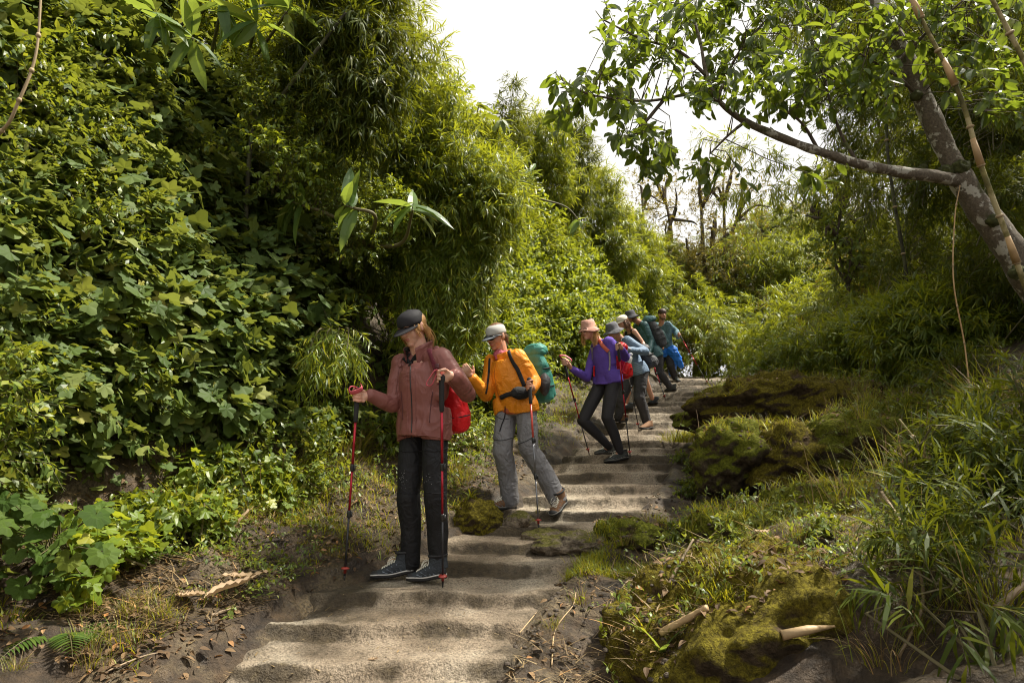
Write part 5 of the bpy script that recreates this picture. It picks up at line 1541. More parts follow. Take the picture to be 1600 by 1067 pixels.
bamboo_mass('light green feathery bamboo arching into the left edge of the sky', down_root(P(560, 320, 7.6)), [(620, 20, 6.8, .34), (640, 80, 6.8, .36), (665, 130, 6.8, .34), (690, 170, 6.7, .32), (625, 140, 6.7, .4), (650, 190, 6.7, .4), (700, 215, 6.8, .3)], L_bamboo, .85, 130, 32, upb=.2)
bamboo_mass('rounded bamboo clump bulging from the left bank above the orange jacket', down_root(P(660, 400, 7.8)), [(660, 255, 6.7, .40), (715, 260, 6.6, .42), (760, 285, 6.6, .36), (690, 315, 6.5, .38), (745, 335, 6.5, .32), (640, 300, 6.7, .36), (780, 320, 6.6, .26)], L_bamboo, .9, 210, 33, upb=.1)
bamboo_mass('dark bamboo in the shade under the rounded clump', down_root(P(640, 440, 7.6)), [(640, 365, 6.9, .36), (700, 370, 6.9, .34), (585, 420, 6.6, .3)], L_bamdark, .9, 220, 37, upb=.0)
cl = [[down_root(P(640, 430, 7.6)), P(635 + 17 * k, 385 + 5 * abs(k - 3), 6.7), P(645 + 18 * k, 412, 6.4), P(640 + 18 * k, 500 + 12 * (k % 2), 6.25)] for k in range(7)]
bamboo_tails('drooping_bamboo', 'fine-leaved drooping bamboo clump overhanging the first two hikers', cl, 95, L_bamboo, .72, 34, down=1.0)
cl = [[down_root(P(520, 560, 6.3)), P(505 + 12 * k, 515, 5.5), P(490 + 18 * k, 530, 5.3), P(480 + 20 * k, 565, 5.2)] for k in range(4)]
bamboo_tails('drooping_bamboo', 'small drooping bamboo tuft left of the woman in mauve, above her pole', cl, 18, L_bamboo, .7, 35, down=1.1)
bamboo_mass('thin bamboo spire against the sky above the orange jacket', down_root(P(790, 390, 11)), [(800, 135, 10.8, .16), (796, 165, 10.8, .22), (800, 205, 10.8, .32), (780, 240, 10.8, .4)], L_bamdark, .9, 170, 50)
bamboo_mass('tall bamboo clump on the bank crest above the purple hiker', down_root(P(845, 390, 13)), [(830, 205, 12.8, .5), (855, 225, 12.8, .55), (820, 260, 12.8, .6), (865, 275, 12.7, .5)], L_bamboo, 1.1, 150, 51)
bamboo_mass('tall dark green bamboo column next to the sky gap', down_root(P(890, 390, 14)), [(893, 205, 13.8, .42), (900, 240, 13.8, .42), (880, 275, 13.8, .5), (898, 300, 13.7, .45)], L_bamdark, 1.1, 170, 52)
bamboo_mass('bamboo clump on the bank crest nearest the path bend', down_root(P(930, 460, 15.5)), [(935, 285, 15.3, .5), (925, 320, 15.2, .7), (955, 350, 15.2, .6), (935, 395, 15, .7), (975, 400, 15, .45)], L_bamboo, 1.3, 110, 53)
bamboo_mass('arching bamboo spray where the left bank ends at the bend', down_root(P(985, 540, 17.5)), [(985, 350, 17, .5), (1000, 385, 17, .5), (1010, 430, 17, .6), (990, 470, 17, .6)], L_bamboo, 1.4, 90, 54)
bamboo_mass('pale bamboo spray at the left corner of the sky gap', down_root(P(745, 370, 10)), [(735, 205, 9.8, .35), (755, 225, 9.8, .4), (720, 240, 9.6, .4), (770, 250, 9.8, .4)], L_bamboo, .95, 170, 55)

for k, (x, y, Y, s_) in enumerate([(600, 245, 6.4, .6), (650, 225, 6.6, .5), (690, 205, 6.7, .55), (735, 300, 6.4, .5), (610, 330, 6.1, .55), (520, 290, 5.8, .6), (560, 370, 5.9, .55), (450, 250, 5.6, .7), (480, 200, 5.7, .7), (420, 150, 5.6, .7), (780, 360, 7.0, .6), (800, 290, 7.6, .6)]):
    put(['ovate', 'bright', 'mixed'][k % 3], tuple(P(x, y, Y)), 'leafy climber threaded through the bamboo of the left bank', 'climbers in the bamboo of the left bank', -.8, s_, 'leafy_climber', 'plant', q=k)
# large-leaved plants
def rosette_plant(label, root, stems, k=1.0, seed=1, leaf=L_big, m=9, name='large_leaf_plant', kind='lance', group=None, leafy=True):
    """stems: list of tip points, each crowned by a whorl of large leaves"""
    root = np.asarray(root, float); r = rng(seed)
    e = empty(name, root, label, 'plant', group)
    for t in stems:
        t = np.asarray(t, float)
        mid = (root + t) / 2 + r.normal(0, .08, 3)
        build('stem', tube(spline([root, mid, t], 14), [.016 * k, .009 * k], 7), stem_m, e)
        up = nrm(t - mid)
        f = sprigs(r, np.array([t - up * .05]), np.array([up + r.normal(0, .1, 3)]), kind, k, mk=m)
        build('leaf_whorl', f, [leaf, stem_m], e, smooth=False)
    return e
rosette_plant('large-leaved plant with two pale whorls jutting from the bank above the mauve jacket', P(575, 385, 6.0), [P(552, 325, 5.45), P(645, 328, 5.5), P(470, 320, 5.6)], 1.3, 3, m=10)
rosette_plant('broad-leaved shrub reaching into the sky at the top left', down_root(P(330, 150, 7.5)), [P(345, 15, 5.2), P(400, 40, 5.3), P(300, 60, 5.3), P(448, 20, 5.4), P(250, 30, 5.2)], 1.45, 4, m=9)
rosette_plant('slender plant with whorled leaves against the sky above the purple hiker', P(748, 260, 10.0), [P(748, 165, 9.5), P(728, 195, 9.3), P(782, 190, 9.4)], 1.0, 5, m=9, leaf=L_ovate)
rosette_plant('whorled large-leaf plant in the bank above the purple hiker', P(840, 310, 11.2), [P(830, 272, 10.6), P(800, 262, 10.4), P(905, 345, 11.4)], 1.1, 6, m=9)

# round-leaved plant bottom left, fern
def leafpatch(label, name, pts, dirs, T, S, leaf, cat='plant', stem=True, group=None, base_pt=None):
    pts = np.asarray(pts); b = np.asarray(base_pt if base_pt is not None else [pts[:, 0].mean(), pts[:, 1].mean(), pts[:, 2].min()])
    e = empty(name, b, label, cat, group)
    r = rng(len(pts)); Nn = np.array([.35, -.55, .8]) + r.normal(0, .22, pts.shape)
    build('foliage', inst(T, pts, dirs, Nn, S), leaf, e, smooth=False)
    if stem:
        mid = (pts + b) / 2; mid[:, 2] += .05
        build('stem', mini_tubes(np.repeat(b[None], len(pts), 0) + r.normal(0, .04, pts.shape), mid, pts, .004, .0022, 0, 4), stem_m, e)
    return e
r_ = rng(8)
n = 44
pp = [P(r_.uniform(-20, 165), r_.uniform(775, 915), r_.uniform(3.0, 3.45)) for _ in range(n)]
leafpatch('plant with big round scalloped leaves at the lower left edge', 'round_leaf_plant', pp, np.array([.3, -.5, -.25]) + r_.normal(0, .45, (n, 3)), ROUND[0], r_.uniform(.08, .13, n), L_round, base_pt=down_root(P(80, 940, 3.5)))

def fern(label, root, k=1.0, fr=7, seed=1, group=None):
    r = rng(seed); root = np.asarray(root, float); e = empty('fern', root, label, 'fern', group)
    for q in range(fr):
        an = q * 2 * PI / fr + r.uniform(-.3, .3); L = k * r.uniform(.3, .42)
        d = np.array([math.cos(an), math.sin(an), 0])
        pts = np.array([root + d * L * t + np.array([0, 0, L * (.75 * t - .75 * t * t)]) for t in np.linspace(0, 1, 20)])
        T = nrm(np.gradient(pts, axis=0)); S_ = nrm(np.cross(T, [0, 0, 1.]))
        O = np.concatenate([pts[2:], pts[2:]]); D = np.concatenate([S_[2:] + T[2:] * .35, -S_[2:] + T[2:] * .35])
        w = np.sin(np.linspace(.35, PI * .98, 18)) * .28 * L
        geo = join(inst(LANCE, O, D, np.tile([[0, 0, 1.]], (36, 1)) + r.normal(0, .1, (36, 3)), np.concatenate([w, w])), tube(pts, [.003, .001], 4, mat=1))
        build('frond', geo, [L_round, stem_m], e, smooth=False)
    return e
fern('fern with narrow fronds at the bottom left corner', down_root(P(95, 1045, 3.1)), .75, 7, 3)
fern('small fern between the ivy foot and the lowest steps', down_root(P(350, 850, 4.3)), .5, 6, 4)
fern('fern low on the bank foot, left of the dry curled leaf', down_root(P(215, 800, 3.9)), .7, 7, 5)

# ------------------------------------------------------------------ background beyond the bend
rg = rng(5)
variants('darkback', 3, 'farb', 190, (.9, .9, .9), L_bamdark, facing=(-.3, -1, .1), cut=-.7, upb=.4)
def far_put(key, px, py, Y, sc, label, group, name='bamboo_bush', cat='bush'):
    p = P(px, py, Y)
    return put(key, tuple(p), label, group, rg.uniform(-.8, .8), sc, name, cat, q=int(rg.integers(0, 9)))
rows = [(410, 19.5, 980, 1300, 9, .8), (350, 21, 1200, 1330, 4, .8), (430, 12.5, 1330, 1480, 6, .8), (500, 11, 1330, 1480, 6, .8), (570, 10.5, 1320, 1500, 6, .7), (440, 21.5, 940, 1150, 6, 1.2), (405, 22.5, 950, 1180, 5, .9), (380, 23, 1150, 1300, 4, 1.0), (440, 15, 1330, 1500, 6, 1.0), (540, 13, 1300, 1500, 7, .9), (585, 15.5, 1020, 1180, 8, .75), (560, 17.5, 1080, 1400, 10, 1.0), (520, 18.5, 1010, 1420, 13, 1.15), (475, 20, 990, 1440, 13, 1.3), (430, 21.5, 1000, 1460, 12, 1.4), (395, 23, 1150, 1500, 9, 1.5)]
for py, Y, a, b, n, sc in rows:
    for k in range(n):
        x = a + (b - a) * (k + rg.uniform(.1, .9)) / n
        if Y == 15.5 and x < 1185 and x > 1000: continue
        key = ['farbush', 'farbush', 'farolive', 'farbright'][rg.integers(0, 4)]
        far_put(key, x, py + rg.uniform(-18, 18), Y + rg.uniform(-.6, .6), sc * rg.uniform(.75, 1.1), {'farbush': 'bamboo bush in the thicket beyond the top of the steps', 'farolive': 'olive small-leaved bush in the thicket beyond the top of the steps', 'farbright': 'yellow-green bush in the thicket beyond the top of the steps'}[key], 'bushes beyond the top of the steps')
for k, (x, y, Y, s) in enumerate([(1085, 520, 16.8, 1.1), (1035, 470, 18, 1.0), (1135, 545, 16.5, .75), (1220, 520, 15, .9), (1290, 500, 14, 1.0), (1350, 470, 13, 1.0), (1260, 570, 13, .7), (1180, 575, 15.5, .6)]):
    far_put('farbush', x, y, Y, s, ['dark rounded bamboo bush directly behind the last hiker', 'bamboo bush above the hats of the last hikers', 'bamboo bush right of the last hiker with pole', 'bamboo bush at the back of the clearing right of the path top', 'bamboo bush at the edge of the dark right thicket', 'tallest bamboo bush against the dark right thicket', 'low bamboo bush behind the hollow root bank', 'low bush at the right end of the path top'][k], None)

def bark_mat(name, a, b_, c, sc=1.0):
    m, nt, b = mat_base(name)
    v = obco(nt)
    n1 = noise(nt, v, 5 * sc, 5, .6); n2 = noise(nt, v, 30 * sc, 4, .7)
    col = ramp(nt, n2, [(.3, a), (.7, b_)])
    col = mixc(nt, mrange(nt, n1, .535, .575), col, c)
    ms = mixc(nt, mrange(nt, noise(nt, v, 3.1 * sc, 4), .60, .68), col, (.05, .05, .012))
    nt.links.new(ms, b.inputs['Base Color']); b.inputs['Roughness'].default_value = .85
    bump(nt, b, n2, .8, .012)
    return m
bark = bark_mat('lichen_bark', (.06, .048, .034), (.17, .135, .098), (.38, .36, .31), 1.9)
bark2 = bark_mat('mossy_bark', (.035, .025, .018), (.10, .07, .045), (.09, .10, .03))
culm_m = bark_mat('old_culm', (.10, .085, .03), (.24, .20, .07), (.36, .30, .16), .6)
culm_d = bark_mat('dark_culm', (.02, .02, .012), (.05, .045, .02), (.07, .07, .03), .6)

def rough_tube(pts, rads, n=60, sides=16, amp=.08, seed=1, mat=0):
    q = spline(pts, n); V, F, M = tube(q, rads, sides, mat=mat)
    rad = np.interp(np.linspace(0, 1, n), np.linspace(0, 1, len(rads)), rads)
    c = np.repeat(q, sides, 0); rr = np.repeat(rad, sides)
    W = V[:n * sides]
    d = nrm(W - c)
    W = W + d * (rr * (amp * fbm(W * (1.2 / np.mean(rad) * .25), 3, seed) + .04 * vnoise(W * 40, seed)))[:, None]
    V = V.copy(); V[:n * sides] = W
    return V, F, M

def mossy_tree(label, root, crown, n, seed, leaf, k=1.3, trunk_r=.19, group=None, kind='far', dens=5):
    r = rng(seed); root = np.asarray(root, float)
    e = empty('tree', root, label, 'tree', group)
    cc = np.array([P(c[0], c[1], c[2]) for c in crown])
    fork = root * .5 + cc.mean(0) * .5
    lines = []
    build('trunk', rough_tube([root, (root + fork) / 2 + r.normal(0, .12, 3), fork], [trunk_r, trunk_r * .8, trunk_r * .6], 30, 12, .2, seed), bark2, e)
    fs = []
    for c, cr_ in zip(cc, crown):
        mid = (fork + c) / 2 + r.normal(0, .25, 3)
        q = [fork, mid, c]; lines.append(rough_tube(q, [trunk_r * .55, trunk_r * .3, .03], 24, 9, .25, seed))
        for j in range(dens):
            t_ = c + nrm(r.normal(0, 1, 3)) * cr_[3] * r.uniform(.5, 1.0)
            m_ = (c + t_) / 2 + r.normal(0, .1, 3)
            lines.append(rough_tube([mid * .3 + c * .7, m_, t_], [.055, .035, .012], 12, 6, .2, seed + j))
            pts = t_ + r.normal(0, .22 * cr_[3] + .1, (n * 2, 3))
            dd = nrm(r.normal(0, 1, (n * 2, 3)) + [0, 0, .3])
            fs.append(sprigs(r, pts, dd, kind, k * .8))
    build('branches', join(*lines), bark2, e)
    build('crown', join(*fs), [leaf, stem_m], e, smooth=False)
    return e
mossy_tree('gnarled tree with sparse mossy crown, left one at the back of the sky gap', down_root(P(1035, 560, 21)), [(1005, 310, 21, .9), (1035, 290, 21, .8), (1055, 330, 20.5, .8), (1020, 380, 21, .9), (985, 350, 21, .7)], 7, 61, L_olive, 1.0)
mossy_tree('gnarled tree with twisted reddish branches, middle of the back row', down_root(P(1090, 560, 20)), [(1095, 300, 20, .8), (1130, 285, 20, .9), (1160, 320, 20, .9), (1110, 370, 19.6, 1.0), (1075, 400, 19.6, .8), (1150, 400, 19.8, 1.0)], 8, 62, L_olive, 1.0)
mossy_tree('taller thin tree at the back, right of the sky gap', down_root(P(1230, 560, 21)), [(1190, 350, 21, 1.0), (1235, 330, 21, .9), (1265, 380, 20.5, 1.0), (1210, 410, 20.5, 1.0), (1290, 400, 20, 1.0)], 8, 63, L_bright, 1.0)
mossy_tree('slim tree with drooping leaves in front of the back thicket', down_root(P(1330, 520, 12)), [(1280, 330, 12, .5), (1320, 300, 12, .5), (1345, 345, 12, .5), (1310, 380, 12, .5), (1340, 410, 12, .5)], 6, 64, L_ovate, 1.5, .05, kind='ovate', dens=4)

# arching bamboo in front of the gap
for k, ln in enumerate([[P(1400, 480, 13), P(1290, 330, 12.5), P(1200, 240, 12), P(1110, 215, 11.8)], [P(1430, 470, 12), P(1330, 340, 12), P(1240, 290, 12), P(1150, 300, 12)],
                        [P(1390, 520, 14), P(1300, 420, 14), P(1210, 370, 14), P(1140, 380, 14)], [P(1470, 470, 10), P(1400, 330, 10), P(1330, 270, 10), P(1260, 260, 10)]]):
    bamboo_tails('arching_bamboo', ['longest bamboo culm arching left across the sky gap', 'bamboo culm arching below the sky gap, second from the top', 'lowest arching bamboo culm over the back thicket', 'arching bamboo culm close to the slanted tree trunk'][k], [[down_root(ln[0])] + ln[1:]], 16, L_bamboo, 1.25, 80 + k, stemm=culm_m)

# ------------------------------------------------------------------ right thicket
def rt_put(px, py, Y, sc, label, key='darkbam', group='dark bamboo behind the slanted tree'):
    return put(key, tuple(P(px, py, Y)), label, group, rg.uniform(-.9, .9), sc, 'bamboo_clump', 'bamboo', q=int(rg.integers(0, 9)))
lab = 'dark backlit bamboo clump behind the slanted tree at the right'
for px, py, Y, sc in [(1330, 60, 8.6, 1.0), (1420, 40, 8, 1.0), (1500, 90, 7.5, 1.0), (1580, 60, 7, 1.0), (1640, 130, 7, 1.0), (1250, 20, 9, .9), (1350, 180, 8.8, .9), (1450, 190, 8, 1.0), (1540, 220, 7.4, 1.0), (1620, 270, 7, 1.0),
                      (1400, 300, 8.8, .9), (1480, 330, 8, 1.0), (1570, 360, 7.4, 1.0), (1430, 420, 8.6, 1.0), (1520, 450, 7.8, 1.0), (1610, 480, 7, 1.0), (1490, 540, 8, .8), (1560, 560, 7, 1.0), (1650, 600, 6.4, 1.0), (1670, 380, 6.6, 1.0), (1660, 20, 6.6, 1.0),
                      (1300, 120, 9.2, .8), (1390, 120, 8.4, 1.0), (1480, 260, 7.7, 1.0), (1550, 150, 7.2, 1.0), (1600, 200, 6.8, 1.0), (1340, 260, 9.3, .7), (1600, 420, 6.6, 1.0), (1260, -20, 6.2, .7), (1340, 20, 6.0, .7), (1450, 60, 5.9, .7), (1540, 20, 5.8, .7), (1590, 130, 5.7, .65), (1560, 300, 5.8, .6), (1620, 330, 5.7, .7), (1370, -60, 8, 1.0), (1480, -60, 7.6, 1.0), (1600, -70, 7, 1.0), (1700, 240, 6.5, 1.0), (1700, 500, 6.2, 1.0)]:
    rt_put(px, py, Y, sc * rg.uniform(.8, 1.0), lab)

# ------------------------------------------------------------------ slanted tree at the right
tr_root = down_root(P(1760, 700, 5.6))
te = empty('tree', tr_root, 'large slanted tree with pale lichen patches leaning in from the right', 'tree')
TK = [tr_root, P(1690, 560, 5.45), P(1600, 425, 5.3), P(1545, 345, 5.25), P(1500, 275, 5.2), P(1455, 185, 5.2), P(1415, 90, 5.2), P(1368, -5, 5.2), P(1320, -120, 5.3), P(1290, -240, 5.4)]
build('trunk', rough_tube(TK, [.125, .12, .112, .10, .088, .072, .064, .056, .048, .036], 110, 22, .16, 5), bark, te)
BR = [P(1506, 285, 5.2), P(1460, 276, 5.1), P(1400, 268, 5.05), P(1340, 255, 5.0), P(1280, 237, 4.95), P(1215, 213, 4.9), P(1165, 190, 4.85), P(1125, 160, 4.8), P(1105, 120, 4.8), P(1095, 70, 4.8)]
br = build('limb', rough_tube(BR, [.052, .046, .041, .038, .034, .030, .025, .020, .015, .010], 90, 14, .14, 6), bark, te)
sub = [[P(1125, 160, 4.8), P(1080, 148, 4.7), P(1010, 158, 4.6), P(930, 150, 4.5), P(880, 130, 4.45)],
       [P(1105, 120, 4.8), P(1060, 80, 4.8), P(1000, 60, 4.8), P(940, 30, 4.8)],
       [P(1095, 70, 4.8), P(1080, 20, 4.9), P(1050, -40, 5)],
       [P(1120, 155, 4.8), P(1150, 90, 4.9), P(1190, 40, 5), P(1240, -10, 5.1)],
       [P(1280, 237, 4.95), P(1250, 190, 4.9), P(1200, 160, 4.9)],
       [P(1455, 170, 5.2), P(1400, 118, 5.1), P(1370, 100, 5.0), P(1345, 85, 5.0)],
       [P(1340, 255, 5.0), P(1310, 200, 5.1), P(1290, 120, 5.2), P(1300, 40, 5.3)],
       [P(1165, 190, 4.85), P(1140, 210, 4.7), P(1110, 240, 4.6)], [P(1040, 153, 4.65), P(1000, 200, 4.6), P(960, 235, 4.55)],
       [P(1400, 100, 5.1), P(1460, 40, 5.0), P(1530, -20, 4.9)]]
twl = [rough_tube(s, [.014, .010, .006], 26, 8, .1, 7 + i) for i, s in enumerate(sub)]
# leafy twigs filling the region of the crown
rt_ = rng(99); ends = []; tw = []
segs = np.concatenate([spline(s, 20) for s in sub] + [spline(BR, 60)[34:]])
zones = [(930, 130, 60, 60, 4.5, 13), (990, 90, 85, 70, 4.7, 17), (1420, 80, 80, 70, 5, 24), (1520, 60, 70, 60, 4.9, 22), (1570, 150, 50, 60, 4.9, 12), (1340, 120, 60, 50, 5.1, 12), (1010, 200, 60, 40, 4.6, 15), (1080, 60, 90, 60, 4.9, 20), (1130, 130, 60, 50, 4.8, 16), (1110, 250, 45, 18, 4.6, 5), (1190, 60, 70, 60, 5.0, 24),
         (1220, 140, 60, 40, 4.9, 12), (1290, 60, 70, 60, 5.2, 22), (1270, 150, 40, 30, 5.0, 6), (1380, 60, 60, 60, 5.1, 10), (1275, 275, 20, 20, 4.8, 3), (880, 150, 25, 30, 4.45, 5), (1450, 20, 70, 50, 4.9, 8), (1000, 245, 35, 12, 4.6, 4), (1040, 20, 90, 40, 4.9, 16), (1190, 0, 120, 30, 5.0, 16)]
for cx, cy, rx, ry, Y, n in zones:
    for _ in range(n):
        v = rt_.normal(0, .55, 3); p = P(cx + v[0] * rx, cy + v[1] * ry, Y + v[2] * .5)
        j = np.argmin(np.linalg.norm(segs - p, axis=1)); o = segs[j]
        if np.linalg.norm(o - p) > .75: o = p + (o - p) * .75 / np.linalg.norm(o - p); o = segs[np.argmin(np.linalg.norm(segs - o, axis=1))]
        m = (o + p) / 2 + rt_.normal(0, .04, 3); m[2] += .04
        tw.append((o, m, p)); ends.append((p, p - m))
tw = np.array(tw)
build('twigs', join(mini_tubes(tw[:, 0], tw[:, 1], tw[:, 2], .0045, .002, 0, 5), *twl), bark2, te)
E = np.array([e[0] for e in ends]); D_ = nrm(np.array([e[1] for e in ends]))
build('crown', join(sprigs(rt_, E - D_ * .12, D_, 'ellip', 1.0), sprigs(rt_, E - D_ * .02, D_ + rt_.normal(0, .5, D_.shape), 'ellip', .8, mk=4)), [L_tree, stem_m], te, smooth=False)
# epiphytes and moss cushions on the fork
mo = []
for px, py, s_ in ((1500, 262, .07), (1478, 268, .05), (1440, 262, .035), (1552, 345, .05), (1432, 150, .04), (1590, 425, .06)):
    mo.append(remesh(ell(P(px, py, 5.15), (s_, s_ * .8, s_ * .8)), .012, 1, .02, 25, 3))
for k, g in enumerate(mo): build('moss_cushion', g, plain('moss_dark', (.05, .055, .012), .95, 200, 1.0, .5, bdist=.01) if k == 0 else bpy.data.materials['moss_dark'], te)

for x_, y_, Y_, s_ in [(1350, 20, 13, 1.2), (1430, 60, 12, 1.2), (1520, 40, 11, 1.2), (1600, 80, 10, 1.2), (1400, 150, 12.5, 1.2), (1490, 180, 11.5, 1.2), (1580, 220, 10.5, 1.2), (1460, 270, 12, 1.0), (1550, 340, 11, 1.2), (1640, 380, 10, 1.2), (1530, 430, 11, 1.0), (1610, 480, 10, 1.0), (1570, 540, 10, .9)]:
    put('darkback', tuple(P(x_, y_, Y_)), 'deep shaded bamboo far behind the slanted tree', 'shaded bamboo far behind the slanted tree', rg.uniform(-.8, .8), s_, 'bamboo_clump', 'bamboo', q=int(rg.integers(0, 9)))
for k, (x_, y_, z_) in enumerate([(6.2, 4.2, 6.4), (7.6, 4.0, 6.6), (5.6, 2.8, 6.2), (6.8, 3.0, 6.2)]):  # out-of-view crowns added to cast shade on the right bank
    put('darkback', (x_, y_, z_), 'unseen bamboo crown added above the frame to shade the right bank', 'unseen bamboo crowns added to shade the right bank', k * 1.3, 1.3, 'bamboo_clump', 'bamboo', q=k)
for k in range(16):
    x_ = rg.uniform(1230, 1500); y_ = 605 - (x_ - 1230) * .12 + rg.uniform(-25, 12)
    q_ = hit(x_, y_, 6, 14)
    put(['bambush', 'bright', 'bambush'][k % 3], tuple(q_ + [0, 0, .25]), 'young bamboo and brush on the slope above the root bank', 'brush on the slope above the root bank', -1.6 + rg.uniform(-.5, .5), rg.uniform(.8, 1.2), 'bamboo_bush', 'bush', q=k)
# leaning culms and stalks
def culm(label, pts, r0, m, nodes=7, name='bamboo_culm', sheath=None):
    pts = [np.asarray(p, float) for p in pts]
    rt0 = down_root(pts[0])
    allp = [rt0] + pts
    e = empty(name, rt0, label, 'bamboo')
    build('culm', tube(spline(allp, 60), [r0, r0 * .9, r0 * .6], 10), m, e)
    q = spline(allp, 60)
    for k in range(nodes):
        i = int(8 + k * 50 / nodes); t = nrm(q[min(i + 1, 59)] - q[i])
        build('node', tube([q[i] - t * .012, q[i], q[i] + t * .012], [r0 * .95, r0 * 1.45, r0 * .95], 10), dry_m, e)
        if sheath and k % 2 == 0:
            build('sheath', tube([q[i], q[i] + t * .10, q[i] + t * .2], [r0 * 1.35, r0 * 1.2, r0 * .9], 10), sheath, e)
    return e
sheath_m = plain('dry_sheath', (.42, .27, .13), .6, 60, .3, .3)
culm('yellow bamboo culm with dry sheaths slanting across the upper right, right of the tree trunk', [P(1640, 560, 4.9), P(1585, 400, 4.7), P(1535, 265, 4.6), P(1500, 150, 4.55), P(1450, 50, 4.5), P(1415, -20, 4.5)], .020, culm_m, 9, sheath=sheath_m)
culm('short yellow bamboo culm in the top right corner', [P(1700, 300, 4.6), P(1610, 115, 4.4), P(1540, -20, 4.3)], .022, culm_m, 5)
culm('thin dark upright culm left of the slanted trunk', [P(1425, 520, 8.0), P(1415, 420, 7.9), P(1395, 300, 7.8), P(1385, 200, 7.8), P(1392, 80, 7.8)], .022, culm_d, 8)
culm('dry thin stalk hanging beside the dark bamboo at the right', [P(1508, 545, 5.2), P(1490, 440, 5.1), P(1492, 340, 5.1), P(1500, 290, 5.1)], .006, sheath_m, 6, name='dry_stalk')
culm('leaning broken stalk in the grass at the lower right', [P(1590, 820, 3.6), P(1500, 780, 3.6), P(1440, 700, 3.7), P(1405, 655, 3.8)], .010, culm_m, 6, name='dry_stalk')
culm('dry pale vine stem at the left edge of the picture', [P(-30, 300, 3.3), P(20, 180, 3.2), P(55, 90, 3.2), P(65, -20, 3.2)], .009, dry_m, 6, name='dry_vine')
bm = culm('dark bare branch sloping up to the hanging bamboo curtain', [P(395, 205, 5.6), P(440, 150, 5.5), P(490, 85, 5.4), P(540, 20, 5.4)], .020, culm_d, 0, name='bare_branch')
bm = culm('dark bare branch near the top left among the broad leaves', [P(215, 90, 5.4), P(260, 55, 5.3), P(330, 10, 5.2), P(380, -20, 5.2)], .016, culm_d, 0, name='bare_branch')

# ------------------------------------------------------------------ boulders and mounds beside the steps
def moss_mat(name, m1, m2, m3, rock=(.16, .13, .10), cover=.35):
    m, nt, b = mat_base(name)
    v = obco(nt, world=True)
    f = noise(nt, v, 55, 4, .75); md = noise(nt, v, 7, 5, .65)
    moss = ramp(nt, f, [(.3, m1), (.5, m2), (.7, m3)])
    rk = ramp(nt, noise(nt, v, 24, 5, .7), [(.3, tuple(x * .25 for x in rock)), (.55, rock), (.75, tuple(x * 1.8 for x in rock))])
    g = nt.nodes.new('ShaderNodeNewGeometry'); sx = nt.nodes.new('ShaderNodeSeparateXYZ'); nt.links.new(g.outputs['Normal'], sx.inputs[0])
    a = N(nt, 'ShaderNodeMath', operation='MULTIPLY_ADD'); nt.links.new(sx.outputs['Z'], a.inputs[0]); a.inputs[1].default_value = .55; nt.links.new(md, a.inputs[2])
    c = mixc(nt, mrange(nt, a.outputs[0], cover + .15, cover + .35), rk, moss)
    soil = ramp(nt, noise(nt, v, 40, 4, .7), [(.35, (.02, .014, .008)), (.6, (.09, .06, .035)), (.75, (.22, .17, .10))])
    c = mixc(nt, mrange(nt, noise(nt, v, 4.2, 5, .65), .58, .66), c, soil)
    nt.links.new(c, b.inputs['Base Color']); b.inputs['Roughness'].default_value = .95; b.inputs['Specular IOR Level'].default_value = .15
    hh = N(nt, 'ShaderNodeMath', operation='ADD'); nt.links.new(f, hh.inputs[0]); nt.links.new(md, hh.inputs[1])
    bump(nt, b, hh.outputs[0], 1.0, .03)
    return m
moss_gold = moss_mat('golden_moss', (.030, .026, .005), (.11, .088, .010), (.23, .195, .02), (.07, .05, .03), .15)
moss_green = moss_mat('green_moss', (.035, .040, .005), (.11, .12, .012), (.21, .22, .022), (.085, .065, .04), .15)
rock_m = moss_mat('pale_rock', (.05, .05, .012), (.13, .12, .03), (.24, .22, .08), (.26, .21, .155), .62)
BO = []
def boulder(name, label, c, rad, m, seed, amp=.16, cat='boulder', rot=0, fuzz=0, fcol=None, res=(110, 64)):
    c = np.asarray(c, float)
    V, F, M = ell((0, 0, 0), rad, None, *res)
    d = nrm(V / np.array(rad))
    V = V * (1 + amp * fbm(d * 1.7 + seed, 4, seed) )[:, None] + d * (.10 * np.mean(rad) * fbm(V * 9 / max(np.mean(rad), .2) * .5, 4, seed + 3))[:, None]
    cr, sr = math.cos(rot), math.sin(rot)
    V = V @ np.array([[cr, sr, 0], [-sr, cr, 0], [0, 0, 1]]) + c
    o = build(name, (V, F), m, origin=(c[0], c[1], c[2] - rad[2])); tag(o, label, cat)
    bv = bvh_of((V, F)); BO.append((bv, c, max(rad)))
    return o, bv

def surf(x, y):
    z = H(x, y).copy()
    for bv, c, rr in BO:
        near_ = np.nonzero((np.abs(x - c[0]) < rr * 1.3) & (np.abs(y - c[1]) < rr * 1.3))[0]
        for i in near_:
            h_ = bv.ray_cast(Vector((x[i], y[i], 20)), Vector((0, 0, -1)))
            if h_[0] is not None and h_[0].z > z[i]: z[i] = h_[0].z
    return z

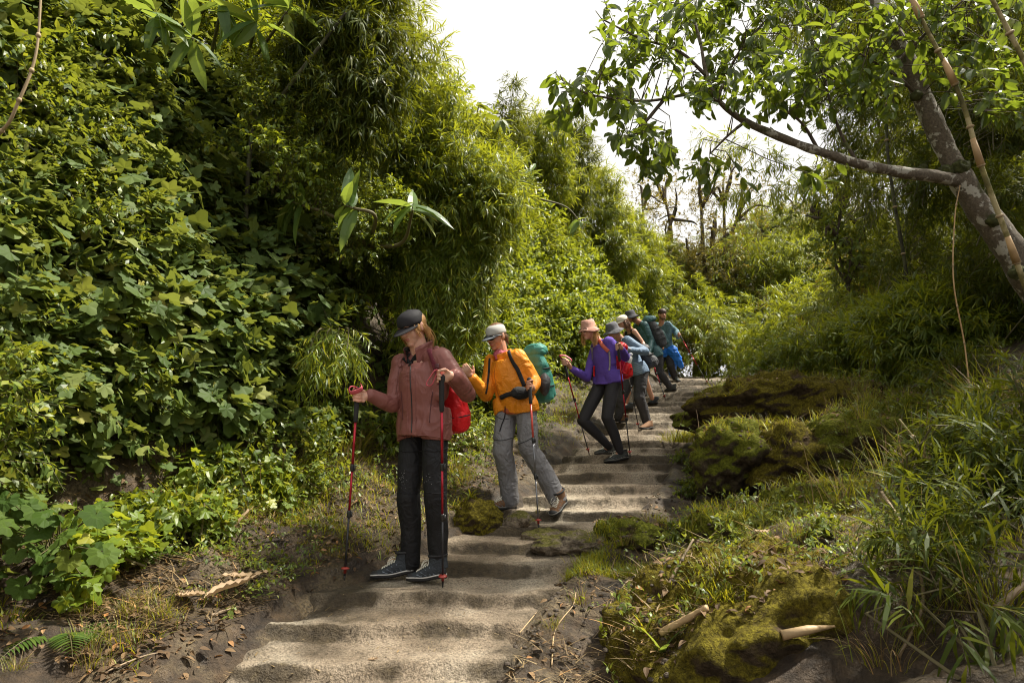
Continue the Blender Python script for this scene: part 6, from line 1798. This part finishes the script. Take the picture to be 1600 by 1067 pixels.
b1, bv1 = boulder('mossy_mound', 'large golden mossy mound in the right foreground with a cut cane lying on it', P(1215, 1015, 3.4), (.76, .72, .45), moss_gold, 3, .14, res=(200, 110))
boulder('mossy_mound', 'lower mossy shoulder right of the golden mound', P(1370, 960, 3.7), (.55, .5, .26), moss_green, 4, .2)
boulder('mossy_mound', 'mossy hump between the golden mound and the gully', P(1170, 838, 4.5), (.42, .34, .20), moss_green, 5, .2)
boulder('mossy_mound', 'mossy hump with long grass in the middle of the right bank', P(1330, 830, 4.6), (.65, .45, .26), moss_green, 6, .2)
boulder('mossy_boulder', 'round mossy boulder under the hollow root bank, next to the muddy gully', P(1150, 712, 6.2), (.42, .42, .34), moss_green, 7, .22)
boulder('mossy_boulder', 'wide mossy boulder below the dark hollow', P(1235, 720, 6.0), (.48, .4, .32), moss_gold, 8, .25)
boulder('earth_bank', 'dark overhanging root bank with a hollow above the mossy boulders', P(1310, 660, 7.0), (.70, .55, .42), moss_mat('dark_root_soil', (.03, .028, .005), (.09, .085, .012), (.18, .17, .02), (.045, .028, .016), .40), 9, .3, 'bank')
boulder('earth_bank', 'shaggy mossy ledge on top of the hollow root bank', P(1220, 632, 7.0), (.80, .60, .30), moss_gold, 10, .25, 'bank')
boulder('earth_bank', 'mossy shoulder of the right bank below the dark bamboo', P(1400, 700, 5.8), (.7, .6, .42), moss_green, 11, .25, 'bank')
boulder('mossy_boulder', 'small mossy boulder by the bright grass at the gully head', P(1120, 655, 8.2), (.45, .5, .22), moss_green, 12, .2)
boulder('mossy_boulder', 'mossy hump beside the path top', P(1190, 625, 9.6), (.7, .6, .24), moss_green, 13, .2)
q = hit(850, 838)
boulder('flat_rock', 'pale flat step rock below the pole tip of the woman in orange', q + [0, 0, .0], (.19, .12, .055), rock_m, 14, .12, 'rock', .2)
q = hit(900, 862)
boulder('flat_rock', 'pale rock ledge with mossy right end at the side of the steps', q + [0, 0, .04], (.30, .16, .085), rock_m, 15, .14, 'rock', .15)
q = hit(985, 850)
boulder('mossy_boulder', 'mossy grass-topped rock right of the pale ledge', q + [0, .1, .02], (.28, .24, .15), moss_green, 16, .2, 'boulder')
q = hit(812, 822)
boulder('flat_rock', 'squarish mossy block under the rear foot of the woman in orange', q + [0, .08, -.03], (.15, .14, .13), rock_m, 17, .10, 'rock')
q = hit(735, 825)
boulder('mossy_boulder', 'dark rounded mossy rock between the first two hikers', q + [0, .12, .02], (.24, .2, .19), moss_gold, 18, .15)
q = hit(905, 768)

# ------------------------------------------------------------------ grass, straw and litter
def blades(r, O, L, W, lean, droop, segs=4, mat=0, az=None):
    n = len(O); L = np.broadcast_to(L, n)[:, None]; W = np.broadcast_to(W, n)
    az = r.uniform(0, 2 * PI, n) if az is None else az
    d = np.stack([np.cos(az), np.sin(az), 0 * az], 1); s_ = np.stack([-np.sin(az), np.cos(az), 0 * az], 1)
    lean = np.broadcast_to(lean, n)[:, None]; droop = np.broadcast_to(droop, n)[:, None]
    ts = np.linspace(0, 1, segs + 1); rows = []
    for t in ts[:-1]:
        c = O + d * L * (lean * t + droop * .7 * t * t) + np.array([0, 0, 1.]) * L * (t * np.sqrt(np.clip(1 - lean ** 2, .05, 1)) - droop * .75 * t * t)
        w = (W * (1 - .55 * t))[:, None] * s_
        rows += [c + w, c - w]
    t = 1.0
    rows.append(O + d * L * (lean + droop * .7) + np.array([0, 0, 1.]) * L * (np.sqrt(np.clip(1 - lean ** 2, .05, 1)) - droop * .75))
    V = np.stack(rows, 1); k = V.shape[1]
    F = []
    for j in range(segs - 1): a = 2 * j; F += [(a, a + 1, a + 3), (a, a + 3, a + 2)]
    a = 2 * (segs - 1); F.append((a, a + 1, k - 1))
    F = (np.array(F)[None] + (np.arange(n) * k)[:, None, None]).reshape(-1, 3)
    return V.reshape(-1, 3), F, np.full(len(F), mat, np.int32)

def region(r, n, y0, y1, side, d0, d1, nscale=1.3, thr=0.0, seed=1, bias=1.6):
    """points beside the steps: side +1 right of the right edge, -1 left of the left edge; denser near by"""
    Y = y0 + (y1 - y0) * r.uniform(0, 1, n) ** bias
    d = r.uniform(d0, d1, n)
    x = right_e(Y) + d if side > 0 else left_e(Y) - d
    if side < 0: keep = x > wall_x(Y) - .5; x, Y = x[keep], Y[keep]
    v = fbm(np.stack([x * nscale, Y * nscale, x * 0], 1), 3, seed)
    keep = v > thr
    return x[keep], Y[keep], v[keep]

def stuff(name, geo, mats, label):
    o = build(name, geo, mats, origin=(0, 4, 0), smooth=False); return tag(o, label, name.split('_')[-1] if False else None, None, 'stuff')

r_ = rng(41)
def clumpy(r, x, y, per, rad):
    """each point becomes a little clump"""
    xx = np.repeat(x, per) + r.normal(0, rad, len(x) * per); yy = np.repeat(y, per) + r.normal(0, rad, len(x) * per)
    return xx, yy
gg = []
for args, per, rad, Lr in [((700, 4.2, 11, 1, .35, 2.6, 1.5, -.1, 3), 12, .035, (.06, .15)), ((450, 3.0, 4.6, 1, .1, .9, 2.2, .25, 4), 16, .03, (.05, .12)), ((900, 4.6, 14, -1, .0, 1.6, 1.4, -.35, 6), 14, .05, (.05, .13)), ((300, 9, 17, 1, .0, 2.5, 1.0, -.2, 8), 16, .07, (.08, .18)), ((260, 4.3, 5.6, 1, -.12, .3, 2.2, -.1, 9), 16, .03, (.05, .12)), ((240, 2.9, 4.3, -1, .15, 1.6, 1.5, .1, 12), 12, .04, (.05, .12))]:
    x, y, v = region(r_, *args)
    x, y = clumpy(r_, x, y, per, rad)
    O = np.stack([x, y, surf(x, y) - .01], 1)
    gg.append(blades(r_, O, r_.uniform(*Lr, len(O)), r_.uniform(.0018, .0034, len(O)), r_.uniform(.1, .7, len(O)), r_.uniform(.1, .6, len(O)), 3))
stuff('grass', join(*gg), L_grass, 'short green grass growing beside the steps')
# creeping small leaves
gg = []
for args in [(1500, 3.6, 11, -1, .1, 1.7, 1.2, -.1, 16), (1500, 3.0, 9, 1, .3, 3.2, 1.4, .0, 17)]:
    x, y, v = region(r_, *args); O = np.stack([x, y, surf(x, y) + .01], 1); n = len(O)
    dd = r_.normal(0, 1, (n, 3)); dd[:, 2] = np.abs(dd[:, 2]) * .6 + .3
    gg.append(sprigs(r_, O, dd, 'small', .8, mk=12))
stuff('ground_cover', join(*gg), [L_ovate, stem_m], 'creeping small-leaved ground cover on both banks')
# straw and dead leaves
gg = []
for args, Ls in [((4600, 3.2, 7.5, -1, .02, 1.5, 1.6, -.25, 21), (.04, .18)), ((4200, 3.0, 7.5, 1, .1, 3.2, 1.6, -.2, 22), (.03, .20)), ((500, 3.0, 4.6, 1, -.1, .8, 2, .0, 23), (.03, .12)), ((350, 2.9, 6, -1, -1.4, .1, 1, .1, 24), (.01, .04))]:
    x, y, v = region(r_, *args); n = len(x)
    z = surf(x, y) + .008 + .03 * r_.uniform(0, 1, n) ** 3
    gg.append(blades(r_, np.stack([x, y, z], 1), r_.uniform(*Ls, n) , r_.uniform(.0012, .0042, n), r_.uniform(.90, .985, n), r_.uniform(.0, .22, n), 3))
stuff('dry_litter', join(*gg), L_dry, 'dead bamboo leaves and straw scattered on both banks')
g_l = []
for args in [(3600, 2.9, 7.5, -1, -.05, 1.6, 1.6, -.6, 61), (3000, 2.9, 8, 1, -.1, 2.6, 1.7, -.5, 62)]:
    x, y, v = region(r_, *args); n = len(x); a_ = r_.uniform(0, 6.28, n)
    g_l.append(inst(OVATE, np.stack([x, y, surf(x, y) + .012], 1), np.stack([np.cos(a_), np.sin(a_), r_.normal(0, .25, n)], 1), np.array([0, 0, 1.]) + r_.normal(0, .4, (n, 3)), r_.uniform(.015, .055, n)))
stuff('leaf_litter', join(*g_l), leaf_mat('brown_litter_leaf', (.05, .028, .012), (.12, .07, .03), (.24, .15, .07), .8, .1, (.3, .18, .08)), 'brown fallen leaves on the soil of both verges')
# moss fuzz
gg = []
x, y, v = region(r_, 42000, 3.0, 6.8, 1, .3, 2.9, 1.2, -.6, 26)
z = surf(x, y); gg.append(blades(r_, np.stack([x, y, z - .004], 1), r_.uniform(.010, .028, len(x)), .0016, r_.uniform(.1, .8, len(x)), .2, 2))
x, y, v = region(r_, 14000, 4.4, 8, -1, .05, 1.2, 1.2, -.1, 27)
z = surf(x, y); gg.append(blades(r_, np.stack([x, y, z - .004], 1), r_.uniform(.012, .03, len(x)), .0018, r_.uniform(.1, .8, len(x)), .2, 2))
L_moss = leaf_mat('moss_shoots', (.045, .042, .006), (.12, .105, .011), (.23, .20, .02), .7, .25)
stuff('moss', join(*gg), L_moss, 'golden green moss covering the mounds')
# crumbs and pebbles on the mud
x, y, v = region(r_, 900, 2.9, 7, 1, -.15, 1.0, 2, -.3, 28)
z = surf(x, y); s_ = r_.uniform(.004, .02, len(x)) ** 1.0
g0 = ell((0, 0, 0), (1, .8, .6), None, 7, 5); A = r_.uniform(0, 6.28, len(x))
Vp = np.stack([g0[0][None, :, 0] * np.cos(A)[:, None] - g0[0][None, :, 1] * np.sin(A)[:, None], g0[0][None, :, 0] * np.sin(A)[:, None] + g0[0][None, :, 1] * np.cos(A)[:, None], np.repeat(g0[0][None, :, 2], len(x), 0)], -1) * s_[:, None, None] + np.stack([x, y, z], 1)[:, None]
Fp = (g0[1][None] + (np.arange(len(x)) * len(g0[0]))[:, None, None]).reshape(-1, 3)
stuff('soil_crumbs', (Vp.reshape(-1, 3), Fp), plain('dark_crumb', (.05, .036, .024), .8), 'clods and small stones on the muddy verge')

# tussocks
def tussock_meshes(key, cnt, n, L, W, mats, dry=.2, rad=.06):
    out = []
    for q in range(cnt):
        r = rng(q * 7 + len(key)); O = np.stack([r.normal(0, rad, n), r.normal(0, rad, n), np.zeros(n)], 1)
        az = np.arctan2(O[:, 1], O[:, 0]) + r.normal(0, .7, n)
        g = blades(r, O, r.uniform(L * .5, L, n), r.uniform(W * .6, W, n), r.uniform(.05, .55, n), r.uniform(.1, .85, n), 6, az=az)
        M = g[2].copy(); k = 11; isd = r.uniform(0, 1, n) < dry; M[:] = np.repeat(isd.astype(int), k)
        me = raw_mesh('blades', g[0], g[1], M)
        for m in mats: me.materials.append(m)
        out.append(me)
    SH[key] = out
tussock_meshes('tall', 4, 60, .62, .0036, [L_grass, L_dry], .30, .07)
tussock_meshes('mid', 4, 80, .34, .0030, [L_grass, L_dry], .48, .06)
tussock_meshes('short', 3, 220, .16, .0030, [L_grass, L_dry], .04, .07)
L_dkgrass = leaf_mat('dark_grass_blade', (.03, .055, .008), (.06, .095, .012), (.13, .15, .03), .5, .4, spec=.2)
tussock_meshes('dark', 3, 80, .62, .0050, [L_dkgrass, L_dry], .42, .09)
def tussock(key, px, py, label, sc=1, group=None, Y=None, q=0):
    p = hit(px, py, 2.6, 14) if Y is None else P(px, py, Y)
    o = bpy.data.objects.new('grass_tuft', SH[key][q % len(SH[key])]); scene.collection.objects.link(o)
    zz = surf(np.array([p[0]]), np.array([p[1]]))[0]
    o.location = (p[0], p[1], zz - .01); o.rotation_euler = (0, 0, px * .37); o.scale = (sc,) * 3
    return tag(o, label, 'grass', group)
tussock('short', 1062, 690, 'bright green cushion of grass beside the middle steps', 1.5)
tussock('short', 1080, 682, 'small bright grass tuft behind the green cushion beside the steps', 1.3, q=1)
tussock('short', 1140, 612, 'bright grass patch at the right edge of the upper steps', 2.2, q=2)
tussock('mid', 1015, 838, 'green tuft on the mossy rock beside the pale ledge', .62, q=1)
tussock('mid', 975, 862, 'light green tuft drooping over the rock ledge', .5, q=2)
tussock('mid', 1120, 775, 'tuft of grass at the foot of the muddy gully', .6, q=3)
tussock('mid', 905, 940, 'green tuft in the mud right of the lowest steps', .42, q=0)
tussock('mid', 860, 980, 'small green tuft nearest the bright lowest step', .36, q=2)
tussock('mid', 1010, 560, 'grass tuft at the foot of the left bank near the bend', .8, q=1, Y=15)
tussock('mid', 840, 800, 'tiny tuft between the pole tip and the flat rock', .3, q=1)
rt2 = rng(77)
for k in range(95):
    px, py = rt2.uniform(1180, 1640), rt2.uniform(600, 1060)
    if px < 1400 and py > 760 and rt2.uniform() < .93: continue
    if px < 1350 and rt2.uniform() < .6: continue
    if py > 800 and rt2.uniform() < .6: continue
    dark = px > 1420 and rt2.uniform() < .35
    tussock('dark' if dark else ('tall' if rt2.uniform() < .45 else 'mid'), px, py, 'arching dark grass tuft on the right bank under the bamboo' if dark else 'arching grass tuft with dry blades on the right bank', rt2.uniform(.45, .95), 'grass tufts on the right bank', q=k)
for k in range(34):
    px = rt2.uniform(280, 600); py = 850 - (px - 280) * .45 + rt2.uniform(-35, 15)
    tussock('mid' if k % 3 else 'tall', px, py, 'arching grass tuft at the foot of the left bank', rt2.uniform(.5, .9), 'grass tufts at the foot of the left bank', q=k)
for k in range(16):
    tussock('mid', rt2.uniform(-10, 260), rt2.uniform(930, 1060), 'small grass tuft in the dark lower left corner', rt2.uniform(.3, .55), 'grass tufts in the lower left corner', q=k)
for k in range(22):
    tussock('mid', rt2.uniform(690, 800), rt2.uniform(640, 760), 'grass tuft on the slope behind the woman in orange', rt2.uniform(.35, .6), 'grass tufts on the slope between the first hikers', q=k)
for k in range(14):
    tussock('mid', rt2.uniform(860, 910), rt2.uniform(620, 690), 'grass tuft left of the steps under the mossy bank', rt2.uniform(.5, .8), 'grass tufts left of the middle steps', q=k)

for k in range(40):
    px, py = rt2.uniform(1090, 1420), rt2.uniform(598, 700)
    tussock('mid', px, py, 'shaggy grass tuft hanging on the root bank and its mossy boulders', rt2.uniform(.35, .75), 'grass tufts on the root bank', q=k)
for k in range(30):
    px, py = rt2.uniform(1100, 1420), rt2.uniform(740, 860)
    tussock('mid', px, py, 'thin grass tuft on the mossy humps of the right bank', rt2.uniform(.3, .6), 'grass tufts on the mossy humps', q=k)
# low leafy plants at the foot of the banks
variants('low', 3, 'ovate', 34, (.20, .20, .14), L_ovate, k=.9, facing=(0, -.3, 1), stems=5)
variants('lowbr', 3, 'lobed', 22, (.20, .20, .14), L_bright, k=.6, facing=(0, -.3, 1), stems=5)
variants('lowbam', 3, 'bamboo', 36, (.28, .28, .24), L_bamdark, k=.8, facing=(-.3, -.3, .6), stems=6)
for k in range(34):
    px = rt2.uniform(150, 560); py = 870 - (px - 150) * .40 + rt2.uniform(-60, 40)
    p = hit(px, py)
    put(['low', 'lowbr'][k % 2], tuple(p + [0, 0, .08]), 'low leafy plant at the foot of the left bank', 'low plants at the foot of the left bank', rt2.uniform(0, 6), rt2.uniform(.6, 1.1), 'leafy_plant', 'plant', q=k)
for k in range(34):
    px, py = rt2.uniform(1440, 1640), rt2.uniform(560, 1060)
    if py > 780 and k % 4: continue
    p = hit(px, py)
    put(['lowbam', 'lowbam', 'lowbam', 'lowbam', 'low'][k % 5], tuple(p + [0, 0, .15]), 'leafy undergrowth plant at the right edge', 'undergrowth plants at the right edge', rt2.uniform(0, 6), rt2.uniform(.7, 1.2), 'leafy_plant', 'plant', q=k)
for k in range(20):
    px, py = rt2.uniform(1040, 1330), rt2.uniform(640, 860)
    p = hit(px, py)
    put('low', tuple(p + [0, 0, .04]), 'little creeping plant on the mossy right bank', 'creeping plants on the right bank', rt2.uniform(0, 6), rt2.uniform(.35, .6), 'leafy_plant', 'plant', q=k)

# strap-leaved and star-shaped plants
def strap_plant(label, px, py, n, L, W, leaf, k=1, droop=.4, seed=1, Y=None):
    p = hit(px, py) if Y is None else P(px, py, Y); z = surf(np.array([p[0]]), np.array([p[1]]))[0]
    r = rng(seed); az = np.arange(n) * 2.4 + r.normal(0, .2, n)
    O = np.repeat(np.array([[p[0], p[1], z - .005]]), n, 0)
    g = blades(r, O, r.uniform(L * .7, L, n), W, r.uniform(.3, .8, n), droop, 7, az=az)
    return tag(build('strap_leaf_plant', g, leaf, origin=O[0], smooth=False), label, 'plant')
strap_plant('pale grey-green strap-leaved plant beside the grass-topped rock', 1105, 800, 7, .20, .008, L_round, seed=2)
strap_plant('star-shaped bright plant at the foot of the mossy hump', 1110, 895, 10, .17, .006, L_grass, seed=3)
strap_plant('reddish-green rosette on the mossy hump above the golden mound', 1160, 838, 14, .16, .006, L_dry, seed=4)
strap_plant('broad-leaved pale plant at the bottom edge, left of the golden mound', 1035, 1066, 6, .20, .016, L_big, seed=5, droop=.25)
strap_plant('small upright leaf plant at the bottom edge next to the cane stump', 1010, 1050, 5, .13, .010, L_grass, seed=6, droop=.3)
strap_plant('upright young plant at the rear foot of the woman in orange', 735, 815, 8, .14, .008, L_grass, seed=7)

# dead wood, canes and leaves
def stick(name, label, pts, rad, m, cat='stick', lift=.015, hollow=False):
    q = []
    for a in pts:
        p = hit(a[0], a[1], 2.4, 14); z = surf(np.array([p[0]]), np.array([p[1]]))[0]; q.append((p[0], p[1], z + lift + (a[2] if len(a) > 2 else 0)))
    q = spline(q, 24)
    g = tube(q, rad, 10)
    g = (g[0] + .15 * np.mean(rad) * np.stack([vnoise(g[0] * 60, s) for s in (1, 2, 3)], 1), g[1], g[2])
    return tag(build(name, g, m, origin=q[0]), label, cat)
cane_m = plain('pale_cane', (.36, .25, .13), .55, 60, .4, .25)
twig_m = plain('grey_twig', (.22, .16, .10), .8, 80, .6, .4)
def on_mound(px, py, bv, lift=.02):
    d = nrm(P(px, py, 5) - np.array([0, 0, ZC])); h_ = bv.ray_cast(Vector((0, 0, ZC)), Vector(d))
    return np.array(h_[0]) + np.array([0, 0, lift]) if h_[0] is not None else hit(px, py)
a_, b_ = on_mound(1222, 1000, bv1, .018), on_mound(1305, 984, bv1, .014)
tag(build('cut_cane', tube([a_, (a_ + b_) / 2 + [0, 0, .004], b_], [.019, .017, .004], 14), cane_m, origin=a_), 'pointed pale cane piece lying on the golden mound', 'cane')
stick('cut_cane', 'pale cane lying at the bottom edge below the golden mound', [(1035, 1052), (1110, 1058)], [.016, .014], cane_m, 'cane')
stick('stick', 'pale diagonal stick leaning on the left flank of the golden mound', [(1035, 1003, .01), (1088, 962, .03)], [.004, .007, .005], twig_m)
for k, (pts, rr_, lb) in enumerate([([(862, 1040), (868, 985), (895, 948), (900, 935, .03)], .0035, 'thin curved twig in the mud right of the lowest steps'), ([(870, 942), (930, 950), (1000, 962)], .003, 'long thin twig lying across the muddy verge'),
        ([(955, 940), (948, 985)], .0028, 'short pale twig beside the yellow leaf'), ([(870, 995), (925, 1000), (975, 985), (990, 960)], .003, 'bent twig ringing the yellow leaf'), ([(1005, 905), (1055, 865), (1110, 820)], .005, 'brown root running up between rock and mound'),
        ([(812, 990), (838, 958)], .003, 'straight straw on the edge of the lowest step'), ([(1130, 640, .05), (1200, 650, .1), (1265, 640, .12)], .014, 'dark root sticking out of the hollow bank'), ([(1225, 605, .06), (1290, 612, .10)], .025, 'weathered log on top of the root bank'),
        ([(1110, 760), (1180, 710, .05), (1260, 690, .1)], .010, 'fallen brown branch crossing below the mossy boulders'), ([(1380, 800, .1), (1420, 880, .12), (1445, 960, .05), (1405, 1030)], .008, 'long curved dry branch on the right bank'), ([(1430, 850, .05), (1540, 880, .08)], .005, 'straight dry twig right of the curved branch'),
        ([(1560, 980, .05), (1620, 955, .1)], .012, 'thick dead branch end at the lower right edge'), ([(150, 1060), (220, 1030), (260, 1020)], .004, 'thin dead twig at the lower left'), ([(330, 965), (372, 952)], .008, 'short dead twig below the curled dry leaf'), ([(1050, 700), (1085, 735), (1100, 780)], .004, 'thin root along the gully')]):
    stick('twig', lb, pts, [rr_, rr_ * .9, rr_ * .6], twig_m if k not in (0, 1, 2, 5) else cane_m, 'twig', rr_)

def dry_leaf(label, px, py, L, w, az, curl, m, seed=1, lift=.02, pitch=.0, name='dry_leaf'):
    p = hit(px, py); z = surf(np.array([p[0]]), np.array([p[1]]))[0]; r = rng(seed)
    n, k = 18, 9; V = []
    for i in range(n):
        t = i / (n - 1); hw = w * (math.sin(PI * min(1, t * 1.02) ** .8) ** .7 if 0 < t < 1 else .02)
        for j in range(k):
            s = (j / (k - 1) * 2 - 1)
            a = s * curl
            V.append((t * L, hw * math.sin(a) / max(curl, .3), hw * (1 - math.cos(a)) + .04 * L * math.sin(t * 5 + seed) + t * pitch * L + .006 * math.sin(t * 40) * (s ** 2)))
    V = np.array(V); i, j = np.meshgrid(np.arange(n - 1), np.arange(k - 1), indexing='ij'); a = (i * k + j).ravel()
    F = np.concatenate([np.stack([a, a + 1, a + k + 1], 1), np.stack([a, a + k + 1, a + k], 1)])
    V[:, :] += r.normal(0, .0012, V.shape)
    c, s = math.cos(az), math.sin(az)
    V = V @ np.array([[c, s, 0], [-s, c, 0], [0, 0, 1]]) + [p[0], p[1], z + lift]
    return tag(build(name, (V, F), m, origin=(p[0], p[1], z + lift)), label, 'leaf')
dl = leaf_mat('tan_dead_leaf', (.30, .20, .11), (.36, .25, .15), (.42, .31, .19), .7, .15, (.4, .25, .1))
yl = leaf_mat('yellow_dead_leaf', (.42, .26, .06), (.48, .30, .07), (.5, .33, .1), .6, .2, (.6, .35, .1))
dry_leaf('big curled tan dead leaf standing on the left verge', 318, 950, .26, .045, .75, 1.2, dl, 1, .03, .35)
dry_leaf('long flat tan dead leaf lying on the moss of the left verge', 345, 915, .26, .055, .12, .6, dl, 2, .04, .10)
dry_leaf('folded brown dead leaf left of the curled leaf', 275, 935, .16, .05, -.2, .8, dl, 3, .02, .0)
dry_leaf('upright withered leaf in the grass of the left verge', 345, 860, .20, .03, .9, 1.0, dl, 4, .05, .9)
dry_leaf('brown dead leaf on the edge of the step by the pale ledge', 925, 822, .14, .035, .2, .7, dl, 5, .03, .1)
dry_leaf('small yellow leaf among twigs on the muddy verge', 962, 970, .06, .02, .4, .5, yl, 6, .01, .1)
dry_leaf('yellowish leaf on the hump above the golden mound', 1165, 880, .11, .035, .1, .4, yl, 7, .08, .05)
dry_leaf('small grey-green fallen leaf on the hump above the golden mound', 1185, 890, .09, .03, .5, .4, dl, 8, .08, .05)
dry_leaf('tiny brown leaf on the lowest step', 575, 1032, .045, .012, .3, .8, dl, 9, .006, 0)
dry_leaf('pale strip of dead leaf on the worn middle steps', 1015, 790, .12, .012, .6, .5, dl, 10, .01, 0)
for k in range(26):
    px, py = rt2.uniform(380, 640), rt2.uniform(760, 900)
    dry_leaf('small dead bamboo leaf in the straw left of the woman in mauve', px, py, rt2.uniform(.07, .14), rt2.uniform(.006, .012), rt2.uniform(0, 6), .8, dl, 20 + k, .02, rt2.uniform(-.1, .3))['group'] = 'dead leaves in the straw'
